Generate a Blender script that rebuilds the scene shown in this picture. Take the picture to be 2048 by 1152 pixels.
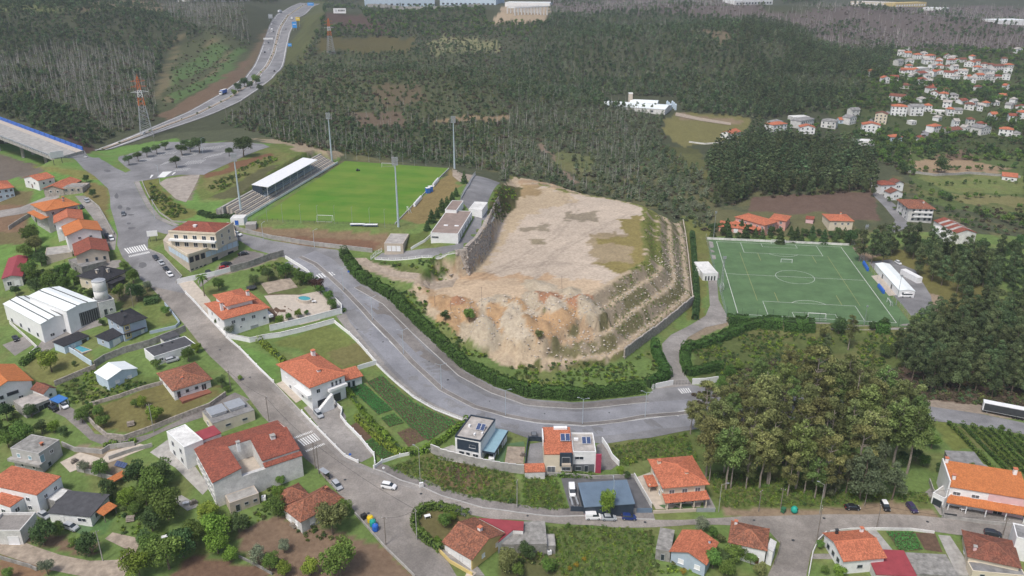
import bpy,bmesh,math,random
import numpy as np
from mathutils import Vector,Matrix
from mathutils.geometry import delaunay_2d_cdt
random.seed(7); rng =np.random.default_rng(7)
R =math.radians
scene =bpy.context.scene
for o in list(bpy.data.objects):bpy.data.objects.remove(o)
# ------------------------------------------------------------------ camera, sky, sun, exposure
F_PX,PITCH,CAM_H =1600.0,R(22.04),142.5
cd =bpy.data.cameras.new('camera'); cam =bpy.data.objects.new('camera',cd)
scene.collection.objects.link(cam); scene.camera =cam
cam.location =(0,0,CAM_H); cam.rotation_euler =(R(90)-PITCH,0,0)
cd.sensor_width =36; cd.lens =36*F_PX /2048; cd.clip_start =1; cd.clip_end =9000
SUN_EL,SUN_AZ =R(58),R(215)          # azimuth clockwise from +y (north in the scene)
w =bpy.data.worlds.new('World'); scene.world =w; w.use_nodes =True
nt =w.node_tree; sky =nt.nodes.new('ShaderNodeTexSky'); sky.sky_type ='NISHITA'; sky.sun_disc =False
sky.sun_elevation =SUN_EL; sky.sun_rotation =SUN_AZ; sky.air_density =1.0; sky.dust_density =3.5; sky.ozone_density =0.6
nt.links.new(sky.outputs[0],nt.nodes['Background'].inputs[0]); nt.nodes['Background'].inputs[1].default_value =0.085
sl =bpy.data.lights.new('sun','SUN'); sl.energy =1.5; sl.angle =R(10); sl.color =(1.0,0.975,0.94)
so =bpy.data.objects.new('sun',sl); scene.collection.objects.link(so)
sd =Vector((math.sin(SUN_AZ)*math.cos(SUN_EL),math.cos(SUN_AZ)*math.cos(SUN_EL),math.sin(SUN_EL)))
so.rotation_euler =sd.to_track_quat('Z','Y').to_euler(); so.location =(0,0,400)
scene.view_settings.view_transform ='Standard'; scene.view_settings.look ='None'
scene.view_settings.gamma =1; scene.view_settings.exposure =0.76
scene.render.engine ='CYCLES'
scene.cycles.use_denoising =True; scene.cycles.max_bounces =5; scene.cycles.diffuse_bounces =2
scene.cycles.transparent_max_bounces =6; scene.cycles.volume_bounces =0
# ------------------------------------------------------------------ helpers
LINK =scene.collection.objects.link
def tag(o,label=None,cat=None,group=None,kind=None):
    if label:o['label']=label
    if cat:o['category']=cat
    if group:o['group']=group
    if kind:o['kind']=kind
    return o
def empty(name,loc,rz=0,label=None,cat=None,group=None):
    o =bpy.data.objects.new(name,None); LINK(o); o.empty_display_size =.5
    o.location =loc; o.rotation_euler =(0,0,rz); return tag(o,label,cat,group)
class MB:
    """collects faces; build() links them as ONE mesh object"""
    def __init__(s):s.v =[]; s.f =[]; s.uv =None
    def poly(s,pts):
        n =len(s.v); s.v += [tuple(p)for p in pts]; s.f.append(list(range(n,n +len(pts)))); return s
    def box(s,c,d,rz=0,m=None):
        n =len(s.v); ca,sa =math.cos(rz),math.sin(rz)
        for z in (-.5,.5):
            for x,y in ((-.5,-.5),(.5,-.5),(.5,.5),(-.5,.5)):
                X,Y =x *d[0],y *d[1]
                s.v.append((c[0]+X *ca -Y *sa,c[1]+X *sa +Y *ca,c[2]+z *d[2]))
        s.f += [[n +i for i in f]for f in ([3,2,1,0],[4,5,6,7],[0,1,5,4],[1,2,6,5],[2,3,7,6],[3,0,4,7])]
        return s
    def prism(s,poly,z0,z1):
        """poly: ccw xy points; z0, z1 numbers or lists"""
        n =len(poly)
        if sum(poly[i][0]*poly[(i +1)% n][1]-poly[(i +1)% n][0]*poly[i][1]for i in range(n))< 0:
            poly =poly[::-1]
            if not np.isscalar(z0):z0 =z0[::-1]
            if not np.isscalar(z1):z1 =z1[::-1]
        a =[z0]*n if np.isscalar(z0)else z0; b =[z1]*n if np.isscalar(z1)else z1
        k =len(s.v); s.v += [(p[0],p[1],a[i])for i,p in enumerate(poly)]+[(p[0],p[1],b[i])for i,p in enumerate(poly)]
        s.f += [[k +i for i in range(n)][::-1],[k +n +i for i in range(n)]]
        s.f += [[k +i,k +(i +1)% n,k +n +(i +1)% n,k +n +i]for i in range(n)]
        return s
    def tube(s,p0,p1,r0,r1=None,n=6,cap=True):
        r1 =r0 if r1 is None else r1
        p0,p1 =Vector(p0),Vector(p1); d =(p1 -p0).normalized()
        a =d.orthogonal().normalized(); b =d.cross(a); k =len(s.v)
        for p,r in ((p0,r0),(p1,r1)):
            for i in range(n):
                t =2*math.pi *i /n; s.v.append(tuple(p +(a *math.cos(t)+b *math.sin(t))*r))
        s.f += [[k +i,k +(i +1)% n,k +n +(i +1)% n,k +n +i]for i in range(n)]
        if cap:s.f += [[k +i for i in range(n)][::-1],[k +n +i for i in range(n)]]
        return s
    def lathe(s,prof,c=(0,0,0),n=12):
        k =len(s.v); m =len(prof)
        for r,z in prof:
            for i in range(n):
                t =2*math.pi *i /n; s.v.append((c[0]+r *math.cos(t),c[1]+r *math.sin(t),c[2]+z))
        for j in range(m -1):
            s.f += [[k +j *n +i,k +j *n +(i +1)% n,k +(j +1)*n +(i +1)% n,k +(j +1)*n +i]for i in range(n)]
        s.f += [[k +i for i in range(n)][::-1],[k +(m -1)*n +i for i in range(n)]]
        return s
    def off(s,o):
        s.v =[(x -o[0],y -o[1],z -o[2])for x,y,z in s.v]; return s
    def mesh(s,name,m,smooth=False):
        me =bpy.data.meshes.new(name); me.from_pydata(s.v,[],s.f)
        if m:me.materials.append(M[m]if isinstance(m,str)else m)
        if smooth:me.polygons.foreach_set('use_smooth',[True]*len(me.polygons))
        return me
    def build(s,name,m,parent=None,smooth=False):
        return obj(name,s.mesh(name,m,smooth),parent)
def obj(name,me,parent=None,loc=None):
    o =bpy.data.objects.new(name,me); LINK(o)
    if parent:o.parent =parent
    if loc is not None:o.location =loc
    return o
def copy_tree(o,parent=None):
    c =o.copy(); LINK(c); c.parent =parent
    for ch in o.children:copy_tree(ch,c)
    return c
# ---- photograph pixel <-> place
SP,CP =math.sin(PITCH),math.cos(PITCH)
def ray(px,py):
    a,b =(px -1024)/F_PX,-(py -576)/F_PX
    return np.array([a,CP +b *SP,-SP +b *CP])
def at_z(px,py,z):
    d =ray(px,py); t =(z -CAM_H)/d[2]; return np.array([d[0]*t,d[1]*t,z])
def project(x,y,z):
    zz =np.asarray(z)-CAM_H; dep =y *CP -zz *SP; up =y *SP +zz *CP
    dep =np.maximum(dep,1e-3)
    return 1024+F_PX *x /dep,576-F_PX *up /dep
# ---- smooth numpy noise
_NG =[rng.random((256,256))for _ in range(4)]
def vnoise(x,y,k=0):
    g =_NG[k % 4]; x =np.asarray(x,float); y =np.asarray(y,float)
    i,j =np.floor(x).astype(int),np.floor(y).astype(int); fx,fy =x -i,y -j
    fx =fx *fx *(3-2*fx); fy =fy *fy *(3-2*fy)
    q =lambda a,b:g[a % 256,b % 256]
    return (q(i,j)*(1-fx)+q(i +1,j)*fx)*(1-fy)+(q(i,j +1)*(1-fx)+q(i +1,j +1)*fx)*fy
def fbm(x,y,k=0,o=3):
    return sum(vnoise(x *2 ** i +17*i,y *2 ** i +5*i,k +i)/2 ** i for i in range(o))/sum(1/2 ** i for i in range(o))
def inside(x,y,poly):
    x =np.asarray(x,float); y =np.asarray(y,float); c =np.zeros(x.shape,bool); n =len(poly)
    for i in range(n):
        x0,y0 =poly[i][0],poly[i][1]; x1,y1 =poly[(i +1)% n][0],poly[(i +1)% n][1]
        if y0 == y1:continue
        c ^= ((y0 > y)!= (y1 > y))& (x < (x1 -x0)*(y -y0)/(y1 -y0)+x0)
    return c
def pdist(x,y,poly,closed=True):
    x =np.asarray(x,float); y =np.asarray(y,float); d =np.full(x.shape,1e9); n =len(poly)
    for i in range(n if closed else n -1):
        x0,y0 =poly[i][0],poly[i][1]; x1,y1 =poly[(i +1)% n][0],poly[(i +1)% n][1]
        dx,dy =x1 -x0,y1 -y0; L =dx *dx +dy *dy +1e-9
        t =np.clip(((x -x0)*dx +(y -y0)*dy)/L,0,1)
        d =np.minimum(d,np.hypot(x -x0 -t *dx,y -y0 -t *dy))
    return d
# ------------------------------------------------------------------ materials
M ={}
def nd(t,k,**kw):
    n =t.nodes.new('ShaderNode'+k)
    for a,b in kw.items():setattr(n,a,b)
    return n
def mat(name,col,rough=.85,var=.25,scale=.6,col2=None,bump=0,bscale=20,spec=.3,metal=0,rnd=0,attr=None,extra=None):
    """procedural surface: two-scale noise between col*(1-var) and col*(1+var) (or col2), fine relief, wear"""
    m =bpy.data.materials.new(name); m.use_nodes =True; t =m.node_tree; p =t.nodes['Principled BSDF']
    p.inputs['Roughness'].default_value =rough; p.inputs['Specular IOR Level'].default_value =spec; p.inputs['Metallic'].default_value =metal
    geo =nd(t,'NewGeometry')
    n1 =nd(t,'TexNoise'); n1.inputs['Scale'].default_value =scale; n1.inputs['Detail'].default_value =6; n1.inputs['Roughness'].default_value =.65
    t.links.new(geo.outputs['Position'],n1.inputs['Vector'])
    rp =nd(t,'ValToRGB'); t.links.new(n1.outputs['Fac'],rp.inputs[0])
    rp.color_ramp.elements[0].position =.32; rp.color_ramp.elements[1].position =.68
    c2 =col2 if col2 else tuple(min(1,c *(1+var))for c in col); c1 =col if col2 else tuple(c *(1-var)for c in col)
    rp.color_ramp.elements[0].color =(*c1,1); rp.color_ramp.elements[1].color =(*c2,1)
    out =rp.outputs[0]
    if extra:      # worn surface: broad tonal patches and fine speckle
        for sc_,lo_,hi_,dt_ in ((.07,1-extra,1+extra *.6,3),(2.3,1-extra *.5,1+extra *.4,5)):
            n3 =nd(t,'TexNoise'); n3.inputs['Scale'].default_value =sc_; n3.inputs['Detail'].default_value =dt_; t.links.new(geo.outputs['Position'],n3.inputs['Vector'])
            m3 =nd(t,'MapRange'); m3.inputs[1].default_value =.38; m3.inputs[2].default_value =.62; m3.inputs[3].default_value =lo_; m3.inputs[4].default_value =hi_; t.links.new(n3.outputs['Fac'],m3.inputs[0])
            v3 =nd(t,'VectorMath',operation='SCALE'); t.links.new(out,v3.inputs[0]); t.links.new(m3.outputs[0],v3.inputs['Scale']); out =v3.outputs[0]
    if attr:
        a =nd(t,'Attribute',attribute_name=attr); mx =nd(t,'MixRGB',blend_type='MULTIPLY'); mx.inputs[0].default_value =1
        t.links.new(out,mx.inputs[1]); t.links.new(a.outputs['Color'],mx.inputs[2]); out =mx.outputs[0]
    if rnd:
        oi =nd(t,'ObjectInfo'); hs =nd(t,'HueSaturation')
        mr =nd(t,'MapRange'); mr.inputs[3].default_value =1-rnd; mr.inputs[4].default_value =1+rnd
        t.links.new(oi.outputs['Random'],mr.inputs[0]); t.links.new(mr.outputs[0],hs.inputs['Value'])
        mr2 =nd(t,'MapRange'); mr2.inputs[3].default_value =.5-rnd *.06; mr2.inputs[4].default_value =.5+rnd *.06
        mu =nd(t,'Math',operation='MULTIPLY'); mu.inputs[1].default_value =7.31; fr =nd(t,'Math',operation='FRACT')
        t.links.new(oi.outputs['Random'],mu.inputs[0]); t.links.new(mu.outputs[0],fr.inputs[0]); t.links.new(fr.outputs[0],mr2.inputs[0])
        t.links.new(mr2.outputs[0],hs.inputs['Hue']); t.links.new(out,hs.inputs['Color']); out =hs.outputs[0]
    t.links.new(out,p.inputs['Base Color'])
    if bump:
        n2 =nd(t,'TexNoise'); n2.inputs['Scale'].default_value =bscale; n2.inputs['Detail'].default_value =4
        t.links.new(geo.outputs['Position'],n2.inputs['Vector'])
        b =nd(t,'Bump'); b.inputs['Strength'].default_value =bump; b.inputs['Distance'].default_value =.3
        t.links.new(n2.outputs['Fac'],b.inputs['Height']); t.links.new(b.outputs[0],p.inputs['Normal'])
    M[name]=m; return m
def tile_mat(name,col,col2,scale=.5,dirt=.35):
    """clay roof tiles: rows and pans from the roof's own uv (metres along eave, metres up slope), lichen blotches"""
    m =bpy.data.materials.new(name); m.use_nodes =True; t =m.node_tree; p =t.nodes['Principled BSDF']
    p.inputs['Roughness'].default_value =.8; p.inputs['Specular IOR Level'].default_value =.2
    uv =nd(t,'UVMap'); sep =nd(t,'SeparateXYZ'); t.links.new(uv.outputs[0],sep.inputs[0]); geo =nd(t,'NewGeometry')
    n1 =nd(t,'TexNoise'); n1.inputs['Scale'].default_value =scale; n1.inputs['Detail'].default_value =7; n1.inputs['Roughness'].default_value =.7
    t.links.new(geo.outputs['Position'],n1.inputs['Vector'])
    rp =nd(t,'ValToRGB'); rp.color_ramp.elements[0].position =.35; rp.color_ramp.elements[1].position =.65
    rp.color_ramp.elements[0].color =(*col2,1); rp.color_ramp.elements[1].color =(*col,1); t.links.new(n1.outputs['Fac'],rp.inputs[0])
    # each tile its own tone
    sc =nd(t,'VectorMath',operation='MULTIPLY'); sc.inputs[1].default_value =(4.0,2.6,1); t.links.new(uv.outputs[0],sc.inputs[0])
    fl =nd(t,'VectorMath',operation='FLOOR'); t.links.new(sc.outputs[0],fl.inputs[0])
    wn =nd(t,'TexWhiteNoise',noise_dimensions='2D'); t.links.new(fl.outputs[0],wn.inputs['Vector'])
    mr =nd(t,'MapRange'); mr.inputs[3].default_value =1-dirt; mr.inputs[4].default_value =1+dirt *.6; t.links.new(wn.outputs['Value'],mr.inputs[0])
    mx =nd(t,'VectorMath',operation='SCALE'); t.links.new(rp.outputs[0],mx.inputs[0]); t.links.new(mr.outputs[0],mx.inputs['Scale'])
    t.links.new(mx.outputs[0],p.inputs['Base Color'])
    s1 =nd(t,'Math',operation='SINE'); m1 =nd(t,'Math',operation='MULTIPLY'); m1.inputs[1].default_value =25.1
    t.links.new(sep.outputs[0],m1.inputs[0]); t.links.new(m1.outputs[0],s1.inputs[0])
    m2 =nd(t,'Math',operation='MULTIPLY'); m2.inputs[1].default_value =2.6; f2 =nd(t,'Math',operation='FRACT')
    t.links.new(sep.outputs[1],m2.inputs[0]); t.links.new(m2.outputs[0],f2.inputs[0])
    ad =nd(t,'Math',operation='ADD'); t.links.new(s1.outputs[0],ad.inputs[0]); t.links.new(f2.outputs[0],ad.inputs[1])
    b =nd(t,'Bump'); b.inputs['Strength'].default_value =.5; b.inputs['Distance'].default_value =.06
    t.links.new(ad.outputs[0],b.inputs['Height']); t.links.new(b.outputs[0],p.inputs['Normal'])
    M[name]=m; return m
def leaf_mat(name,col,rnd=.25,trans=.25):
    m =bpy.data.materials.new(name); m.use_nodes =True; t =m.node_tree; p =t.nodes['Principled BSDF']
    p.inputs['Roughness'].default_value =.7; p.inputs['Specular IOR Level'].default_value =.15
    a =nd(t,'Attribute',attribute_name='tint'); oi =nd(t,'ObjectInfo')
    hs =nd(t,'HueSaturation'); hs.inputs['Color'].default_value =(*col,1)
    mr =nd(t,'MapRange'); mr.inputs[3].default_value =1-rnd; mr.inputs[4].default_value =1+rnd; t.links.new(oi.outputs['Random'],mr.inputs[0])
    mu =nd(t,'Math',operation='MULTIPLY'); t.links.new(mr.outputs[0],mu.inputs[0]); t.links.new(a.outputs['Fac'],mu.inputs[1])
    t.links.new(mu.outputs[0],hs.inputs['Value'])
    m3 =nd(t,'Math',operation='MULTIPLY'); m3.inputs[1].default_value =13.7; fr =nd(t,'Math',operation='FRACT')
    t.links.new(oi.outputs['Random'],m3.inputs[0]); t.links.new(m3.outputs[0],fr.inputs[0])
    mh =nd(t,'MapRange'); mh.inputs[3].default_value =.5-rnd *.10; mh.inputs[4].default_value =.5+rnd *.06
    t.links.new(fr.outputs[0],mh.inputs[0]); t.links.new(mh.outputs[0],hs.inputs['Hue'])
    t.links.new(hs.outputs[0],p.inputs['Base Color'])
    tr =nd(t,'BsdfTranslucent'); t.links.new(hs.outputs[0],tr.inputs[0]); mx =nd(t,'MixShader'); mx.inputs[0].default_value =trans
    t.links.new(p.outputs[0],mx.inputs[1]); t.links.new(tr.outputs[0],mx.inputs[2])
    t.links.new(mx.outputs[0],t.nodes['Material Output'].inputs[0]); M[name]=m; return m
mat('asphalt',(.222,.219,.222),.9,.14,.25,bump=.15,extra=.2)
mat('asphalt_lane',(.252,.253,.268),.9,.12,.3,bump=.12,extra=.16)
mat('asphalt_dark',(.12,.12,.125),.9,.2,.35,bump=.15)
mat('cobble',(.265,.24,.215),.9,.16,.35,bump=.35,bscale=9,extra=.22)
mat('pavement',(.28,.26,.24),.9,.16,.5,bump=.2,extra=.22)
mat('pavement_dark',(.21,.192,.178),.9,.16,.5,bump=.2,extra=.22)
mat('yard',(.33,.29,.25),.9,.25,.4,bump=.2)
mat('paving_cream',(.48,.42,.35),.85,.15,.8,bump=.1)
mat('kerb',(.42,.41,.39),.85,.15,1)
mat('paint',(.72,.72,.70),.7,.18,2.5)
mat('paint_yellow',(.40,.36,.14),.7,.2,2.5)
mat('concrete',(.36,.345,.32),.9,.28,.5,bump=.2)
mat('concrete_old',(.27,.26,.24),.92,.4,.7,bump=.3)
mat('stone',(.36,.32,.28),.92,.4,1.2,bump=.6,bscale=3)
mat('white_wall',(.78,.78,.765),.8,.07,.7,bump=.05,extra=.06)
mat('white_old',(.66,.65,.62),.85,.16,.5,bump=.08,extra=.14)
mat('cream_wall',(.66,.58,.45),.82,.08,.6)
mat('grey_wall',(.42,.41,.39),.85,.15,.6)
mat('blue_wall',(.40,.47,.55),.8,.08,.6)
mat('light_blue',(.52,.62,.70),.8,.08,.6)
mat('pink_wall',(.66,.36,.30),.82,.1,.6)
mat('pale_pink',(.70,.47,.47),.82,.08,.6)
mat('yellow_wall',(.62,.48,.20),.82,.1,.6)
mat('navy_panel',(.035,.05,.07),.5,.1,.6)
mat('magenta',(.38,.06,.10),.5,.1,1)
mat('beige_wall',(.50,.43,.35),.85,.12,.5)
mat('dark_metal',(.07,.075,.08),.5,.2,1,metal=.4)
mat('grey_metal',(.40,.42,.44),.5,.12,1,metal=.3)
mat('lamp_metal',(.50,.58,.64),.5,.1,1,metal=.3)
mat('white_metal',(.80,.80,.80),.5,.06,.6)
mat('white_sheet',(.80,.84,.83),.5,.06,.3)
mat('slate',(.075,.075,.08),.75,.25,.7)
mat('blue_sheet',(.145,.20,.265),.5,.12,.3)
mat('teal_sheet',(.26,.40,.46),.5,.1,.4)
mat('maroon_sheet',(.30,.055,.065),.6,.15,.5)
mat('grey_roof',(.24,.235,.23),.9,.35,.5,bump=.2)
mat('pale_roof',(.40,.37,.34),.9,.3,.5,bump=.2)
mat('brown_flat',(.27,.21,.18),.9,.18,.4)
mat('blue_tarp',(.05,.17,.45),.6,.15,1)
mat('glass',(.035,.045,.055),.12,.25,1.5,spec=.6)
mat('shutter',(.13,.14,.15),.6,.2,2)
mat('door_wood',(.16,.07,.04),.6,.2,2)
mat('panel_solar',(.05,.075,.16),.25,.2,2,spec=.6)
mat('pool_water',(.10,.36,.42),.08,.15,1.2,spec=.6)
mat('tyre',(.02,.02,.02),.9,.1,4)
mat('rubber',(.03,.03,.03),.8,.1,4)
mat('bark',(.16,.125,.095),.95,.35,2)
mat('bark_pale',(.28,.24,.20),.95,.3,1.5)
mat('dead_wood',(.38,.355,.33),.95,.3,.6,rnd=.3)
mat('wood_pole',(.22,.19,.16),.9,.25,3)
mat('turf',(.062,.178,.012),.95,.18,.05,col2=(.14,.21,.03),bump=.15,bscale=30)
mat('turf_light',(.080,.198,.016),.95,.18,.05,col2=(.155,.225,.034),bump=.15,bscale=30)
mat('artificial',(.095,.165,.072),.9,.2,.12,bump=.15,bscale=20)
mat('crop_soil',(.12,.075,.05),.95,.25,1,bump=.5,bscale=4)
mat('red_plastic',(.55,.04,.03),.4,.05,2); mat('orange_paint',(.66,.17,.04),.6,.15,1)
mat('blue_plastic',(.03,.13,.50),.45,.08,2); mat('green_plastic',(.02,.33,.25),.45,.1,2)
mat('yellow_plastic',(.75,.52,.02),.45,.06,2); mat('dark_green',(.04,.14,.07),.5,.1,2)
mat('gravel',(.34,.28,.22),.95,.3,.6,bump=.3)
mat('net',(.30,.36,.33),.9,.2,2)
tile_mat('tile_orange',(.54,.185,.10),(.44,.145,.08))
tile_mat('tile_bright',(.56,.20,.07),(.48,.165,.06),dirt=.18)
tile_mat('tile_red',(.33,.10,.065),(.23,.08,.055))
tile_mat('tile_old',(.36,.14,.08),(.20,.10,.07),scale=1.0,dirt=.5)
tile_mat('tile_brown',(.27,.10,.065),(.18,.085,.06),dirt=.4)
tile_mat('tile_dark',(.045,.045,.05),(.035,.035,.04),dirt=.3)
leaf_mat('leaf',(.125,.215,.048)); leaf_mat('leaf_dark',(.080,.138,.048)); leaf_mat('leaf_light',(.19,.285,.045))
leaf_mat('leaf_olive',(.195,.220,.082),.32); leaf_mat('leaf_fresh',(.170,.240,.075),.3); leaf_mat('leaf_grey',(.20,.235,.15)); leaf_mat('leaf_pine',(.13,.16,.085))
leaf_mat('leaf_euc',(.108,.150,.065),.35); leaf_mat('leaf_hedge',(.085,.175,.042),.12); leaf_mat('leaf_brown',(.125,.105,.068))
leaf_mat('leaf_far',(.100,.155,.070),.38); leaf_mat('leaf_dry',(.20,.155,.075)); leaf_mat('leaf_purple',(.085,.045,.035))
leaf_mat('leaf_crop',(.075,.215,.055)); leaf_mat('leaf_yellow',(.36,.28,.03)); leaf_mat('leaf_scrub',(.135,.17,.06),.35); mat('hedge_core',(.035,.065,.02),.95,.3,2)
# ------------------------------------------------------------------ terrain: heights known at places read off the photograph
CT =[]
def cz(*rows):
    for px,py,z in rows:CT.append(at_z(px,py,z))
def cdist(*rows):
    for px,py,d in rows:
        r =ray(px,py); t =d /r[1]; CT.append(np.array([r[0]*t,r[1]*t,CAM_H +r[2]*t]))
cz((0,1150,8),(300,1150,7.5),(620,1150,7),(830,1150,7.5),(1130,1150,2.5),(1580,1150,1),(2048,1150,0),(-150,1150,8),(2200,1100,0),
   (780,974,10),(700,940,11),(620,875,13),(560,790,16.5),(470,690,21),(400,610,25),(340,535,29),(290,485,32),(250,430,36),(225,385,39),(171,320,43),(110,318,45),
   (400,470,33),(480,473,32),(545,484,31),(620,505,29),(660,540,26.5),(700,590,23.5),(770,660,18.5),(860,740,13.5),(960,806,9.5),(1060,832,7),(1200,838,4.5),(1360,820,2),(1500,810,1),(1700,815,0),(1900,828,-1),(2048,858,-1),
   (480,600,25),(570,600,25),(630,690,19),(560,690,20),(720,690,19),(700,760,16),(800,830,12.5),(760,900,11),(920,920,9.5),(1000,860,9),(1130,900,7.5),(880,970,9),(1030,1015,7),(1100,985,6.5),(1188,1036,5.5),(1330,1020,4.5),(1330,920,4.5),(1480,1030,4),(1500,960,3.5),(1640,1028,3),(1700,970,2.5),(1880,1036,2),(1950,990,1.5),(2040,1065,1.5),
   (930,1070,6.5),(1060,1080,5),(1380,1100,3),(1250,1090,3.5),(1500,1080,3),(1720,1100,1.5),(1980,1120,.5),
   (200,640,22),(50,650,19.5),(-100,640,19),(320,660,22),(200,555,26.5),(100,490,30),(-60,470,29),(20,385,36),(110,372,39),(0,560,23),(50,760,15.5),(200,740,18),(380,780,18),(250,830,16.5),(110,880,13),(-60,920,11),(280,950,11.5),(480,830,16),(370,900,14),(420,980,11.5),(540,985,10.5),(640,1060,8.5),(150,1030,9.5),(200,1100,8.3),(40,1080,8.5),
   (250,335,41),(300,345,40),(400,300,40.5),(500,293,41),(370,340,40),(350,400,36.5),(440,385,38),(540,305,41.5),(600,300,42),
   (748,518,27.5),(850,510,30),(925,492,32),(950,440,33),(985,380,33.5),(790,552,24.2),(720,525,27),(700,545,25.5),(780,600,21.5),
   (859,631,18.5),(929,684,14),(1008,733,10),(1100,745,7),(1205,733,5),(1250,718,4.5),(1320,660,2),(1388,604,.5),(1380,520,1),(1368,445,2.5),(1410,560,0),(1420,480,0.5),(1340,720,2.5),(1380,680,1),(1300,770,3.5),
   (1440,480,0),(1700,492,0),(1800,650,0),(1470,640,0),(1600,560,0),(1850,560,-.5),(1900,600,-1),(1500,700,-2.5),(1600,730,-4),(1750,700,-3.5),(1850,680,-3),(1980,720,-5),(1420,720,0),(2000,640,-3))
cdist((20,345,443),(30,331,457),(0,300,505),(-60,280,530),(60,318,470),(-200,270,540),(98,334,440),(190,300,560),(290,270,610),(-150,300,520),
      (450,197,735),(520,132,940),(562,55,1210),(602,12,1560),(380,232,670),
      (100,0,1500),(100,100,900),(100,170,720),(150,250,590),(300,100,950),(400,150,830),(430,60,1180),(300,0,1550),(-300,100,850),(-300,0,1400),(330,200,720),(220,210,670),
      (700,280,575),(800,300,560),(900,318,540),(1050,335,525),(750,180,780),(900,200,730),(650,140,900),(800,105,1050),(950,110,1000),(700,60,1250),(850,20,1650),(700,10,1700),(1000,60,1250),(1050,20,1600),
      (1200,385,495),(1330,415,460),(1130,350,520),(1250,325,560),(1300,270,650),(1270,215,790),(1150,200,760),(1400,255,690),(1460,265,680),(1100,120,960),(1350,130,1020),(1250,60,1350),(1250,8,1850),(1420,60,1350),
      (1600,170,860),(1650,60,1400),(1650,8,1950),(1520,215,780),(1600,270,660),(1700,232,740),(1800,240,725),(1900,150,985),(1850,115,1090),(2000,60,1350),(2000,8,1950),(2000,210,800),(1950,340,570),(1950,400,500),(1830,412,475),(1780,500,405),(2000,500,405),(1580,390,490),(1680,450,440),(1500,440,455),(2200,150,1000),(2250,400,520),(1950,270,680))
for x,y,z in ((-200,50,8),(0,40,6),(220,50,1),(0,-150,6),(-350,100,9),(350,100,0),(0,2600,95),(-1800,2600,120),(1800,2600,100),(0,3600,170),(-2500,3600,170),(2500,3600,170),(-1500,900,80),(1600,900,55),(-700,300,35),(700,250,5),(900,500,20)):
    CT.append(np.array([x,y,z]))
CT =np.array(CT)
def _uv(x,y):return np.arctan2(x,y +250)*1.6,np.log(np.hypot(x,y +250))
def _kern(r2):return .5*r2 *np.log(r2 +1e-12)
_cu,_cv =_uv(CT[:,0],CT[:,1]); _n =len(CT)
_A =np.zeros((_n +3,_n +3)); _A[:_n,:_n]=_kern((_cu[:,None]-_cu)** 2+(_cv[:,None]-_cv)** 2)+2e-5*np.eye(_n)
_P =np.stack([np.ones(_n),_cu,_cv],1); _A[:_n,_n:]=_P; _A[_n:,:_n]=_P.T
_W =np.linalg.solve(_A,np.concatenate([CT[:,2],[0,0,0]]))
def base_z(x,y):
    x =np.asarray(x,float); y =np.asarray(y,float); sh =x.shape; u,v =_uv(x.ravel(),y.ravel()); z =_W[_n]+_W[_n +1]*u +_W[_n +2]*v
    for i in range(_n):z += _W[i]*_kern((u -_cu[i])** 2+(v -_cv[i])** 2)
    return z.reshape(sh)
def axis(lo,hi,step,a,b,g=1.05):
    m =list(np.arange(lo,hi +.01,step)); s =step
    while m[-1]< b:s =min(s *g,26); m.append(m[-1]+s)
    s =step; l =[]
    x =lo
    while x > a:s =min(s *g,26); x -= s; l.append(x)
    return np.array(l[::-1]+m)
GX =axis(-290,310,1.35,-2300,2300); GY =axis(112,530,1.35,-160,3500,1.03)
XX,YY =np.meshgrid(GX,GY); ZZ =base_z(XX,YY)
far_w =np.clip((YY -520)/400,0,1)
_px,_py =project(XX,YY,ZZ); _hw =pdist(_px,_py,[(150,312),(290,265),(445,195),(510,150),(545,80),(580,25),(630,0)],False)
for _hx,_hy,_a,_sx,_sy in ((-115,800,20,150,110),(255,1060,40,190,170),(-640,980,34,200,200),(-330,1250,26,160,160),(30,900,-16,60,160),(-30,1350,22,150,130),(480,1450,30,200,150),(130,640,-9,60,70)):
    ZZ += _a *np.exp(-((XX -_hx)/_sx)** 2-((YY -_hy)/_sy)** 2)*np.clip((_hw -12)/50,0,1)
ZZ += far_w *((fbm(XX /130,YY /130,1)-.5)*14+(fbm(XX /210,YY /210,3,2)-.5)*34*np.clip((YY -620)/300,0,1))*np.clip((_hw -25)/60,0,1)
def gz(x,y):
    i =np.clip(np.searchsorted(GX,x)-1,0,len(GX)-2); j =np.clip(np.searchsorted(GY,y)-1,0,len(GY)-2)
    fx =np.clip((x -GX[i])/(GX[i +1]-GX[i]),0,1); fy =np.clip((y -GY[j])/(GY[j +1]-GY[j]),0,1)
    return (ZZ[j,i]*(1-fx)+ZZ[j,i +1]*fx)*(1-fy)+(ZZ[j +1,i]*(1-fx)+ZZ[j +1,i +1]*fx)*fy
_T =np.geomspace(120,4500,900)
def G(px,py,dz=0.0):
    """ground point seen at a photograph pixel (dz: that many metres above the ground)"""
    d =ray(px,py); X,Y,Z =d[0]*_T,d[1]*_T,CAM_H +d[2]*_T
    below =Z < gz(X,Y)+dz; k =int(np.argmax(below))if below.any()else len(_T)-1
    a,b =_T[max(k -1,0)],_T[k]
    for _ in range(18):
        m =(a +b)/2
        if CAM_H +d[2]*m < gz(d[0]*m,d[1]*m)+dz:b =m
        else:a =m
    return np.array([d[0]*b,d[1]*b,float(gz(d[0]*b,d[1]*b))])
def P2(pts,z=None):
    return [tuple((G(*p)if z is None else at_z(p[0],p[1],z))[:2])for p in pts]
def region(poly,pad):
    xs =[p[0]for p in poly]; ys =[p[1]for p in poly]
    return (XX > min(xs)-pad)& (XX < max(xs)+pad)& (YY > min(ys)-pad)& (YY < max(ys)+pad)
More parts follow.
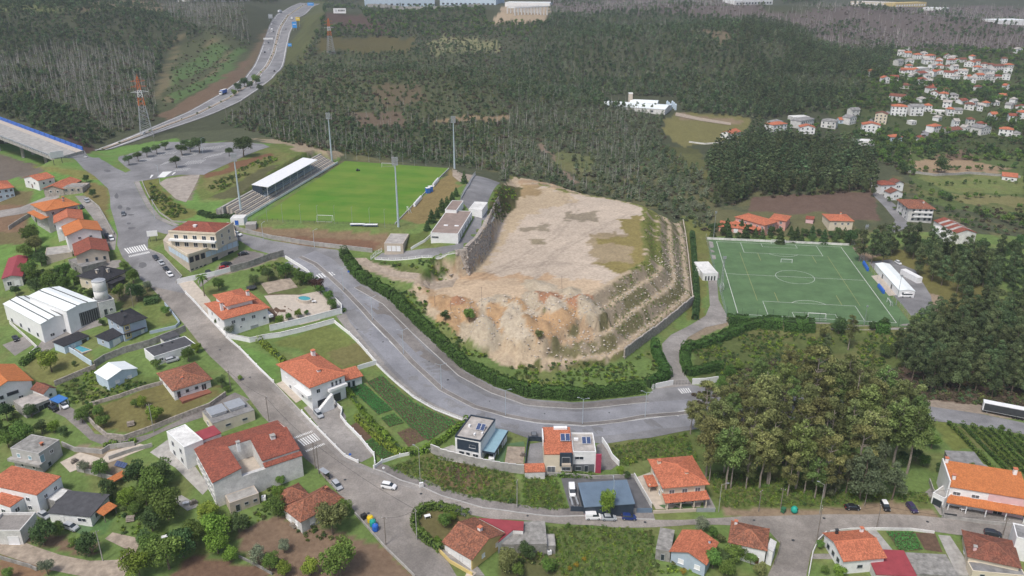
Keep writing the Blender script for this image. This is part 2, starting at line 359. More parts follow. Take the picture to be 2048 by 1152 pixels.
def flatten(poly,z,blend=4):
    m =region(poly,blend +3); x,y =XX[m],YY[m]; i =inside(x,y,poly); d =pdist(x,y,poly)
    k =np.where(i,1,np.clip(1-d /blend,0,1)); k =k *k *(3-2*k); ZZ[m]=ZZ[m]*(1-k)+z *k
# stadium plateau, dirt platform, artificial pitch
Z_ST,Z_PL =34.0,21.0
STAD =P2([(500,446),(640,452),(795,458),(850,440),(925,356),(903,334),(690,318),(672,322),(590,385)],Z_ST)
flatten(STAD,Z_ST,5)
_a,_b =at_z(488,440,Z_ST)[:2],at_z(680,326,Z_ST)[:2]; _d =(_b -_a)/np.hypot(*(_b -_a)); _n =np.array([-_d[1],_d[0]]); _n =-_n if _n[0]> 0 else _n
flatten([tuple(q)for q in (_a -_n *2,_b -_n *2,_b +_n *14.2,_a +_n *14.2)],Z_ST -.3,1.5)
PLAT =P2([(853,574),(880,560),(914,556),(938,551),(962,526),(980,497),(1004,440),(1030,412),(1040,369),(1089,372),(1136,387),(1222,399),(1274,411),(1285,416),(1280,452),(1290,520),(1245,546),(1190,580),(1160,600),(1100,606),(1000,606),(900,596)],Z_PL)
TOE =P2([(820,578),(859,633),(895,662),(929,684),(1008,733),(1053,742),(1130,745),(1205,733),(1248,720),(1310,668),(1386,606),(1378,520),(1367,440)])
TOE += [(PLAT[13][0]+22,PLAT[13][1]+22),(PLAT[11][0]+5,PLAT[11][1]+28),(PLAT[9][0]+5,PLAT[9][1]+28),(PLAT[8][0]-6,PLAT[8][1]+22),(PLAT[7][0]-7,PLAT[7][1]+1),(PLAT[6][0]-2.5,PLAT[6][1]),(PLAT[5][0]-2.2,PLAT[5][1]),(PLAT[4][0]-2.0,PLAT[4][1]-.5),(PLAT[3][0]-1.5,PLAT[3][1]+2),(PLAT[2][0],PLAT[2][1]+2),(PLAT[1][0]-1,PLAT[1][1]+3)]
m =region(TOE,4); x,y =XX[m],YY[m]; it,ip =inside(x,y,TOE),inside(x,y,PLAT); dt,dp =pdist(x,y,TOE),pdist(x,y,PLAT)
t =dp /(dp +dt +1e-6); st =t *3.6; fr_ =st -np.floor(st); tt =np.clip((np.floor(st)+np.clip((fr_ -.32)/.68,0,1))/3.6,0,1); BERM =np.zeros_like(ZZ); BERM[m]=(fr_ < .32)& (x > 10)      # berms
t =np.where(x > 10,tt,t)
zn =np.where(ip,Z_PL,np.where(it,Z_PL *(1-t)+ZZ[m]*t,ZZ[m])); ZZ[m]=zn
SL_T =np.zeros_like(ZZ); SL_T[m]=np.where(it & ~ip,t,0); ON_PL =np.zeros(ZZ.shape,bool); ON_PL[m]=ip
ON_SL =np.zeros(ZZ.shape,bool); ON_SL[m]=it & ~ip
# tipped heaps of spoil along the platform's near edge, as relief of the slope itself
HEAPS =[(905,640,5.5,2.5,0),(968,655,8,4.2,1),(1012,640,6,3.2,0),(1045,648,8,4.0,2),(1085,655,6,2.6,0),(1120,630,6,3,0),(1160,600,5,2.2,3),(1180,615,5,2.4,1),(925,608,5,2.2,0),(975,605,4,1.8,2),(1005,600,4,1.9,1),(1035,607,4.5,2.2,0),(1070,595,6,2.4,1),(1100,596,5,1.9,3),(1070,570,5,1.6,1),(1110,610,4,1.8,2),(915,600,3.5,1.6,3),(1140,585,4.5,2,1),(1020,620,4,1.8,2),(990,625,4,1.8,0),(940,625,4,2,0),(1095,575,4,1.2,2),(880,598,4,1.6,0)]
HEAP_W =[]
for px,py,r,hh,kind in HEAPS:
    r *= 1.15; c =G(px,py); d =np.hypot(XX -c[0],(YY -c[1])*.8)*(1+.5*(fbm(XX /3,YY /3,1)-.5)); k =np.clip(1-d /r,0,1); ZZ =np.maximum(ZZ,np.where(k > 0,float(gz(c[0],c[1]))+hh *1.7*k -hh *.45,-999))
    HEAP_W.append((c[0],c[1],r,kind))
PIT1 =P2([(1420,472),(1700,488),(1838,652),(1456,642)],0)
flatten(PIT1,0.0,6)
flatten(P2([(1740,528),(1850,545),(1880,600),(1835,640),(1790,590)],0),0.0,6)
flatten(P2([(240,318),(330,287),(516,291),(405,344),(285,360)],40.3),40.3,10)
# small-scale unevenness of open ground
ZZ += (fbm(XX /9,YY /9,2)-.5)*.35*np.clip((YY -90)/60,0,1)*~ON_PL *np.where(inside(XX,YY,PIT1)| inside(XX,YY,STAD),0,1)
_gl =np.abs(fbm(XX /3.2,YY /9,2,2)-.5)*2; ZZ += ON_SL *((fbm(XX /3,YY /3,1)-.5)*.6-np.where(XX < 40,np.clip(.22-_gl,0,1)*5.5,0)*np.clip(SL_T *4,0,1))
# ------------------------------------------------------------------ land cover (the ground's own colours)
PX,PY =project(XX,YY,ZZ)
wx =PX +(fbm(XX /14,YY /14,0)-.5)*26; wy =PY +(fbm(XX /14,YY /14,3)-.5)*14
COV =np.zeros((*XX.shape,3)); GRASS =(.100,.175,.046); WEED =(.100,.148,.045); FLOOR =(.062,.070,.040); DRY =(.19,.155,.07); SOIL =(.165,.105,.068)
SAND =(.47,.395,.32); TAN =(.30,.225,.15); BURNT =(.108,.090,.082); FIELD =(.12,.145,.04); BRUSH =(.075,.086,.044)
COV[:]=FLOOR
def cover(poly,col,feather=False):
    k =inside(wx,wy,poly); COV[k]=col
    return k
near =YY < 430
COV[near]=WEED
cover([(-300,260),(190,300),(330,280),(600,290),(680,318),(480,460),(300,450),(200,560),(-300,560)],GRASS)
cover([(-60,290),(100,340),(60,350),(-60,380)],(.14,.12,.10))
cover([(130,260),(200,300),(150,310)],(.09,.06,.05))
cover([(-300,200),(-300,20),(150,0),(330,20),(300,250),(100,260)],FLOOR)
cover([(150,0),(300,0),(330,25),(180,20)],(.20,.16,.10)); cover([(-100,0),(130,0),(110,20),(-100,25)],(.13,.15,.06))
cover([(300,225),(340,100),(420,60),(500,85),(515,105),(420,200),(330,240)],BRUSH)
cover([(318,232),(440,160),(505,110),(515,120),(500,150),(420,205),(330,245)],(.15,.105,.07))
cover([(310,190),(336,120),(365,62),(372,66),(345,125),(322,200)],(.15,.13,.075))
cover([(320,170),(400,120),(425,75),(432,80),(408,128),(325,180)],(.15,.13,.075)); cover([(330,200),(430,140),(455,90),(462,95),(436,146),(335,210)],(.15,.13,.075))
cover([(520,170),(560,120),(600,60),(620,0),(660,0),(640,60),(610,130),(560,180)],(.085,.095,.04))
cover([(480,160),(520,120),(548,60),(530,60),(500,120)],(.14,.11,.07))
cover([(640,75),(830,75),(825,105),(640,105)],(.095,.085,.035)); cover([(655,25),(730,30),(790,65),(770,72),(660,50)],(.085,.06,.05))
cover([(850,85),(900,70),(1000,80),(990,105),(870,110)],(.19,.19,.10)); cover([(1000,15),(1100,10),(1090,45),(990,50)],(.34,.27,.19))
cover([(640,108),(950,105),(1000,150),(1000,260),(760,260),(520,190)],BRUSH)
cover([(1080,0),(1500,0),(1560,40),(1500,50),(1350,30),(1150,25)],BURNT); cover([(1500,40),(1700,10),(2100,15),(2100,100),(1800,100),(1640,55)],BURNT)
cover([(1480,45),(1700,90),(1760,95),(1640,50),(1550,25)],BURNT)
cover([(1330,240),(1350,225),(1500,235),(1490,260),(1480,290),(1370,290),(1325,270)],(.16,.15,.06)); cover([(1350,228),(1480,240),(1480,250),(1350,236)],(.22,.17,.11))
cover([(1330,290),(1400,300),(1420,360),(1340,340)],(.085,.09,.035))
cover([(1500,395),(1740,380),(1760,440),(1500,435)],(.13,.09,.07))
cover([(1420,420),(1700,430),(1740,480),(1420,470)],(.12,.12,.06))
cover([(1640,190),(1790,100),(2200,110),(2200,310),(1800,310),(1690,280)],(.066,.084,.034))
cover([(1800,300),(2200,300),(2200,460),(1960,430),(1840,400)],(.075,.10,.036))
cover([(1820,322),(1900,315),(2020,335),(2000,345),(1850,347)],(.30,.22,.14)); cover([(1830,355),(1990,350),(2200,360),(2200,395),(1900,385)],(.115,.14,.048))
cover([(1900,390),(2200,400),(2200,420),(1910,405)],(.19,.18,.08))
cover([(1860,310),(1930,300),(1960,318),(1880,322)],(.17,.12,.08))
# pitch surroundings, terrace at right
cover([(1370,430),(1420,450),(1425,520),(1400,640),(1370,640)],(.115,.125,.04))
cover([(1700,480),(1790,500),(1900,530),(1990,575),(1960,600),(1870,640),(1830,560),(1740,520)],(.15,.14,.05))
cover([(1700,490),(1760,495),(1770,515),(1720,520)],(.27,.20,.14)); cover([(1850,580),(1890,590),(1880,625),(1850,615)],(.30,.235,.17))
cover([(1380,690),(1500,640),(1850,650),(1900,760),(1700,790),(1400,760)],(.075,.095,.032))
cover([(1700,760),(1840,720),(2100,700),(2100,840),(1860,810)],(.105,.075,.055)); cover([(1860,795),(2100,830),(2100,850),(1860,815)],(.30,.25,.20))
cover([(1390,648),(1455,635),(1480,645),(1420,665),(1375,700)],(.26,.21,.15))
# between stadium and road
cover([(500,455),(640,458),(800,468),(800,500),(600,490),(480,465)],(.20,.145,.09)); cover([(560,470),(760,480),(750,498),(600,488)],(.17,.10,.065))
cover([(795,440),(860,450),(930,350),(900,340)],(.22,.17,.075)); cover([(805,470),(850,465),(870,490),(800,500)],(.075,.10,.03))
cover([(375,345),(560,285),(640,300),(500,390),(400,400)],(.10,.125,.038)); cover([(395,352),(560,300),(590,306),(420,385)],(.12,.125,.045)); cover([(400,350),(540,305),(545,312),(410,360)],(.17,.095,.055))
cover([(420,395),(520,335),(560,330),(470,395)],(.10,.10,.05)); cover([(500,275),(620,280),(690,310),(660,318),(560,290)],(.30,.245,.17))
cover([(280,355),(310,355),(345,400),(400,430),(345,445),(300,410)],(.12,.125,.04)); cover([(320,362),(400,345),(380,400),(350,400)],(.20,.17,.13))
cover([(338,150),(395,118),(428,84),(455,88),(425,130),(340,172)],(.085,.135,.05)); cover([(345,188),(432,146),(462,98),(492,98),(455,150),(352,205)],(.085,.135,.05))
for _p,_c in (([(1072,290),(1082,288),(1165,368),(1150,370)],(.20,.15,.11)),([(870,238),(1020,232),(1020,239),(870,246)],(.22,.165,.10)),([(740,172),(830,165),(865,200),(760,215)],(.115,.095,.06)),([(1100,300),(1180,310),(1190,345),(1110,335)],(.095,.105,.045)),([(1395,55),(1470,68),(1440,92)],(.14,.115,.075)),([(700,225),(800,222),(820,250),(720,255)],(.13,.10,.07))):cover(_p,_c)
# platform and its slopes
COV[ON_PL]=SAND
def on(mask,poly,col,n=1.0,thr=.5):
    k =mask & inside(PX +(fbm(XX /5,YY /5,1)-.5)*40*n,PY +(fbm(XX /5,YY /5,2)-.5)*22*n,poly); COV[k]=col
on(ON_PL,[(1020,365),(1100,372),(1160,395),(1050,430),(990,500),(960,560),(930,560),(1000,460)],(.45,.36,.25))
on(ON_PL,[(1040,368),(1080,368),(1070,390),(1040,400)],(.30,.22,.12)); on(ON_PL,[(1180,470),(1240,465),(1290,500),(1285,540),(1240,550),(1190,520)],(.30,.24,.15))
on(ON_PL,[(1235,440),(1290,430),(1292,555),(1230,548),(1195,520),(1260,530),(1262,490),(1200,488),(1190,478),(1250,475)],(.235,.195,.075),.7)
on(ON_PL,[(1130,428),(1200,420),(1190,445),(1120,442)],(.27,.23,.17)); on(ON_PL,[(1045,455),(1095,450),(1095,462),(1050,465)],(.27,.23,.17)); on(ON_PL,[(1060,478),(1092,476),(1088,488),(1062,488)],(.26,.22,.15),.5)
on(ON_PL,[(930,545),(1020,552),(1120,550),(1110,562),(1000,570),(900,572)],(.44,.31,.20)); on(ON_PL,[(900,560),(1200,560),(1200,610),(850,600)],(.48,.37,.26))
COV[ON_PL]*= (.86+.26*fbm(XX /17,YY /17,2))[ON_PL][:,None]
for _tr in ([(905,566),(960,555),(1040,520),(1110,470),(1150,420),(1120,385)],[(930,568),(1000,540),(1100,525),(1200,530),(1250,545)],[(1060,560),(1120,500),(1210,450),(1262,430)]):
    _w =P2(_tr,Z_PL); _dd =pdist(XX,YY,_w,False)+(fbm(XX /6,YY /6,0)-.5)*2; COV[ON_PL & (np.abs(_dd -1.3)< .7)]*= .84
COV[ON_SL]=(.43,.345,.245)
sl =SL_T; gr =fbm(XX /6,YY /6,3)
k =ON_SL & (XX > 12)& (BERM < .5); COV[k]=(.285,.235,.17)
k =ON_SL & (XX > 12)& (BERM < .5)& (gr > .56); COV[k]=(.17,.155,.08)
k =ON_SL & (XX > 12)& (PY < 540)& (sl < .34)& (gr > .42); COV[k]=(.125,.135,.04)
k =ON_SL & (XX < 30)& (sl < .6)& (fbm(XX /7,YY /7,0)> .5); COV[k]=(.39,.28,.18)
k =ON_SL & (sl > .86)& (gr > .45); COV[k]=(.10,.105,.04)
for hx,hy,r,kind in HEAP_W:
    d =np.hypot(XX -hx,(YY -hy)*.8)+(gr -.5)*3; k =(d < r *.95)& (ON_SL | ON_PL); COV[k]=((.40,.265,.15),(.40,.34,.255),(.45,.385,.295),(.34,.185,.11))[kind]
# gardens and lots
for poly,col in (
    ([(470,690),(560,720),(560,770),(520,740)],GRASS),([(545,690),(660,645),(750,722),(690,745),(600,700)],(.11,.13,.04)),([(650,705),(720,680),(745,720),(690,735)],(.155,.145,.06)),
    ([(500,560),(560,535),(640,555),(600,590),(520,590)],(.085,.10,.038)),([(528,590),(660,590),(690,620),(560,650)],(.14,.105,.075)),
    ([(770,935),(880,905),(1030,945),(1040,1015),(900,985)],(.085,.105,.035)),([(860,945),(930,925),(985,960),(940,995),(880,975)],(.17,.125,.07)),([(895,935),(935,930),(950,960),(910,965)],(.12,.08,.06)),
    ([(1045,950),(1110,950),(1135,1018),(1045,1018)],(.075,.10,.03)),([(1210,890),(1380,860),(1420,940),(1300,920),(1240,935)],(.085,.11,.035)),
    ([(1410,940),(1560,950),(1700,985),(1850,990),(1880,1030),(1440,1030)],(.09,.115,.035)),([(1440,1018),(1530,1015),(1640,1015),(1780,1000),(1880,1020),(1885,1036),(1440,1036)],(.25,.19,.13)),
    ([(1860,840),(1900,845),(1960,900),(1900,900)],(.12,.14,.04)),([(1900,850),(2100,870),(2100,960),(1960,900)],(.11,.12,.045)),
    ([(1090,1050),(1310,1055),(1310,1160),(1090,1160)],(.08,.105,.035)),([(840,1020),(940,1030),(900,1080),(860,1085),(835,1050)],(.14,.125,.055)),([(1000,1090),(1110,1090),(1120,1160),(1000,1160)],(.09,.095,.04)),
    ([(470,1060),(560,1030),(690,1070),(770,1090),(830,1160),(560,1160),(480,1100)],(.185,.13,.09)),([(380,1110),(520,1130),(540,1160),(330,1160)],(.15,.095,.065)),([(0,1110),(120,1130),(80,1160),(0,1160)],(.22,.14,.085)),
    ([(180,860),(180,810),(330,770),(440,770),(440,790),(300,860)],(.155,.14,.055)),([(340,785),(420,770),(440,775),(360,800)],(.10,.13,.04)),([(50,760),(50,720),(170,690),(190,730),(110,770)],(.135,.14,.05)),([(110,775),(190,735),(330,760),(200,810)],(.075,.105,.03)),
    ([(270,600),(330,600),(360,640),(290,660)],(.10,.13,.04)),([(240,580),(300,565),(310,590),(240,620)],(.11,.11,.05)),
    ([(150,560),(230,545),(280,600),(200,600)],(.13,.12,.07)),([(-60,385),(60,385),(70,480),(-60,500)],(.14,.12,.06)),([(-60,410),(50,410),(60,460),(-60,470)],(.19,.125,.08)),([(140,360),(215,375),(220,440),(180,400)],(.17,.145,.06)),([(60,330),(180,345),(200,365),(100,345)],(.14,.145,.045)),
    ([(240,980),(320,1000),(340,1080),(260,1080)],(.08,.12,.03)),([(100,1020),(220,1040),(200,1070),(90,1050)],(.07,.13,.045)),([(150,890),(260,890),(240,960),(150,940)],(.24,.195,.14)),([(60,1060),(190,1090),(190,1115),(40,1085)],(.17,.12,.08)),
    ([(290,500),(330,512),(375,550),(360,565)],(.095,.12,.04)),([(430,530),(500,500),(560,520),(420,560)],(.26,.225,.18)),([(740,520),(800,523),(900,550),(860,560),(760,535)],(.06,.095,.025)),
    ([(700,520),(745,525),(880,558),(850,572),(740,545)],(.34,.28,.215)),([(1000,370),(1040,372),(1030,415),(1000,440),(975,440),(985,400)],(.10,.095,.04))):
    cover(poly,col)
greens =(COV[...,1]> COV[...,0])& (COV[...,1]< .2); COV[greens & (YY < 620)]*= 1.28
dryk =np.clip((fbm(XX /11,YY /11,3)-.54)*3,0,.38)[...,None]*(greens & (YY < 560))[...,None]; COV =COV *(1-dryk)+np.array((.19,.17,.075))*dryk
COV[greens]*= (.8+.4*fbm(XX /1.7,YY /1.7,0))[greens][:,None]
COV *= (0.86+.28*fbm(XX /3.5,YY /3.5,1))[...,None]
ny,nx =XX.shape
me =bpy.data.meshes.new('terrain')
vv =np.stack([XX,YY,ZZ],-1).reshape(-1,3)
idx =(np.arange(ny -1)[:,None]*nx +np.arange(nx -1)).ravel(); fc =np.stack([idx,idx +1,idx +1+nx,idx +nx],-1)
me.vertices.add(len(vv)); me.vertices.foreach_set('co',vv.ravel())
me.loops.add(fc.size); me.loops.foreach_set('vertex_index',fc.ravel().astype(np.int32))
me.polygons.add(len(fc)); me.polygons.foreach_set('loop_start',np.arange(0,fc.size,4,dtype=np.int32)); me.update()
me.polygons.foreach_set('use_smooth',np.ones(len(fc),bool))
ca =me.color_attributes.new('cover','FLOAT_COLOR','POINT'); ca.data.foreach_set('color',np.concatenate([COV.reshape(-1,3),np.ones((len(vv),1))],1).ravel())
mt =mat('terrain',(1,1,1),.95,.3,.8,col2=None,bump=.3,bscale=2.2,spec=.1,attr='cover')
rp =[n for n in mt.node_tree.nodes if n.type == 'VALTORGB'][0]; rp.color_ramp.elements[0].color =(.80,.77,.76,1); rp.color_ramp.elements[1].color =(1.17,1.18,1.15,1)
me.materials.append(mt); tag(obj('terrain',me),kind='structure')
# ------------------------------------------------------------------ draped sheets: roads, yards, pitches
def dense(pts,step,closed=True):
    out =[]; n =len(pts)
    for i in range(n if closed else n -1):
        a,b =np.array(pts[i]),np.array(pts[(i +1)% n]); k =max(1,int(np.hypot(*(b -a)[:2])/step))
        out += [a +(b -a)*j /k for j in range(k)]
    if not closed:out.append(np.array(pts[-1]))
    return out
def sheet(name,poly,m,lift=.08,step=2.2,z=None,kind='structure',parent=None,label=None,cat=None,world=False,thick=0):
    """polygon (photo pixels of its ground outline) laid on the terrain as a fine sheet"""
    p =poly if world else P2(poly,z); p =dense(p,step); n =len(p)
    xs =[q[0]for q in p]; ys =[q[1]for q in p]
    gx,gy =np.meshgrid(np.arange(min(xs),max(xs),step),np.arange(min(ys),max(ys),step)); gx =gx.ravel(); gy =gy.ravel()
    if z is not None:gx =gx[:0]; gy =gy[:0]
    if len(gx):
        pp =[(q[0],q[1])for q in p]; k =inside(gx,gy,pp); gx,gy =gx[k],gy[k]
        if len(gx):k =pdist(gx,gy,pp)> step *.45; gx,gy =gx[k],gy[k]
    co =[Vector((float(q[0]),float(q[1])))for q in p]+[Vector((float(a),float(b)))for a,b in zip(gx,gy)]
    vo,_,fo,*_r =delaunay_2d_cdt(co,[],[list(range(n))],1,1e-4)
    mb =MB(); V =np.array([(v.x,v.y)for v in vo]); zz =(gz(V[:,0],V[:,1])if z is None else np.full(len(V),z))+lift
    mb.v =[(a,b,c)for (a,b),c in zip(V.tolist(),zz.tolist())]; mb.f =[list(f)for f in fo]
    o =mb.build(name,m,parent)
    if parent is None:tag(o,label,cat,None,kind)
    return o
def ribbon(mb,pts,w0,w1,lift,h=None,step=2.0,closed=False):
    """strip along a world polyline from offset w0 to w1 (to the left of travel); h: raised kerb of that height"""
    p =dense(pts,step,closed); n =len(p); P =np.array([q[:2]for q in p])
    T =np.gradient(P,axis=0); T /= np.linalg.norm(T,axis=1)[:,None]+1e-9; N =np.stack([-T[:,1],T[:,0]],1)
    a,b =P +N *w0,P +N *w1; za,zb =gz(a[:,0],a[:,1])+lift,gz(b[:,0],b[:,1])+lift
    k =len(mb.v)
    if h is None:
        for i in range(n):mb.v += [(a[i,0],a[i,1],za[i]),(b[i,0],b[i,1],zb[i])]
        mb.f += [[k +2*i,k +2*i +2,k +2*i +3,k +2*i +1]for i in range(n -1)]
    else:
        for i in range(n):
            top =max(za[i],zb[i])+h; lo =min(za[i],zb[i])-.5
            mb.v += [(a[i,0],a[i,1],lo),(a[i,0],a[i,1],top),(b[i,0],b[i,1],top),(b[i,0],b[i,1],lo)]
        for i in range(n -1):
            q =k +4*i
            mb.f += [[q +j,q +j +1,q +j +5,q +j +4]for j in range(3)]
        mb.f += [[k,k +3,k +2,k +1],[k +4*n -4,k +4*n -3,k +4*n -2,k +4*n -1]]
    return mb
def line(pts):return [G(*p)for p in pts]
# ------------------------------------------------------------------ roads
W_EDGE =[(107,313),(167,338),(190,353),(216,377),(220,392),(221,416),(229,442),(236,468),(234,490),(245,515),(260,530),(281,559),(300,573),(325,600),(350,627),(375,657),(396,684),(420,713),(457,748),(478,771),(510,813),(525,833),(547,854),(586,891),(610,917),(632,935),(645,952),(677,987),(703,1015),(727,1043),(755,1076),(790,1111),(825,1150),(845,1175)]
E_TOP =[(169,301),(203,320),(229,335),(250,345),(268,364),(281,392),(294,416),(312,437),(344,452)]
E_MID =[(330,468),(307,462),(296,480),(296,498),(325,510),(340,528),(362,553),(356,566),(373,588),(405,623),(440,661),(453,675),(480,698),(513,732),(547,765),(584,804),(621,843),(651,874),(690,913),(718,926),(749,939),(768,945),(800,961),(843,974),(882,992),(926,1005),(967,1017),(1036,1026),(1118,1034),(1310,1040),(1370,1040),(1442,1036),(1503,1033),(1584,1031),(1687,1029),(1779,1028),(1845,1032),(1882,1036),(1972,1047),(2048,1057),(2120,1068)]
S_EDGE =[(2120,1092),(2029,1081),(1972,1075),(1913,1070),(1869,1064),(1819,1057),(1753,1057),(1702,1058),(1667,1063),(1650,1067),(1632,1083),(1621,1109),(1613,1150),(1608,1190),(1525,1190),(1536,1150),(1553,1115),(1560,1087),(1556,1083),(1536,1060),(1461,1051),(1437,1050),(1377,1050),(1310,1055),(1225,1055),(1157,1050),(1090,1045),(1049,1041),(987,1039),(946,1031),(905,1020),(874,1013),(848,1016),(831,1027),(825,1047),(831,1063),(848,1080),(872,1100),(897,1125),(913,1152),(935,1180)]
UP_W =[p for p in W_EDGE if p[1]< 560]; LO_W =[p for p in W_EDGE if p[1]>= 559]
iM =E_MID.index((373,588))
sheet('road',UP_W +LO_W[:2]+E_MID[:iM +1][::-1]+E_TOP[::-1],'asphalt',.09)
sheet('road',LO_W[1:]+S_EDGE[::-1]+E_MID[iM:][::-1],'cobble',.09)
N_CURVE =[(480,466),(545,482),(610,492),(675,500),(690,520),(699,540),(722,565),(780,600),(856,673),(932,743),(993,775),(1053,797),(1145,805),(1236,797),(1296,791),(1310,776),(1385,770),(1420,775),(1500,785),(1620,790),(1760,800),(1872,815),(1967,829),(2048,846),(2120,856)]
S_CURVE =[(2120,880),(2048,869),(1948,852),(1858,841),(1760,838),(1620,836),(1480,842),(1370,862),(1300,876),(1259,880),(1211,888),(1150,884),(1060,878),(1016,862),(942,846),(930,843),(869,820),(827,796),(786,762),(753,729),(734,707),(699,669),(676,634),(690,625),(684,617),(672,600),(649,571),(624,555),(597,531),(571,516),(506,499),(480,482),(440,472),(390,470),(330,468),(344,452),(400,452),(450,460)]
sheet('road',N_CURVE +S_CURVE,'asphalt',.09)
# lay-bys and pavements of the curved road
MED =[(600,514),(630,528),(651,546),(688,580),(745,641),(780,676),(826,726),(883,779),(950,814),(1011,831),(1084,844),(1165,849),(1240,842),(1290,833),(1354,828),(1400,822)]
for _s in (-1,1):tag(ribbon(MB(),line(MED),_s *1.2,_s *8.2,.105).build('carriageway','asphalt_lane'),kind='structure')
mb =ribbon(MB(),line(MED),-.9,.9,.0,.17); tag(mb.build('median_strip','pavement_dark'),'raised kerbed strip between the two carriageways of the curved road','kerb',None,'structure')
mb =ribbon(MB(),line(MED),-1.15,-.93,.0,.2); ribbon(mb,line(MED),.93,1.15,0,.2); tag(mb.build('kerb','kerb'),kind='structure')
HED =[(722,571),(780,603),(856,676),(932,746),(993,778),(1053,800),(1145,808),(1236,800),(1290,794)]
mb =ribbon(MB(),line(HED),-3.4,-.2,.14); tag(mb.build('pavement','pavement_dark'),kind='structure')
mb =ribbon(MB(),line(HED),-3.65,-3.4,0,.24); tag(mb.build('kerb','kerb'),kind='structure')
sheet('road',[(727,607),(772,606),(800,640),(852,700),(905,742),(890,742),(838,712),(790,665),(745,620)],'pavement_dark',.12)
SW =[(753,731),(786,764),(827,798),(869,822),(930,845)]
mb =ribbon(MB(),line(SW),.1,2.6,.15); tag(mb.build('pavement','pavement'),kind='structure')
sheet('pavement',[(672,632),(699,668),(734,706),(752,728),(770,727),(735,690),(700,645),(692,628)],'pavement',.13)
mb =ribbon(MB(),line(E_MID[14:24]),-1.9,0,.13); tag(mb.build('pavement','pavement'),kind='structure')
LOWS =[(749,939),(768,945),(800,961),(843,974),(882,992),(926,1005),(967,1017),(1036,1026),(1118,1034),(1310,1040)]
mb =ribbon(MB(),line(LOWS),.2,3.0,.16); tag(mb.build('pavement','pavement_dark'),kind='structure')
mb =ribbon(MB(),line(LOWS),-.15,.2,.0,.24); tag(mb.build('kerb','kerb'),kind='structure')
mb =ribbon(MB(),line(E_MID[6:19]),-.2,.05,0,.22); tag(mb.build('kerb','kerb'),kind='structure')
mb =ribbon(MB(),line([(294,416),(312,437),(330,446),(350,453)]),.1,2.4,.14); ribbon(mb,line([(268,364),(281,392),(294,416)]),.1,2.4,.14); tag(mb.build('pavement','pavement'),kind='structure')
# gate drive to the artificial pitch, stadium drive, dirt track, car park
sheet('drive',[(1310,778),(1342,758),(1326,712),(1324,688),(1342,670),(1378,652),(1411,632),(1420,611),(1416,561),(1434,561),(1437,600),(1454,632),(1454,646),(1411,655),(1376,675),(1361,696),(1358,725),(1372,753),(1385,771)],'pavement',.12)
sheet('drive',[(748,518),(764,506),(805,503),(871,496),(910,490),(928,474),(949,435),(935,417),(920,400),(951,351),(975,357),(1000,366),(975,406),(975,422),(989,430),(976,458),(938,504),(871,517),(805,519)],'asphalt',.1)
sheet('drive',[(905,336),(951,351),(936,372),(905,352)],'gravel',.07)
sheet('dirt_track',[(708,516),(732,516),(745,526),(793,542),(850,560),(914,556),(905,574),(850,574),(780,552),(715,528)],'gravel',.06)
CARP =[(236,320),(258,308),(330,284),(378,283),(469,285),(525,288),(540,294),(408,350),(359,350),(285,362),(268,364),(250,346),(262,341),(250,333)]
sheet('car_park',CARP,'asphalt',.1)
sheet('car_park',[(318,366),(334,357),(400,348),(386,380),(372,405),(352,398)],'yard',.06)
# lane to the houses at the left, yards
sheet('lane',[(230,500),(222,500),(205,470),(188,440),(165,410),(150,392),(170,392),(195,410),(215,440),(234,470)],'pavement',.07)
sheet('lane',[(-80,435),(40,415),(90,395),(110,388),(120,394),(60,425),(-80,450)],'pavement',.07)
sheet('lane',[(440,800),(470,785),(500,800),(420,830),(330,862),(270,890),(240,897),(220,897),(180,880),(130,835),(108,825),(125,805),(150,820),(190,868),(250,880),(300,868),(360,840)],'pavement_dark',.07)
sheet('lane',[(-60,1050),(40,1082),(120,1110),(180,1122),(235,1120),(255,1100),(210,1078),(225,1065),(270,1075),(278,1090),(250,1150),(240,1170),(100,1140),(0,1108),(-60,1090)],'gravel',.07)
# ------------------------------------------------------------------ building kit
_wc ={}
def win_mesh(w,h,kind):
    k =(round(w,1),round(h,1),kind)
    if k not in _wc:
        w,h =k[0],k[1]; pane =MB().box((0,-.02,h /2),(w,.06,h)); fr =MB(); t =.09
        for c,d in (((0,-.04,h +t /2),(w +2*t,.12,t)),((0,-.06,-t /2),(w +2*t +.1,.2,t)),((-w /2-t /2,-.04,h /2),(t,.12,h)),((w /2+t /2,-.04,h /2),(t,.12,h))):fr.box(c,d)
        if kind in ('window','shutter')and w > .9:fr.box((0,-.05,h /2),(.06,.1,h))
        m ={'window':'glass','shutter':'shutter','door':'door_wood','garage':'grey_metal','white':'white_metal','dark':'glass','darkdoor':'dark_metal','teal':'teal_sheet'}[kind]
        _wc[k]=(pane.mesh('window',m),fr.mesh('frame','white_metal' if kind not in ('dark','darkdoor','garage')else 'grey_metal'))
    return _wc[k]
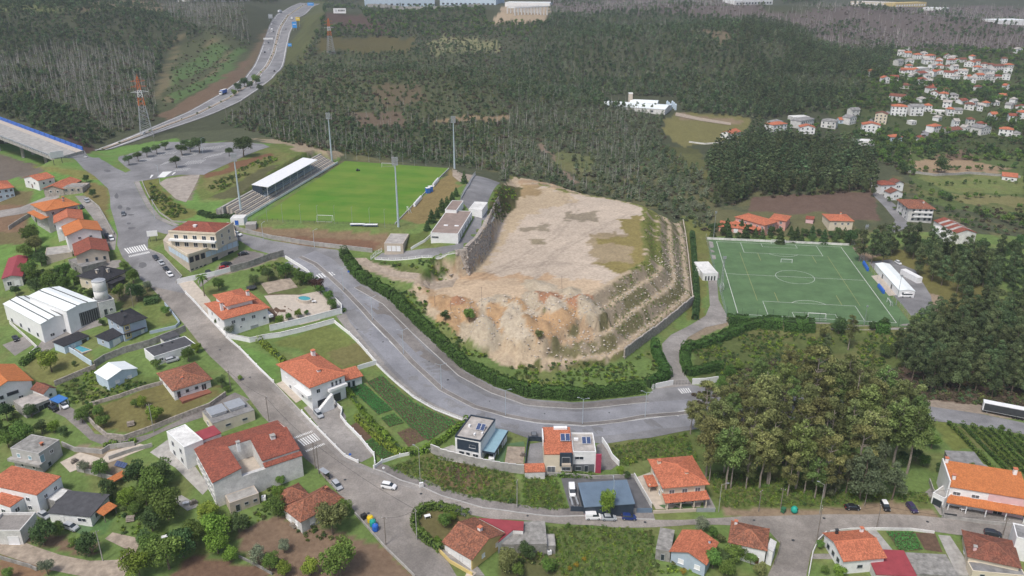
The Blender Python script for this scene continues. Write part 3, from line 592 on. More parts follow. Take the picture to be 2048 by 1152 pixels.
class House:
    def __init__(s,name,label,quad,h,wall='white_wall',cat='house',group=None,zg=None,world=None,skirt=1.2):
        if world is not None:p0,p1,p2 =[np.array(q,float)for q in world]; s.zg =zg
        else:
            z =G(*quad[1])[2]if zg is None else zg
            for _ in range(5):
                p0,p1,p2 =[at_z(q[0],q[1],z +h)[:2]for q in quad]
                if zg is None:c =(p0 +p2)/2; z =.5*z +.5*float(.5*gz(*c)+.5*gz(*p1))
            s.zg =z
        e0,e1 =p0 -p1,p2 -p1; a0,a1 =math.atan2(e0[1],e0[0]),math.atan2(e1[1],e1[0])
        df =(a1 -a0 +math.pi)% (2*math.pi)-math.pi; er =(abs(df)-math.pi /2)*(1 if df > 0 else -1)
        a0 += er /2; a1 -= er /2; L,Wd =np.linalg.norm(e0),np.linalg.norm(e1)
        s.U =-np.array([math.cos(a0),math.sin(a0)]); s.V =np.array([math.cos(a1),math.sin(a1)]); s.L,s.W,s.h =float(L),float(Wd),h
        s.o =p1 -s.U *L; s.flip =s.U[0]*s.V[1]-s.U[1]*s.V[0]< 0
        c =s.pt(L /2,Wd /2); s.loc =(float(c[0]),float(c[1]),s.zg); s.bot =min(float(gz(*s.pt(a,b)))for a in (0,L)for b in (0,Wd))-skirt -s.zg
        s.e =empty(name,s.loc,0,label,cat,group); s.wallm =wall
    def pt(s,u,v):return s.o +s.U *u +s.V *v
    def lp(s,u,v,z):q =s.pt(u,v); return (q[0]-s.loc[0],q[1]-s.loc[1],z)
    def face(s,mb,pts):
        P =[s.lp(*p)for p in pts]
        mb.poly(P[::-1]if s.flip else P)
    def rect(s,o=0):return [(-o,-o),(s.L +o,-o),(s.L +o,s.W +o),(-o,s.W +o)]
    def walls(s,gable=None,rise=0,name='wall',m=None,z1=None):
        L,W =s.L,s.W; z1 =s.h if z1 is None else z1; mb =MB(); c =[(0,0),(L,0),(L,W),(0,W)]
        for i in range(4):
            a,b =c[i],c[(i +1)% 4]; top =[(*b,z1),(*a,z1)]
            if gable == 'u' and i in (1,3):top.insert(1,((a[0]+b[0])/2,(a[1]+b[1])/2,z1 +rise))
            if gable == 'v' and i in (0,2):top.insert(1,((a[0]+b[0])/2,(a[1]+b[1])/2,z1 +rise))
            s.face(mb,[(*a,s.bot),(*b,s.bot)]+top)
        s.face(mb,[(0,0,z1),(L,0,z1),(L,W,z1),(0,W,z1)])
        s.wall =mb.build(name,m or s.wallm,s.e); return s
    def roofmesh(s,planes,m,th=.16,name='roof'):
        mb =MB()
        for pl in planes:s.face(mb,pl)
        n =len(mb.v); top =list(mb.f)
        # underside and fascia
        for f in top:
            k =len(mb.v); mb.v += [(mb.v[i][0],mb.v[i][1],mb.v[i][2]-th)for i in f]; mb.f.append([k +i for i in range(len(f))][::-1])
        edge ={}
        for fi,f in enumerate(top):
            for i in range(len(f)):
                a,b =mb.v[f[i]],mb.v[f[(i +1)% len(f)]]; key =tuple(sorted([tuple(np.round(a,2)),tuple(np.round(b,2))]))
                edge.setdefault(key,[]).append((a,b))
        for ls in edge.values():
            if len(ls)== 1:
                a,b =ls[0]; mb.poly([a,(a[0],a[1],a[2]-th),(b[0],b[1],b[2]-th),b])
        me =mb.mesh(name,m); uvl =me.uv_layers.new(name='UVMap')
        for p in me.polygons:
            nn =p.normal; e =Vector((0,0,1)).cross(nn)
            e =e.normalized()if e.length > 1e-3 else Vector((1,0,0)); sl_ =nn.cross(e)
            for li in p.loop_indices:
                co =me.vertices[me.loops[li].vertex_index].co; uvl.data[li].uv =(co.dot(e)+50,co.dot(sl_)+50)
        s.roof =obj(name,me,s.e); return s
    def hip(s,rise,m='tile_orange',over=.5,z=None,name='roof',rect=None,ridge=True):
        u0,u1,v0,v1 =rect or (0,s.L,0,s.W); u0 -= over; v0 -= over; u1 += over; v1 += over; z =s.h if z is None else z
        z0 =z -.05; z1 =z +rise; a =min(u1 -u0,v1 -v0)/2*.98; A,B,C,D =(u0,v0,z0),(u1,v0,z0),(u1,v1,z0),(u0,v1,z0)
        if u1 -u0 >= v1 -v0:
            m_ =(v0 +v1)/2; P,Q =(u0 +a,m_,z1),(u1 -a,m_,z1); pl =[[A,B,Q,P],[C,D,P,Q],[B,C,Q],[D,A,P]]
        else:
            m_ =(u0 +u1)/2; P,Q =(m_,v0 +a,z1),(m_,v1 -a,z1); pl =[[A,B,P],[B,C,Q,P],[C,D,Q],[D,A,P,Q]]
        s.roofmesh(pl,m,name=name)
        if ridge and 'tile' in m:
            mb =MB()
            for a_,b_ in ((P,Q),(A,P),(D,P)if u1 -u0 >= v1 -v0 else (B,P),(B,Q)if u1 -u0 >= v1 -v0 else (D,Q),(C,Q)):
                mb.tube(s.lp(*a_),s.lp(*b_),.13,.13,5)
            mb.build('ridge_tiles',m,s.roof)
        return s
    def gable(s,rise,m='tile_orange',over=.4,ax='u',ridge=True):
        L,W,o,z =s.L,s.W,over,s.h; s.walls(ax,rise)
        k =rise /((W if ax == 'u' else L)/2)*o
        if ax == 'u':
            P,Q =(-o,W /2,z +rise +.08),(L +o,W /2,z +rise +.08)
            pl =[[(-o,-o,z -k +.08),(L +o,-o,z -k +.08),Q,P],[(L +o,W +o,z -k +.08),(-o,W +o,z -k +.08),P,Q]]
        else:
            P,Q =(L /2,-o,z +rise +.08),(L /2,W +o,z +rise +.08)
            pl =[[(-o,W +o,z -k +.08),(-o,-o,z -k +.08),P,Q],[(L +o,-o,z -k +.08),(L +o,W +o,z -k +.08),Q,P]]
        s.roofmesh(pl,m)
        if ridge and 'tile' in m:MB().tube(s.lp(*P),s.lp(*Q),.14,.14,5).build('ridge_tiles',m,s.roof)
        return s
    def shed(s,dz,m,over=.3,hi=2,z=None,name='roof',rect=None):
        """single slope; hi: side (0..3) that is dz higher"""
        u0,u1,v0,v1 =rect or (0,s.L,0,s.W); z =s.h if z is None else z
        c =[(u0 -over,v0 -over),(u1 +over,v0 -over),(u1 +over,v1 +over),(u0 -over,v1 +over)]
        up ={0:(0,1),1:(1,2),2:(2,3),3:(3,0)}[hi]
        s.roofmesh([[(*p,z +.03+(dz if i in up else 0))for i,p in enumerate(c)]],m,.2,name); return s
    def flat(s,m='grey_roof',par=.4,z=None,parm=None):
        z =s.h if z is None else z; L,W =s.L,s.W; mb =MB(); t =.22
        s.face(mb,[(t,t,z +.06),(L -t,t,z +.06),(L -t,W -t,z +.06),(t,W -t,z +.06)]); s.roof =mb.build('roof',m,s.e)
        if par:
            mb =MB(); o =.04
            for r in ((-o,L +o,-o,t),(-o,L +o,W -t,W +o),(-o,t,t,W -t),(L -t,L +o,t,W -t)):
                mb.prism([s.lp(a,b,0)[:2]for a,b in ((r[0],r[2]),(r[1],r[2]),(r[1],r[3]),(r[0],r[3]))],z +.002,z +par)
            mb.build('parapet',parm or s.wallm,s.e)
        return s
    def side(s,i):
        L,W =s.L,s.W
        return {0:((0,0),(1,0),L,(0,-1)),1:((L,0),(0,1),W,(1,0)),2:((L,W),(-1,0),L,(0,1)),3:((0,W),(0,-1),W,(-1,0))}[i]
    def win(s,i,f,z,w=1.2,h=1.2,kind='window',label=None,set_=0.0):
        """opening on side i at fraction f along it, its foot z above ground"""
        (u,v),(du,dv),ln,(nu,nv)=s.side(i); w =min(w,ln *.9); u += du *ln *f +nu *set_; v += dv *ln *f +nv *set_
        n =s.U *nu +s.V *nv; a =math.atan2(n[1],n[0])+math.pi /2
        pm,fm =win_mesh(w,h,kind); nm ='garage_door' if kind == 'garage' else 'door' if 'door' in kind or h > 1.9 else 'window'
        o =obj(nm,pm,s.e,s.lp(u,v,z)); o.rotation_euler =(0,0,a); f_ =obj('frame',fm,o)
        if label:o['label']=label
        return o
    def wins(s,i,fs,zs,w=1.2,h=1.2,kind='window'):
        for z in ([zs]if np.isscalar(zs)else zs):
            for f in fs:s.win(i,f,z,w,h,kind)
        return s
    def chimney(s,fu,fv,top,w=.8,m=None,cap='tile_orange',d=None):
        u,v =fu *s.L,fv *s.W; d =d or w; q =s.lp(u,v,0); rz =math.atan2(s.U[1],s.U[0])
        c =MB().box((q[0],q[1],s.h +(top -.3)/2-.2),(w,d,top +.1),rz).build('chimney',m or s.wallm,s.e)
        MB().box((q[0],q[1],s.h +top +.02),(w +.25,d +.25,.16),rz).build('cap',cap,c); return s
    def box(s,name,u0,u1,v0,v1,z0,z1,m):
        return MB().prism([s.lp(a,b,0)[:2]for a,b in ((u0,v0),(u1,v0),(u1,v1),(u0,v1))],z0,z1).build(name,m,s.e)
    def panels(s,fu,fv,nu,z,w=1.0,l=1.9,tilt=.6):
        for i in range(nu):
            u,v =fu *s.L +i *(w +.12),fv *s.W; mb =MB()
            s.face(mb,[(u,v,z),(u +w,v,z),(u +w,v +l,z +tilt),(u,v +l,z +tilt)]); s.face(mb,[(u,v,z -.06),(u,v +l,z +tilt -.06),(u +w,v +l,z +tilt -.06),(u +w,v,z -.06)])
            pn =mb.build('solar_panel','panel_solar',s.e)
            fr =MB()
            for a,b in (((u,v,z),(u +w,v,z)),((u +w,v,z),(u +w,v +l,z +tilt)),((u +w,v +l,z +tilt),(u,v +l,z +tilt)),((u,v +l,z +tilt),(u,v,z))):fr.tube(s.lp(*a),s.lp(*b),.04,.04,4)
            fr.tube(s.lp(u +w /2,v +l,z +tilt),s.lp(u +w /2,v +l,z -.2),.04,.04,4); fr.build('frame','white_metal',pn)
        return s
def wall(label,pts,h=1.6,th=.25,m='white_wall',name='garden_wall',cap=None,closed=False,cat='wall',posts=0):
    P =line(pts); c =P[len(P)// 2]; root =empty(name,c,0,label,cat)
    ribbon(MB(),P,-th /2,th /2,0,h,2.0,closed).off(c).build('wall',m,root)
    if cap:
        mb =MB(); Q =dense(P,2.0,closed)
        for a,b in zip(Q[:-1],Q[1:]):
            d =np.array(b[:2])-np.array(a[:2]); ln =np.hypot(*d); mid =(np.array(a)+np.array(b))/2
            mb.box((mid[0],mid[1],max(gz(a[0],a[1]),gz(b[0],b[1]))+h +.045),(ln +.02,th +.12,.08),math.atan2(d[1],d[0]))
        mb.off(c).build('coping',cap,root)
    if posts:
        for q in dense(P,posts,closed):MB().box((q[0],q[1],gz(q[0],q[1])+(h +.3)/2),(th +.14,th +.14,h +.3)).off(c).build('pillar',m,root)
    return root
def fence(label,pts,h=1.0,m='white_wall',step=2.4,base=.35,name='fence',rails=2,pr=.06,cat='fence',mesh=None):
    """posts on a low wall with rails"""
    P =line(pts); c =P[len(P)// 2]; root =empty(name,c,0,label,cat); Q =dense(P,step,False)
    if base:ribbon(MB(),P,-.12,.12,0,base).off(c).build('base_wall',m,root)
    mb =MB(); T =[(q[0],q[1],float(gz(q[0],q[1])))for q in Q]
    for k in range(rails):
        z =base +(h -base)*(k +1)/rails
        for a,b in zip(T[:-1],T[1:]):mb.tube((a[0],a[1],a[2]+z),(b[0],b[1],b[2]+z),pr *.7,pr *.7,4)
    mb.off(c).build('rails',m,root)
    pm =MB().box((0,0,h /2),(pr *2.4,pr *2.4,h +.1)).mesh('post',m)
    for t_ in T:obj('post',pm,root,(t_[0]-c[0],t_[1]-c[1],t_[2]-c[2]))
    if mesh:
        n =MB()
        for a,b in zip(T[:-1],T[1:]):
            ln =math.hypot(b[0]-a[0],b[1]-a[1]); k =max(2,int(ln /.45))
            for i in range(k):
                f =i /k; q =[a[j]+(b[j]-a[j])*f for j in range(3)]; n.tube((q[0],q[1],q[2]+base),(q[0],q[1],q[2]+h),.018,.018,3,False)
        o =n.off(c).build('bars',m,root); o['kind']='stuff'
    return root
# ------------------------------------------------------------------ buildings, left of the street
H =House
h =H('house','white gabled house with orange roof below the road bridge',[(47,355),(76,361),(108,354)],4.6); h.gable(1.6,ax='v').wins(0,[.3,.7],[2.2],1.0,1.1).wins(0,[.5],[.1],1,2.0,'door').wins(1,[.3,.7],[2.2],.9,1)
h =H('house','low stone house with orange roof right of the white gabled house',[(94,374),(126,377),(142,361)],3.0,'stone'); h.gable(1.6,ax='v',over=.6).wins(0,[.35,.7],.9,.9,1)
h =H('ruin','roofless grey stone ruin beside the low stone house',[(130,373),(164,375),(168,366)],2.6,'stone','ruin')
h.walls(); h.wins(0,[.2,.5,.8],1,.9,1,'dark'); h.box('roof_slab',.5,h.L -.5,.5,h.W *.6,h.h +.01,h.h +.2,'concrete_old')
h =H('house','pale blue two-storey house with orange roof cut by the left frame edge',[(-18,380),(26,374),(10,362)],5.2,'light_blue'); h.walls().hip(1.6).wins(0,[.35,.65,.88],[.6,3.2],1.1,1.2).wins(1,[.5],3.2)
h =H('apartment_house','tall grey apartment house with wide bright orange hipped roof',[(68,408),(91,421),(154,408)],9.5,'grey_wall'); h.walls().hip(2.0,'tile_bright',.8)
h.wins(0,[.25,.6],[1,4,7],1.1,1.2).wins(1,[.2,.45,.7,.9],[1,4,7],1.2,1.3); h.shed(.5,'tile_bright',.9,2,6.2,'awning_roof',(0,h.L,-2,-.2)); h.chimney(.7,.7,2.0).chimney(.3,.85,1.9)
h =H('house','white house with red-orange gable behind the bright orange gabled house',[(110,444),(164,438),(156,420)],6.8); h.gable(1.8,'tile_orange',ax='v',over=.6).wins(0,[.35,.7],[1,4],1.4,1.2,'shutter').wins(3,[.3,.7],[4],1,1.1)
h.box('balcony',h.L *.1,h.L *.9,-1.1,-.01,3.3,4.1,'white_wall')
h =H('house','white house with bright orange gable roof and two small windows',[(133,470),(201,460),(190,443)],6.5); h.gable(2.0,'tile_bright',ax='v',over=.7).wins(0,[.35,.68],[4.2],.9,.6,'dark').wins(3,[.3,.7],[1.5,4],1.0,1.1)
h =H('house','beige house with worn red gable roof above the grey ruin',[(152,508),(216,501),(197,481)],4.8,'beige_wall'); h.gable(1.9,'tile_red',ax='v',over=.6).wins(0,[.3,.6,.85],[1.4],.9,1.3,'dark')
h =H('shed','grey concrete shed with flat sagging roof below the red gable',[(156,516),(163,535),(205,520)],3.0,'concrete_old','shed'); h.walls().flat('grey_roof',.25).wins(0,[.5],.6,.9,1,'dark')
h =H('shed','long cream lean-to beside the worn red gable house',[(86,497),(90,512),(143,507)],3.0,'beige_wall','shed'); h.walls().flat('concrete',.2).wins(0,[.5],.8)
h =H('house','cream bungalow with black hipped roof and two brick chimneys',[(170,547),(206,561),(244,541)],4.0,'cream_wall'); h.walls().hip(2.6,'tile_dark',.7).wins(0,[.3,.7],1.2,1,1).wins(1,[.2,.5,.75],1.0,1.1,1.1)
h.chimney(.55,.25,2.6,.9,'beige_wall','concrete').chimney(.8,.45,2.6,.9,'beige_wall','concrete'); h.shed(-.4,'tile_dark',.2,1,3.1,'porch_roof',(h.L,h.L +3,h.W *.1,h.W *.7)); h.box('porch_wall',h.L +.02,h.L +2.6,h.W *.15,h.W *.65,h.bot,2.4,'dark_metal')
h =H('shed','outbuilding with dark pink metal roof at the left edge',[(5,556),(43,552),(41,514)],3.6,'white_old','shed'); h.gable(.9,'maroon_sheet',ax='v').wins(0,[.3],.3,1.4,1.6).wins(0,[.7],0,1.8,2.1,'white')
# warehouse
h =H('warehouse','large white warehouse with striped metal roof',[(16,605),(81,648),(137,629)],6.6,'white_metal','warehouse'); h.gable(1.2,'white_sheet',.2,'u',False)
h.wins(1,[.3,.75],.9,1.4,1).wins(0,[.15,.4,.62,.85],.6,1.3,1.3,'dark')
for f in (.25,.5,.75):h.box('roof_seam',-.3,h.L +.3,h.W *f -.14,h.W *f +.14,h.h +1.2*(1-abs(f -.5)*2)+.1,h.h +1.2*(1-abs(f -.5)*2)+.32,'dark_metal')
h =H('warehouse','white warehouse wing with dark sliding door beside the tank',[(134,623),(193,602),(124,571)],7.0,'white_metal','warehouse'); h.gable(1.0,'white_sheet',.2,'v',False); h.win(0,.68,-.4,7.0,5.0,'darkdoor')
for f in (.35,.7):h.box('roof_seam',h.L *f -.14,h.L *f +.14,-.3,h.W +.3,h.h +1.0*(1-abs(f -.5)*2)+.1,h.h +(1-abs(f -.5)*2)+.3,'dark_metal')
for k_ in range(9):h.box('door_rib',h.L *.68-3.2+k_ *.8,h.L *.68-3.1+k_ *.8,-.13,-.06,-.3,4.5,'grey_metal')
h =H('annex','plain white annex block carrying the tank',[(198,608),(228,599),(222,588)],5.0,'white_old','annex'); h.walls().flat('grey_roof',.3).win(0,.35,0,1,2.1,'dark'); h.win(0,.7,1,1,1)
t =h.pt(h.L *.42,h.W *.5); r =empty('storage_tank',(t[0],t[1],h.zg +5.07),0,'white ringed cylindrical tank standing on the annex','tank')
MB().lathe([(2.35,0),(2.35,3.6),(2.3,3.65),(2.3,3.8),(2.35,3.85),(2.35,7.4),(2.0,7.6)],n=20).build('shell','white_old',r,True)
for z_ in (.2,3.72,7.3):MB().lathe([(2.42,z_),(2.42,z_ +.18)],n=20).build('hoop','grey_metal',r)
MB().lathe([(2.1,7.58),(1.4,7.9),(.3,8.0)],n=16).build('lid','grey_metal',r)
# blue-grey house with yellow panels
h =H('house','blue-grey house with charcoal hipped roof and yellow window panels',[(210,633),(244,650),(292,636)],6.0,'blue_wall'); h.walls().hip(1.7,'tile_dark',.6); h.chimney(.35,.45,2.1,.6,'dark_metal','dark_metal').chimney(.75,.3,1.8,.6,'dark_metal','dark_metal')
for z_ in (.4,3.2):h.box('yellow_panel',h.L +.01,h.L +.06,h.W *.05,h.W *.30,z_,z_ +2.4,'yellow_wall')
h.win(1,.17,1.1,1.2,1.1,'window',set_=.07); h.win(1,.17,3.9,1.2,1.1,'window',set_=.07); h.win(1,.78,.1,1.0,2.1,'white'); h.wins(0,[.3,.7],3.8,1,1.1); h.shed(-.3,'tile_dark',.0,3,2.9,'porch_roof',(h.L -.1,h.L +1.4,-.3,h.W *.9))
h =H('garage','low blue-grey garage with charcoal roof in front of the yellow-panelled house',[(198,670),(217,681),(246,667)],2.8,'blue_wall','garage'); h.walls().shed(.5,'tile_dark',.4,2); h.win(1,.45,0,2.6,2.2,'white'); h.wins(0,[.5],.9,1,.9)
h =H('pool_house','pool house with charcoal roof beside the small pool',[(115,682),(128,692),(168,670)],2.6,'light_blue','pool house'); h.walls().shed(.3,'tile_dark',.3,3); h.wins(1,[.3,.4],.8,.5,1,'white').win(1,.8,0,1.8,2.1,'dark')
h =H('garage','long white garage with flat black roof above the street',[(294,696),(308,714),(386,685)],3.0,'white_wall','garage'); h.walls().flat('slate',.12); h.wins(1,[.15,.85],.9,1.2,1)
for f in (.35,.6):h.box('roof_vent',h.L *.2,h.L *.3,h.W *f,h.W *f +.5,3.06,3.5,'dark_metal')
h =H('hut','small hut with dark roof behind the long white garage',[(323,674),(328,680),(355,669)],2.4,'white_old','hut'); h.walls().shed(.3,'slate',.3,3)
h =H('shed','blue-white gabled metal shed on the weedy slope',[(192,744),(215,759),(272,736)],3.6,'light_blue','shed'); h.gable(1.5,'white_sheet',.3,'u',False); h.wins(1,[.3,.72],1.2,1.3,.9,'white')
h =H('house','white bungalow with patchy orange roof and brick terrace',[(318,746),(347,780),(420,757)],3.2); h.walls().hip(1.9,'tile_old',.5); h.wins(1,[.12],.1,.9,2.1,'dark').wins(1,[.35,.6],1.1,.9,.9,'dark').wins(1,[.8],.1,1.4,2.0).chimney(.75,.35,1.6,.6).wins(0,[.5],1,1,1)
h.box('terrace',h.L,h.L +3,h.W *.1,h.W *.9,h.bot,.05,'tile_brown')
h =H('house','white gabled house with bright orange roof at the left frame edge',[(-30,788),(62,760),(20,731)],5.6); h.gable(2.4,'tile_bright',ax='v',over=.6).wins(0,[.55],2.8,3.2,1.1,'dark').wins(0,[.3],2.5,1,1.1,'dark').wins(0,[.3,.7],.2,1.2,1.4)
h =H('annex','small white annex with faded red gable roof',[(66,776),(87,786),(110,775)],3.2,'white_wall','annex'); h.gable(1.2,'tile_brown',ax='u').wins(1,[.5],1.2,.8,.8,'dark')
h =H('carport','open carport under a bright blue sheet roof',[(102,799),(117,806),(134,796)],2.5,'white_wall','carport'); h.shed(.3,'blue_tarp',.1,3)
for a,b in ((.02,.04),(.02,.96),(.96,.04),(.96,.96)):h.box('post',h.L *a,h.L *a +.2,h.W *b -.1,h.W *b +.1,h.bot,2.5,'white_metal')
h.box('back_wall',0,.2,.1,h.W -.1,h.bot,2.5,'white_wall')
h =H('garage','grey garage block with flat concrete roof and open bays',[(27,802),(49,818),(100,798)],3.0,'concrete','garage'); h.walls().flat('pale_roof',.12); h.win(1,.88,.0,2.6,2.3,'dark'); h.win(1,.6,0,1.4,2.1,'dark')
h =H('house','unfinished grey house with mottled concrete roof and teal shutters',[(20,897),(77,908),(119,880)],6.0,'grey_wall'); h.walls().flat('concrete_old',.15); h.wins(0,[.25,.65],3.6,1.0,1.1,'teal').wins(1,[.1],3.0,1.3,2.1,'teal').wins(1,[.55],3.8,1,1).wins(0,[.3,.7],.6,.9,1).wins(1,[.35],.6,1,1.2,'dark'); h.chimney(.75,.5,.9,.6,'door_wood','tile_orange')
h.box('balcony',-.6,h.L +.8,-1.3,-.01,2.5,3.3,'concrete')
h =H('house','white house with broad flat-pitched orange roof at the lower left',[(-20,969),(73,990),(118,952)],6.0); h.walls().shed(.9,'tile_orange',.05,3); h.wins(0,[.5,.8],[1,3.6],1.1,1.1).wins(1,[.3,.7],[3.4],1,1)
h.box('parapet',-.25,-.01,0,h.W,5,6.6,'white_wall')
h =H('annex','lower orange-roofed wing in front of the flat-pitched orange roof',[(-20,1004),(20,1014),(47,995)],5.0,'white_wall','annex'); h.walls().shed(.6,'tile_orange',.05,3); h.wins(0,[.6],2.5).wins(1,[.4],2.4,1.2,1.2)
h =H('terrace','white walled terrace in front of the lower orange-roofed wing',[(-20,1058),(41,1066),(62,1030)],3.4,'white_old','terrace'); h.walls().flat('pavement',.8); h.wins(0,[.75],0,2.6,2.2,'white')
h =H('bungalow','white bungalow with dark felt roof beside two parked cars',[(108,1015),(180,1032),(208,994)],3.0,'white_wall','bungalow'); h.walls().shed(.7,'slate',.35,2); h.wins(0,[.3],0,.9,2.0,'white').wins(0,[.78],1.0,2.2,1).wins(1,[.3],1)
h =H('lean_to','orange-roofed lean-to shelter on the dark felt bungalow',[(193,1025),(207,1030),(232,1012)],2.5,'white_old','shelter'); h.shed(.5,'tile_bright',.2,3)
for a,b in ((.9,.06),(.9,.94),(.1,.94)):h.box('post',h.L *a,h.L *a +.15,h.W *b -.08,h.W *b +.08,h.bot,2.5,'wood_pole')
h =H('shed','white flat-roofed shed between the orange roof and dark bungalow',[(87,998),(110,1004),(144,982)],2.8,'concrete_old','shed'); h.walls().flat('white_old',.15)
h =H('shelter','small tiled shelter with orange roof among shrubs',[(219,958),(229,965),(252,945)],2.0,'white_old','shelter'); h.shed(.4,'tile_bright',.1,0)
for a,b in ((.1,.06),(.1,.94),(.9,.06),(.9,.94)):h.box('post',h.L *a -.08,h.L *a +.08,h.W *b -.08,h.W *b +.08,h.bot,2.0,'wood_pole')
# courtyard building
Q0,Q1,Q2 =(368,897),(426,964),(609,917)
h =H('courtyard_building','large white building with weathered red roof around a courtyard',[Q0,Q1,Q2],7.2,'white_old','building'); L,W =h.L,h.W
def wing(name,u0,u1,v0,v1,z1,planes,m='tile_red'):
    h.box(name,u0,u1,v0,v1,h.bot,z1,'white_old'); h.roofmesh(planes,m)
cu0,cu1,cv0,cv1 =L *.40,L *.94,W *.31,W *.58
h.box('wing_wall',0,L,0,cv0 -.02,h.bot,7.15,'white_old'); h.box('wing_wall',0,cu0 -.02,cv0,cv1,h.bot,7.15,'white_old'); h.box('wing_wall',0,L *.9,cv1 +.02,W,h.bot,7.15,'white_old'); h.box('wing_wall',L *.9+.01,L,cv1 +.02,W,h.bot,6.4,'white_old'); h.box('courtyard_wall',cu1 +.02,L,cv0,cv1,h.bot,6.0,'white_old')
h.box('courtyard_floor',cu0,cu1,cv0,cv1,h.bot,3.2,'paving_cream')
z0,z1,z2 =7.2,8.7,9.3
h.roofmesh([[(-.3,-.3,z0 -.1),(cu0,cv0,z1),(cu0,W +.3,z1),(-.3,W +.3,z0 -.1)]],'tile_red'); h.roofmesh([[(-.3,-.3,z0 -.1),(L +.2,-.3,z0 -.1),(L +.2,cv0 +.2,z1 +.05),(cu0,cv0,z1)]],'tile_red')
h.roofmesh([[(cu0 +.02,cv1 -.3,z2),(L *.91,cv1 -.3,7.5),(L *.91,W +.3,7.5),(cu0 +.02,W +.3,z2)]],'tile_red'); h.roofmesh([[(L *.92,cv1 -.3,6.95),(L +.1,cv1 -.3,6.5),(L +.1,W +.3,6.5),(L *.92,W +.3,6.95)]],'tile_red')
mb =MB()
for P_ in ([(L,0,7.1),(L,cv0,7.1),(L,cv0,z1 -.15)],[(cu0,cv0,7.1),(cu0,cv1,7.1),(cu0,cv1,z1 -.15),(cu0,cv0,z1 -.15)][::-1],[(L,cv0,7.1),(cu0,cv0,7.1),(cu0,cv0,z1 -.15),(L,cv0,z1 -.15)],[(cu0,cv1 +.02,7.1),(L *.91,cv1 +.02,7.1),(L *.91,cv1 +.02,7.35),(cu0,cv1 +.02,z2 -.15)],[(L *.91,W -.01,7.1),(0,W -.01,7.1),(cu0,W -.01,z2 -.15)],[(L *.905,cv1,6.5),(L *.905,W,6.5),(L *.905,W,7.4),(L *.905,cv1,7.4)],[(cu0,W,z1 -.1),(cu0,cv1,z1 -.1),(cu0,cv1,z2 -.1),(cu0,W,z2 -.1)]):h.face(mb,P_)
mb.build('gable_wall','white_old',h.e)
h.wins(0,[.1,.24,.38,.52,.66,.8,.92],[.6,3.9],1.3,1.7,'shutter'); h.chimney(.45,.42,2.6,.9,'white_wall','concrete').chimney(.55,.80,2.6,1.2,'white_wall','concrete')
for f in (.2,.5,.8):
    o =h.win(3,f,4,1.2,1.4)
h =H('annex','white flat-roofed annex joined to the courtyard building',[(337,863),(368,896),(405,880)],6.6,'white_wall','annex'); h.walls().flat('white_old',.3); h.wins(0,[.3,.75],[.8,3.8],1.2,1.2,'dark')
h =H('canopy','maroon sheet canopy behind the courtyard building',[(392,866),(405,880),(441,865)],5.5,'white_old','canopy'); h.walls().shed(.3,'maroon_sheet',.1,3)
h =H('bungalow','flat-roofed cream bungalow with two raised roof lights',[(405,823),(425,848),(508,820)],3.4,'cream_wall','bungalow'); h.walls().flat('grey_roof',.12,parm='concrete_old'); h.wins(1,[.35,.75],1.2,1.4,.6,'dark').wins(0,[.5],1)
for f in (.08,.52):
    h.box('roof_light',h.L *.12,h.L *.62,h.W *f,h.W *(f +.36),3.5,4.4,'white_old'); h.box('roof_light_cover',h.L *.08,h.L *.66,h.W *(f -.02),h.W *(f +.38),4.41,4.52,'grey_metal')
h =H('house','old cottage with uneven terracotta hipped roof by the street',[(572,1014),(602,1041),(680,994)],3.6,'white_old'); h.walls().hip(2.6,'tile_old',.5); h.wins(1,[.25],1.0,1.2,1.4,'white').wins(0,[.3,.7],1,1,1.3,'white'); h.chimney(.35,.9,1.7,.6,'tile_old','tile_old')
h =H('annex','smaller hipped terracotta wing of the old cottage',[(558,983),(570,1008),(612,985)],3.3,'white_old','annex'); h.walls().hip(1.8,'tile_old',.3); h.wins(0,[.5],1,.8,1)
h =H('annex','pinkish flat-roofed outhouse against the courtyard building',[(451,991),(459,1007),(517,986)],3.2,'beige_wall','outhouse'); h.walls().flat('concrete',.12); h.win(1,.25,0,1,2.0,'dark'); h.wins(1,[.55,.85],1.2,.9,.7,'dark')
# corner apartment block with red hipped roof
zb =G(385,548)[2]-.3; pod =[at_z(px,py,zb +7.4)[:2]for px,py in ((326,480),(336,488),(376,512),(410,501),(474,478),(466,446),(340,462))]
c0 =np.mean(pod,0); e_ =empty('apartment_block',(c0[0],c0[1],zb),0,'beige corner apartment block with red hipped roof on a wide podium','apartment block')
MB().prism([tuple(p -c0)for p in pod],-4,7.4).build('podium','beige_wall',e_)
def strip(a,b,z0,z1,m,name,out=.06,n=1,gap=.0,parent=e_):
    """panels along podium edge a-b"""
    a,b =np.array(a)-c0,np.array(b)-c0; d =b -a; ln =np.hypot(*d); d =d /ln; nrm =np.array([d[1],-d[0]])
    if nrm @ (a +b)< 0:nrm =-nrm
    for i in range(n):
        f0,f1 =ln *(i +gap)/n,ln *(i +1-gap)/n; q =a +d *(f0 +f1)/2+nrm *out /2
        MB().box((q[0],q[1],(z0 +z1)/2),(f1 -f0,out,z1 -z0),math.atan2(d[1],d[0])).build(name,m,parent)
strip(pod[1],pod[2],4.4,6.6,'light_blue','window',n=6,gap=.06); strip(pod[2],pod[3],4.4,6.6,'glass','window',n=3,gap=.15); strip(pod[3],pod[4],4.4,6.7,'light_blue','window',n=6,gap=.04)
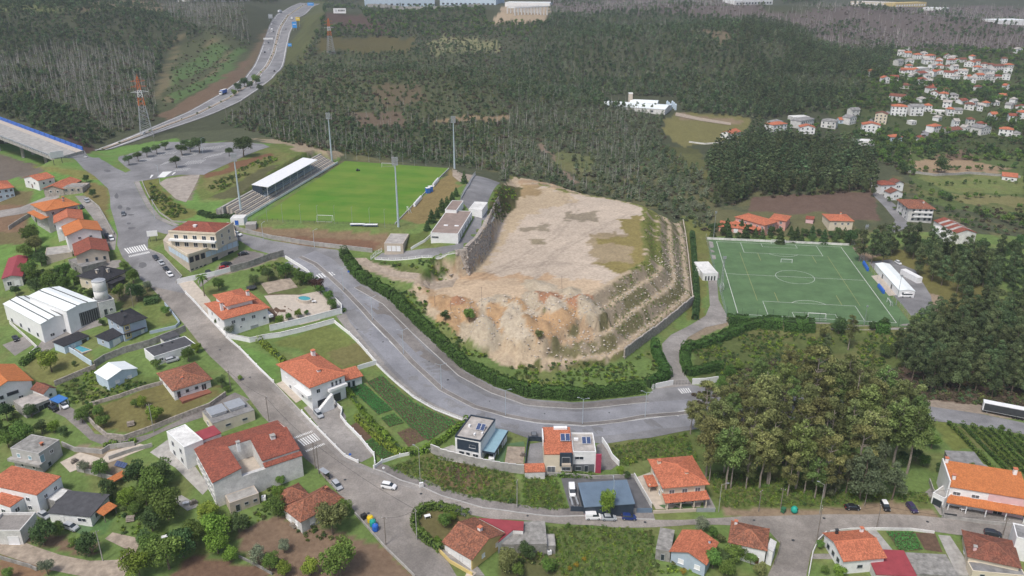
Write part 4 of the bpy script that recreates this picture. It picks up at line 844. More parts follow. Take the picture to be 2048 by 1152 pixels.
strip(pod[3],pod[4],-1.0,3.2,'glass','garage_opening',n=2,gap=.32); strip(pod[1],pod[2],.2,1.0,'glass','window',n=8,gap=.25); strip(pod[2],pod[3],1.2,1.7,'glass','window',n=4,gap=.2); strip(pod[4],pod[5],4.4,6.7,'light_blue','window',n=3,gap=.1)
for a,b in ((pod[1],pod[2]),(pod[2],pod[3]),(pod[3],pod[4])):strip(a,b,7.1,8.2,'cream_wall','parapet',.25)
hu =H('x',None,[(340,462),(431,468),(464,446)],14.2,'cream_wall',None,zg=zb)
hu.bot =7.4; hu.walls(name='upper_wall'); hu.hip(2.0,'tile_red',.2)
hu.wins(0,[.14,.34,.54,.74,.92],[8.2,11.3],1.7,1.7,'window').wins(1,[.3,.7],[8.4,11.4],1.2,1.4); hu.chimney(.45,.3,1.8,1.2,'white_wall','white_wall').box('balcony',0,hu.L,-1.4,-.02,10.6,11.4,'white_wall'); hu.box('parapet',-.15,hu.L +.1,-.25,.0,14.0,14.8,'cream_wall'); hu.box('parapet',hu.L +.01,hu.L +.25,0,hu.W,14.0,14.8,'cream_wall')
for ch in list(hu.e.children):
    ch.parent =e_; ch.location =Vector(ch.location)+Vector(hu.e.location)-Vector(e_.location)
bpy.data.objects.remove(hu.e)
# villas between the street and the curved road
h =H('villa','white villa with stepped orange roofs above the small oval pool',[(418,606),(447,637),(533,613)],6.4,'white_wall','villa'); h.walls().hip(1.5,'tile_orange',.7); h.wins(1,[.2,.42,.66],3.6,1.3,1.2,'shutter').wins(1,[.35],1.4,.6,.5).wins(1,[.65],-1.2,2.6,2.1,'garage').wins(0,[.3,.7],3.6,1.2,1.3,'shutter').win(1,.9,2.4,.8,.7,'dark')
h.box('upper_wall',h.L *.02,h.L *.72,h.W *.22,h.W *.78,6.6,9.0,'white_wall'); h.hip(1.3,'tile_orange',.8,9.0,'upper_roof',(h.L *.02,h.L *.72,h.W *.22,h.W *.78)); h.chimney(.62,.12,3.4,.9).chimney(.5,.78,4.6,1.0)
h.box('balcony',h.L *.8,h.L +1,h.W +.02,h.W +1.4,2.6,3.5,'white_wall')
h =H('villa','white two-storey villa with large orange hipped roof and outside stair',[(564,727),(621,772),(687,746)],8.0,'white_wall','villa'); h.walls().hip(2.0,'tile_orange',.9); h.wins(0,[.2,.45,.75],[4.8],1.3,1.3,'white').wins(0,[.3,.7],1.6,1.2,1.2).wins(1,[.62,.74,.86],5.2,.6,1.3,'dark').wins(1,[.2],4.8,1.1,1.2)
h.win(1,.28,-.6,3.0,2.7,'dark'); h.win(1,.72,-.6,2.6,2.7,'dark'); h.chimney(.15,.88,2.6,1.1).chimney(.78,.45,2.2,1.0); h.box('balcony',h.L +.02,h.L +1.5,h.W *.45,h.W *1.0,4.2,5.1,'white_wall'); h.box('balcony',h.L *.55,h.L *1.0,-1.3,-.02,4.0,4.9,'white_wall')
st =empty('x',h.loc)
for i in range(12):h.box('stair_step',h.L +1.6+0,h.L +2.8,h.W *.45-i *.45,h.W *.45-i *.45+.5,-1,4.0-i *.34,'white_wall')
bpy.data.objects.remove(st)
h =H('outbuilding','small white outbuilding with orange roof beside the vegetable plots',[(686,763),(688,765),(724,751)],3.0,'white_wall','outbuilding'); 
bpy.data.objects.remove(h.e)
h =H('outbuilding','small white outbuilding with orange roof beside the vegetable plots',[(686,762),(723,751),(711,738)],3.0,'white_wall','outbuilding'); h.walls().shed(.9,'tile_orange',.5,2); h.wins(0,[.3,.55],0,.8,1.9,'dark')
# modern houses along the curved road
h =H('house','modern cubic white house with navy front and flat roof',[(911,873),(961,884),(987,840)],6.6); h.walls().flat('pale_roof',.5,parm='navy_panel'); h.box('front_panel',h.L *.08,h.L *.92,-.1,-.01,2.9,6.2,'navy_panel')
h.wins(0,[.68],4.1,1.8,.9,'white'); h.win(0,.25,.2,1.4,2.0,'dark'); h.win(0,.5,.1,1,2.1,'dark'); h.win(0,.8,.1,1.6,2.1,'window'); h.panels(.55,.42,2,7.0,1.2,2.2,.9); h.box('roof_hatch',h.L *.2,h.L *.28,h.W *.5,h.W *.56,6.67,7.3,'white_metal'); h.box('roof_vent',h.L *.6,h.L *.66,h.W *.2,h.W *.26,6.67,7.2,'white_metal'); h.box('roof_vent',h.L *.85,h.L *.9,h.W *.3,h.W *.36,6.67,7.2,'white_metal')
h =H('carport','carport with pale teal roof beside the cubic house',[(963,900),(988,905),(1013,862)],3.2,'navy_panel','carport'); h.shed(.15,'teal_sheet',.15,2); h.box('fascia',-.2,h.L +.2,-.3,-.17,2.7,3.3,'navy_panel'); h.box('fascia',h.L +.17,h.L +.3,-.2,h.W,2.7,3.3,'navy_panel')
for a,b in ((.96,.03),(.96,.35),(.96,.65),(.96,.97)):h.box('post',h.L *a -.1,h.L *a +.1,h.W *b -.1,h.W *b +.1,h.bot,3.15,'white_metal')
h.box('back_wall',0.05,h.L -.05,h.W *.75,h.W -.05,h.bot,3.1,'white_wall')
h =H('house','cream semi-detached house with orange roof and dark bay',[(1089,909),(1145,908),(1141,862)],6.4,'cream_wall'); h.walls().shed(1.3,'tile_orange',.1,2); h.box('bay',h.L *.55,h.L *.99,-.5,-.01,2.6,6.9,'navy_panel'); h.win(0,.77,3.4,2.2,2.2,'dark',set_=.52); h.box('balcony_rail',h.L *.62,h.L *.94,-1.2,-.55,2.9,3.7,'beige_wall'); h.win(0,.25,.2,2.2,2.0,'shutter'); h.win(0,.78,.9,2.4,1,'shutter'); h.panels(.62,.42,2,7.5,1.3,2.4,.9); h.box('side_wall',-.35,-.02,h.W *.4,h.W *.9,6.0,8.1,'white_wall'); h.box('roof_block',h.L *.4,h.L *.9,h.W *.9,h.W *1.0,6.4,8.2,'white_wall')
h =H('house','white cubic semi-detached house with magenta side panel',[(1146,906),(1192,906),(1186,868)],6.4); h.walls().flat('pale_roof',.45); h.win(0,.28,4.2,2.4,1.0,'window'); h.box('recess',h.L *.02,h.L *.95,-.06,-.01,-.2,2.6,'shutter'); h.box('side_panel',h.L +.01,h.L +1.6,-.3,.2,-.3,6.0,'magenta'); h.panels(.45,.42,2,6.8,1.2,2.2,.9); h.box('roof_unit',h.L *.1,h.L *.3,h.W *.6,h.W *.7,6.5,7.1,'white_metal'); h.win(0,.6,.1,1.0,2.0,'dark',set_=.07); h.win(0,.25,.6,1.6,1.2,'dark',set_=.07)
h =H('lean_to','low orange-tiled lean-to beside the semi-detached houses',[(1050,944),(1090,943),(1088,930)],2.4,'white_old','shelter'); h.walls().shed(.6,'tile_orange',.1,2)
h =H('shed','low shed with ribbed blue metal roof behind the parked cars',[(1158,972),(1170,1013),(1268,1006)],3.3,'navy_panel','shed'); h.walls(); h.shed(.9,'blue_sheet',.25,3)
for i in range(44):
    v_ =h.W *(i +.5)/44; mb =MB(); s0,s1 =h.h +.05+.9,h.h +.05; w_ =.035
    h.face(mb,[(-.25,v_ -w_,s0),(h.L +.25,v_ -w_,s1),(h.L +.25,v_,s1 +.08),(-.25,v_,s0 +.08)]); h.face(mb,[(-.25,v_,s0 +.08),(h.L +.25,v_,s1 +.08),(h.L +.25,v_ +w_,s1),(-.25,v_ +w_,s0)]); mb.build('roof_rib','blue_sheet',h.roof)
h =H('villa','cream villa with orange hipped roof, porch and front garden',[(1303,921),(1330,972),(1411,965)],6.3,'cream_wall','villa'); h.walls().hip(2.0,'tile_orange',.9); h.wins(1,[.18,.5,.82],3.6,1.4,1.2,'shutter').wins(0,[.25,.6,.85],3.6,1.1,1.2,'shutter').wins(1,[.2,.5,.75],.2,1.2,2.1,'window').wins(0,[.3,.7],1,1.1,1.2); h.shed(.8,'tile_orange',.2,3,2.9,'porch_roof',(h.L -.05,h.L +2.7,-.4,h.W +.3))
for f in (.02,.35,.68,.98):h.box('column',h.L +2.2,h.L +2.5,h.W *f -.15,h.W *f +.15,h.bot,2.95,'cream_wall')
h.chimney(.2,.12,1.7,.9).chimney(.72,.62,1.8,.9); h.shed(-.4,'tile_orange',.3,1,3.0,'side_roof',(h.L *.2,h.L *.55,-2.6,-.05)); h.box('column',h.L *.5,h.L *.54,-2.4,-2.1,h.bot,2.9,'cream_wall')
# lower row
h =H('house','cottage with long orange gable roof and yellow side wall',[(887,1084),(944,1116),(1007,1067)],3.5,'yellow_wall'); h.gable(2.2,'tile_old',.5,'u'); h.box('front_wall',.3,h.L -.3,-.1,-.01,h.bot,3.3,'white_wall'); h.wins(0,[.2,.85],1,1.1,1.2,'window').win(0,.5,0,1,2.1,'door'); h.win(0,.62,.1,.9,2.0,'dark'); h.wins(1,[.35,.8],1,1,1.1,'white'); h.chimney(.6,.62,2.9,.9,'white_wall','tile_orange')
h.box('terrace',-1.5,h.L +1.5,-3,-.15,h.bot,-.1,'paving_cream')
zc =G(1020,1090)[2]
def prism_house(name,label,px,hh,m,roofm,cat):
    z =G(*px[0])[2]; z =float(np.mean([gz(*at_z(p[0],p[1],z +hh)[:2])for p in px])); P =[at_z(p[0],p[1],z +hh)[:2]for p in px]; c =np.mean(P,0)
    e =empty(name,(c[0],c[1],z),0,label,cat); q =[tuple(p -c)for p in P]
    MB().prism(q,-1.5,hh).build('wall',m,e); MB().prism([tuple(np.array(a)*1.02)for a in q],hh +.01,hh +.2).build('roof',roofm,e); return e
prism_house('annex','maroon flat-roofed annex behind the yellow-walled cottage',[(958,1037),(1047,1044),(1046,1062),(1026,1061),(996,1086),(1010,1064)],3.2,'white_old','maroon_sheet','annex')
h =H('shed','grey concrete-roofed shed beside the maroon annex',[(1004,1088),(1094,1088),(1088,1043)],2.9,'concrete_old','shed'); h.walls().flat('concrete_old',.1); h.win(0,.2,0,1.2,1.9,'dark')
h =H('shed','low concrete outhouse with stained roof beside the grey shed',[(1090,1092),(1111,1092),(1108,1068)],2.2,'concrete_old','outhouse'); h.walls().flat('concrete',.08)
h =H('house','orange-roofed house with blue-grey gable wall at the bottom',[(1342,1103),(1411,1126),(1436,1086)],4.0,'blue_wall'); h.gable(1.7,'tile_orange',.5,'v'); h.wins(0,[.3,.78],1.2,1.3,1.2,'white').chimney(.85,.8,1.5,.5)
h =H('shed','grey ruinous shed left of the blue-grey gabled house',[(1312,1097),(1341,1104),(1345,1060)],3.0,'concrete_old','ruin'); h.walls().flat('concrete_old',.1); h.win(0,.5,0,.8,1.8,'dark')
h =H('house','white house with weathered red hipped roof at the junction',[(1459,1082),(1532,1099),(1535,1058)],5.2); h.walls().hip(1.8,'tile_old',.4); h.wins(0,[.4],3.3,.9,.7,'dark').wins(0,[.8],.2,1,2,'door'); h.chimney(.1,.85,1.4,.7)
h =H('annex','white lower block on the right of the junction house',[(1534,1100),(1546,1103),(1556,1085)],4.4,'white_wall','annex'); h.walls().shed(.5,'white_old',.1,3)
h =H('house','white house with smooth orange gable roof beside the cobbled junction',[(1650,1067),(1689,1120),(1769,1113)],4.2); h.gable(1.5,'tile_orange',.5,'v'); h.wins(0,[.25,.5,.75],1.4,1.2,1.3,'dark').wins(1,[.42],1.3,1.3,.9,'dark').wins(1,[.92],.2,.9,2,'dark'); h.chimney(.08,.25,1.6,.6,'dark_metal','dark_metal').chimney(.08,.9,1.6,.7)
h =H('annex','maroon metal-roofed annex at the bottom edge',[(1755,1152),(1833,1152),(1811,1105)],2.9,'white_old','annex'); h.walls().shed(.5,'maroon_sheet',.15,2)
h =H('shed','wide dark concrete-roofed shed beside the maroon metal roof',[(1836,1153),(1918,1153),(1897,1110)],2.6,'concrete_old','shed'); h.walls().flat('concrete_old',.08)
h =H('house','house with mottled brown-red hipped roof at the lower right corner',[(1939,1113),(2039,1133),(2027,1083)],4.0,'cream_wall'); h.walls().hip(1.9,'tile_brown',.5); h.chimney(.12,.2,1.8,.7,'pale_pink','concrete'); h.wins(3,[.5],1)
h =H('shed','grey flat-roofed extension below the brown-red roof',[(1952,1152),(2052,1152),(2044,1133)],2.8,'cream_wall','extension'); h.walls().flat('grey_roof',.08); h.wins(0,[.2],.6,1,1.4,'dark')
h =H('house','tall plain white house cut by the lower right frame edge',[(2034,1078),(2090,1088),(2085,1060)],6.5); h.walls().flat('grey_roof',.3)
# semi-detached pair at right
h =H('house','white and pink semi-detached pair with long orange roofs',[(1902,981),(2056,997),(2046,957)],6.6,'white_wall'); h.walls(); h.shed(1.8,'tile_bright',.35,2); h.box('pink_half',h.L *.52,h.L +.02,-.12,-.01,h.bot,6.5,'pale_pink'); h.wins(0,[.12,.36],4.0,1.8,1.0,'shutter').wins(0,[.64,.86],4.0,1.6,1.0,'shutter'); h.shed(1.0,'tile_bright',.2,2,2.9,'porch_roof',(-.2,h.L +.2,-2.6,-.14)); h.wins(0,[.1,.3],.2,1.6,2.1,'white'); h.win(0,.68,.1,2.2,2.1,'window',set_=.12); h.win(0,.88,.9,1.4,1.1,'window',set_=.12)
h.box('gable_wall',-.4,-.02,-1.0,h.W +.5,h.bot,8.8,'white_wall'); h.chimney(.08,.3,2.0,.8).chimney(.92,.9,3.4,.9).chimney(.03,.95,3.2,.8)
for f in (.02,.25,.5,.75,.98):h.box('column',h.L *f -.12,h.L *f +.12,-2.5,-2.25,h.bot,2.95,'white_wall')
h =H('garage','white stepped garage wing left of the semi-detached pair',[(1872,984),(1889,998),(1896,960)],3.4,'white_wall','garage'); h.walls().flat('concrete',.25); h.win(0,.5,0,2.4,2.2,'dark')
prism_house('shed','low grey-roofed agricultural sheds below the vineyard',[(1890,902),(1948,905),(1965,928),(1992,943),(1932,940),(1900,925)],2.6,'concrete_old','grey_roof','shed')
# around the artificial pitch
h =H('changing_room','long white changing-room building beside the artificial pitch',[(1754,527),(1799,581),(1830,582)],3.3,'white_metal','building'); h.gable(.6,'white_sheet',.15,'u',False); h.wins(1,[.3,.72],1.8,1.4,.6,'dark').wins(0,[.35,.72],0,1.4,2.2,'darkdoor').wins(0,[.12,.55,.9],.1,1,2.0,'white')
h =H('container','white storage container right of the changing rooms',[(1814,538),(1835,556),(1843,554)],2.7,'white_metal','container'); h.walls().flat('white_metal',.1)
for f in np.linspace(.05,.95,14):h.box('rib',h.L *f -.07,h.L *f +.07,-.07,-.01,.1,2.6,'white_metal')
h.win(1,.5,0.1,1.8,2.3,'white')
h =H('entrance_kiosk','white flat-roofed entrance kiosk at the pitch gate',[(1409,550),(1436,547),(1431,524)],3.6,'white_wall','kiosk'); h.walls().flat('white_old',.2); h.wins(0,[.2,.4,.6,.8],.1,.6,2.2,'darkdoor')
h =H('ticket_hut','low white hut joined to the entrance kiosk',[(1391,541),(1409,543),(1411,530)],2.7,'white_wall','hut'); h.walls().flat('white_old',.15); h.win(0,.7,1,1,.8)
h =H('mansion','large pink house with several orange roofs behind the pitch',[(1474,433),(1530,450),(1553,442)],6.4,'pink_wall','house'); h.walls().hip(1.6,'tile_orange',.6); h.wins(0,[.15,.35,.55,.75,.92],[.8,3.8],1.2,1.3,'shutter').wins(1,[.3,.7],[.8,3.8],1.2,1.3,'shutter'); h.shed(.8,'tile_orange',.2,2,3.2,'porch_roof',(-.2,h.L *.9,-3.5,-.1))
h =H('annex','pink wing with orange roof on the right of the pink house',[(1540,437),(1572,442),(1580,432)],5.6,'pink_wall','annex'); h.walls().hip(1.4,'tile_orange',.5); h.wins(0,[.3,.7],[1,3.6],1.2,1.2,'shutter')
h =H('annex','low pink garage wing left of the pink house',[(1438,453),(1487,457),(1492,446)],3.0,'pink_wall','annex'); h.walls().hip(1.3,'tile_orange',.4); h.wins(0,[.3,.7],.2,2.2,2.1,'white')
h =H('house','cream house with orange hipped roof behind the pitch end',[(1648,428),(1660,441),(1706,441)],5.4,'cream_wall'); h.walls().hip(1.5,'tile_orange',.5); h.wins(1,[.25,.55,.8],3,1.1,1.2); h.chimney(.2,.7,1.8,.7)
h =H('garden_house','small red-roofed hut left of the cream hipped house',[(1612,437),(1627,439),(1627,433)],2.4,'pale_pink','hut'); h.gable(.6,'tile_red',.3,'u')
# along the lane at far right
h =H('apartment_house','three-storey grey-white house with wide terracotta roof by the lane',[(1797,399),(1819,416),(1868,417)],8.0,'white_old'); h.walls().hip(2.0,'tile_old',.9); h.wins(1,[.2,.45,.7,.9],[.8,3.4,6],1.3,1.3,'dark').wins(0,[.2,.5,.8],[.8,3.4,6],1.2,1.2,'dark'); h.box('balcony',h.L +.02,h.L +1.3,h.W *.2,h.W *.95,2.8,3.6,'white_wall'); h.box('balcony',h.L +.02,h.L +1.3,h.W *.2,h.W *.95,5.4,6.2,'white_wall'); h.chimney(.6,.75,2.4,.7)
h =H('house','white gabled house with grey roof beside the terracotta block',[(1770,381),(1781,386),(1806,385)],4.6); h.gable(1.8,'tile_brown',.4,'u'); h.wins(1,[.4,.6],2,.8,.9,'dark')
h =H('house','white house with red-orange hipped roof uphill on the lane',[(1751,362),(1763,370),(1786,367)],6.0); h.walls().hip(1.5,'tile_red',.5); h.wins(1,[.3,.7],[1,3.6],1,1.1)
h =H('house','white house with brown gable roof behind the red-orange hipped one',[(1776,362),(1788,367),(1808,366)],5.0); h.gable(1.8,'tile_brown',.6,'u'); h.wins(1,[.4,.6],2.4,.8,.9,'dark')
h =H('factory','long workshop with striped red and pale roof among trees',[(1878,441),(1913,466),(1950,464)],6.0,'white_old','workshop'); h.gable(1.8,'tile_red',.3,'u',False)
for f in (.2,.45,.7):
    mb =MB(); u0,u1 =h.L *f,h.L *(f +.1)
    for v0,v1,z0,z1 in ((-.3,h.W /2,h.h -.1,h.h +1.8),(h.W /2,h.W +.3,h.h +1.8,h.h -.1)):h.face(mb,[(u0,v0,z0 +.14),(u1,v0,z0 +.14),(u1,v1,z1 +.14),(u0,v1,z1 +.14)])
    mb.build('roof_light','pale_roof',h.roof)
h =H('workshop','white low-roofed workshop joined to the striped workshop',[(1868,452),(1880,468),(1912,470)],4.0,'white_wall','workshop'); h.walls().flat('white_old',.3)
h =H('shed','grey-roofed shed at the edge of the eucalyptus wood',[(1718,358),(1724,362),(1745,360)],3.0,'concrete','shed'); h.walls().shed(.5,'grey_roof',.3,2)
# stadium buildings
h =H('clubhouse','long white clubhouse with flat brown roof beside the stadium drive',[(861,466),(916,468),(946,423)],3.6,'white_wall','clubhouse'); h.walls().flat('brown_flat',.15,parm='white_wall'); h.wins(0,[.06,.1,.14,.18,.22,.26],1.6,.4,.5,'dark').wins(1,[.15,.3,.5,.7,.85],.2,1.1,2.0,'darkdoor').wins(1,[.4,.6],1.2,1.6,.9,'window'); h.box('roof_vent',h.L *.3,h.L *.45,h.W *.3,h.W *.33,3.68,4.0,'white_metal'); h.box('roof_vent',h.L *.7,h.L *.85,h.W *.3,h.W *.33,3.68,4.0,'white_metal')
h =H('clubhouse','smaller brown flat-roofed wing behind the clubhouse',[(890,420),(913,421),(926,402)],3.4,'white_wall','clubhouse'); h.walls().flat('brown_flat',.15)
h =H('kiosk','small white flat-roofed block on the stadium drive',[(938,418),(964,420),(971,405)],3.6,'white_wall','kiosk'); h.walls().flat('white_old',.2)
h =H('outhouse','square cream outhouse with stained roof on the road bank',[(769,486),(806,488),(812,468)],3.6,'beige_wall','outhouse'); h.walls().flat('pale_roof',.1); h.wins(0,[.25,.5,.75],.4,1.6,2.2,'white')
h =H('ticket_office','small white ticket office with blue door by the stadium corner',[(462,436),(487,437),(489,430)],3.0,'white_wall','hut'); h.walls().flat('white_old',.15); o =h.win(0,.45,0,1.6,2.2,'white'); o.data =o.data.copy(); o.data.materials[0]=M['blue_plastic']
h =H('hut','grey block hut beside the ticket office',[(491,449),(511,449),(510,443)],2.2,'concrete','hut'); h.walls().flat('concrete',.1)
# ------------------------------------------------------------------ vegetation kit
def leaf_mesh(name,C,N,S,m,tint,bias=.6,r=None):
    """rhombic leaf sprays at centres C, facing roughly N, half size S"""
    r =r or rng; n =len(C); d =r.normal(size=(n,3)); d /= np.linalg.norm(d,axis=1)[:,None]; nn =N *bias +d *(1-bias); nn /= np.linalg.norm(nn,axis=1)[:,None]+1e-9
    t =r.normal(size=(n,3)); a =np.cross(nn,t); a /= np.linalg.norm(a,axis=1)[:,None]+1e-9; b =np.cross(nn,a)
    S =np.broadcast_to(S,(n,))[:,None]; V =np.stack([C +a *S *1.25,C +b *S *.8,C -a *S *1.25,C -b *S *.8],1).reshape(-1,3)
    me =bpy.data.meshes.new(name); me.vertices.add(4*n); me.vertices.foreach_set('co',V.ravel())
    me.loops.add(4*n); me.loops.foreach_set('vertex_index',np.arange(4*n,dtype=np.int32)); me.polygons.add(n); me.polygons.foreach_set('loop_start',np.arange(0,4*n,4,dtype=np.int32)); me.update()
    at =me.attributes.new('tint','FLOAT','FACE'); at.data.foreach_set('value',np.asarray(tint,np.float32)); me.materials.append(M[m]); return me
def lobes_crown(name,lobes,n,size,m,seed,var=.35,fill=.35):
    """lobes: (x, y, z, rx, rz); sprays sit near each lobe's surface, so clumps and gaps show"""
    r =np.random.default_rng(seed); L =np.array(lobes,float); A =L[:,3]** 2; k =r.choice(len(L),n,p=A /A.sum())
    d =r.normal(size=(n,3)); d /= np.linalg.norm(d,axis=1)[:,None]; d[:,2]=np.where(d[:,2]<-.5,-d[:,2],d[:,2]); rad =1-fill *r.random(n)** 2+.12*r.normal(size=n)
    C =L[k,:3]+d *np.stack([L[k,3],L[k,3],L[k,4]],1)*rad[:,None]
    lt =1+(r.random(len(L))-.5)*var; tint =lt[k]*(1+(r.random(n)-.5)*var *1.4)
    return leaf_mesh(name,C,d,size *(.7+.6*r.random(n)),m,tint,.55,r)
def trunk_mesh(name,hgt,r0,m,seed,limbs=5,spread=.5,zl=.5,lean=.05,n=6):
    r =random.Random(seed); mb =MB(); x =y =0; k =4
    pts =[(0,0,-.4*r0 *3)]+[(r.uniform(-lean,lean)*hgt *(i /k),r.uniform(-lean,lean)*hgt *(i /k),hgt *i /k)for i in range(1,k +1)]
    for i in range(k):mb.tube(pts[i],pts[i +1],r0 *(1-.18*i),r0 *(1-.18*(i +1)),n,False)
    for i in range(limbs):
        f =zl +(1-zl)*r.random(); j =min(k -1,int(f *k)); q =Vector(pts[j]).lerp(Vector(pts[j +1]),f *k -j); a =r.uniform(0,6.28); s =spread *r.uniform(.6,1.2)
        mb.tube(q,q +Vector((math.cos(a)*s,math.sin(a)*s,s *r.uniform(.5,1.0))),r0 *.4,r0 *.12,4,False)
    return mb.mesh(name,m)
TREE ={}
def lobes_round(seed,n=11,flat=1.0):
    r =random.Random(seed); out =[(0,0,1.15,.62,.6*flat)]
    for i in range(n):
        a =i *2.4+r.uniform(-.4,.4); q =r.uniform(.35,.62); z =1.15+r.uniform(-.45,.5)*flat; s =r.uniform(.3,.46); out.append((q *math.cos(a),q *math.sin(a),z,s,s *.9))
    return out
def kind(name,trunks,crowns,hc):TREE[name]=(trunks,crowns,hc)
def make_round(name,leaf,n=2300,size=.056,bark='bark',flat=1.0,k=3,var=.4):
    kind(name,[trunk_mesh('trunk',1.1,.07,bark,3+i,6,.5)for i in range(2)],[lobes_crown('crown',lobes_round(11*i +len(name),11+i,flat),n,size,leaf,i +40,var)for i in range(k)],1.15)
make_round('round','leaf'); make_round('round_light','leaf_light'); make_round('round_dark','leaf_dark'); make_round('grey','leaf_grey',2000,.05); make_round('olive','leaf_olive'); make_round('purple','leaf_purple',800,.08,k=1); make_round('yellow','leaf_yellow',500,.07,k=1)
make_round('far','leaf',260,.15,k=3); make_round('far_dark','leaf_dark',260,.15,k=2)
# umbrella: dark dense crown on a clear stem (car park)
kind('umbrella',[trunk_mesh('trunk',1.1,.08,'bark',5,4,.5)],[lobes_crown('crown',[(x *1.15,y *1.15,z +.25,s *1.1,s2 *1.0)for x,y,z,s,s2 in lobes_round(9,12,.8)],2200,.055,'leaf_dark',91,.3)],1.35)
# conical conifer: unit radius at foot, height 3.2
def cone(name,leaf,n,size,hgt=3.2,seed=1,p=.8):
    r =np.random.default_rng(seed); z =hgt *(1-np.sqrt(r.random(n)))*.98+.1; rad =(1-z /hgt)** p *(.82+.25*np.sin(z *9+r.random()*6))*(.75+.3*r.random(n)); a =r.random(n)*6.283
    C =np.stack([rad *np.cos(a),rad *np.sin(a),z],1); N =np.stack([np.cos(a),np.sin(a),np.full(n,.5)],1); return leaf_mesh('crown',C,N,size *(.6+.6*r.random(n)),leaf,.75+.5*r.random(n),.5,r)
kind('conifer',[trunk_mesh('trunk',2.2,.09,'bark',2,0)],[cone('c','leaf_dark',900,.13,3.0,i,.7)for i in range(2)],1.3)
kind('pine',[trunk_mesh('trunk',3.0,.07,'bark',8,6,.4,.4)],[lobes_crown('crown',[(random.Random(i *7+s).uniform(-.75,.75)*(1.25-i /16),random.Random(i *5+s +1).uniform(-.75,.75)*(1.25-i /16),1.0+i *.16,.5-i *.016,.36)for i in range(16)],3000,.058,'leaf_pine',70+s,.35)for s in range(3)],2.2)
# tall eucalyptus, nominal crown radius 1, height about 5
def euc_lobes(seed,base=2.2,top=4.7,n=11):
    r =random.Random(seed); out =[]
    for i in range(n):
        f =i /(n -1); z =base +(top -base)*f; q =(.75-.5*abs(f -.45))*r.uniform(.5,1.1); a =i *2.4+r.uniform(-.6,.6); s =r.uniform(.34,.52)*(1.05-.3*f); out.append((q *math.cos(a),q *math.sin(a),z,s,s *.85))
    return out
kind('eucalyptus',[trunk_mesh('trunk',4.2,.08,'bark_pale',21+i,9,.42,.5,.03)for i in range(3)],[lobes_crown('crown',euc_lobes(31+i,1.7+.25*i,4.7-.15*i,9+2*i),4200,.050,('leaf_olive','leaf_olive','leaf_fresh','leaf_olive')[i],200+i,.7,.6)for i in range(4)],3.7)
kind('wood_tree',[trunk_mesh('trunk',4.3,.06,'bark',51+i,5,.4,.45,.03)for i in range(2)],[lobes_crown('crown',[(x *.85,y *.85,z,s *1.05,s2 *1.15)for x,y,z,s,s2 in euc_lobes(61+i,1.3,4.6,13)],3600,.058,'leaf_euc',300+i,.5,.5)for i in range(4)],3.4)
TREES_N =[0]
def tree(px,py,rpx,kd,label,group=None,name='tree',cat='tree',jit=True,rm=None):
    """a tree whose crown shows at this pixel with this pixel radius"""
    tr,cr,hc =TREE[kd]; g =G(px,py); d =math.hypot(g[1]*CP +(CAM_H -g[2])*SP,0); rpx =rpx *1.12; rr =rm or rpx *d /F_PX
    for _ in range(3):g =G(px,py,hc *rr); d =g[1]*CP +(CAM_H -g[2]-hc *rr)*SP; rr =rm or rpx *d /F_PX
    return plant(g,rr,kd,label,group,name,cat)
def plant(g,rr,kd,label,group=None,name='tree',cat='tree',zs=None):
    tr,cr,hc =TREE[kd]; e =empty(name,(g[0],g[1],g[2]),random.uniform(0,6.28),label,cat,group); s =rr; e.scale =(s,s,s *(zs or random.uniform(.92,1.08)))
    obj('trunk',random.choice(tr),e); obj('crown',random.choice(cr),e); TREES_N[0]+= 1; return e
# ---- stuff: one object that carries many plants on points
PROTO ={}
def proto(name,parts):
    col =bpy.data.collections.new(name); i =0
    for me in parts:col.objects.link(bpy.data.objects.new('plant_%s_%02d' % (name,i),me)); i += 1
    PROTO[name]=col; return col
def join_mesh(name,mes):
    bm =bmesh.new(); mats =[]; V =[]; Fs =[]; mi =[]; tint =[]
    for me in mes:
        for m_ in me.materials:
            if m_ not in mats:mats.append(m_)
        n =len(V); V += [tuple(v.co)for v in me.vertices]; a =me.attributes.get('tint')
        for p in me.polygons:Fs.append([n +i for i in p.vertices]); mi.append(mats.index(me.materials[0])); tint.append(a.data[p.index].value if a else 1.0)
    o =bpy.data.meshes.new(name); o.from_pydata(V,[],Fs); [o.materials.append(q)for q in mats]; o.polygons.foreach_set('material_index',mi)
    t =o.attributes.new('tint','FLOAT','FACE'); t.data.foreach_set('value',tint); bm.free(); return o
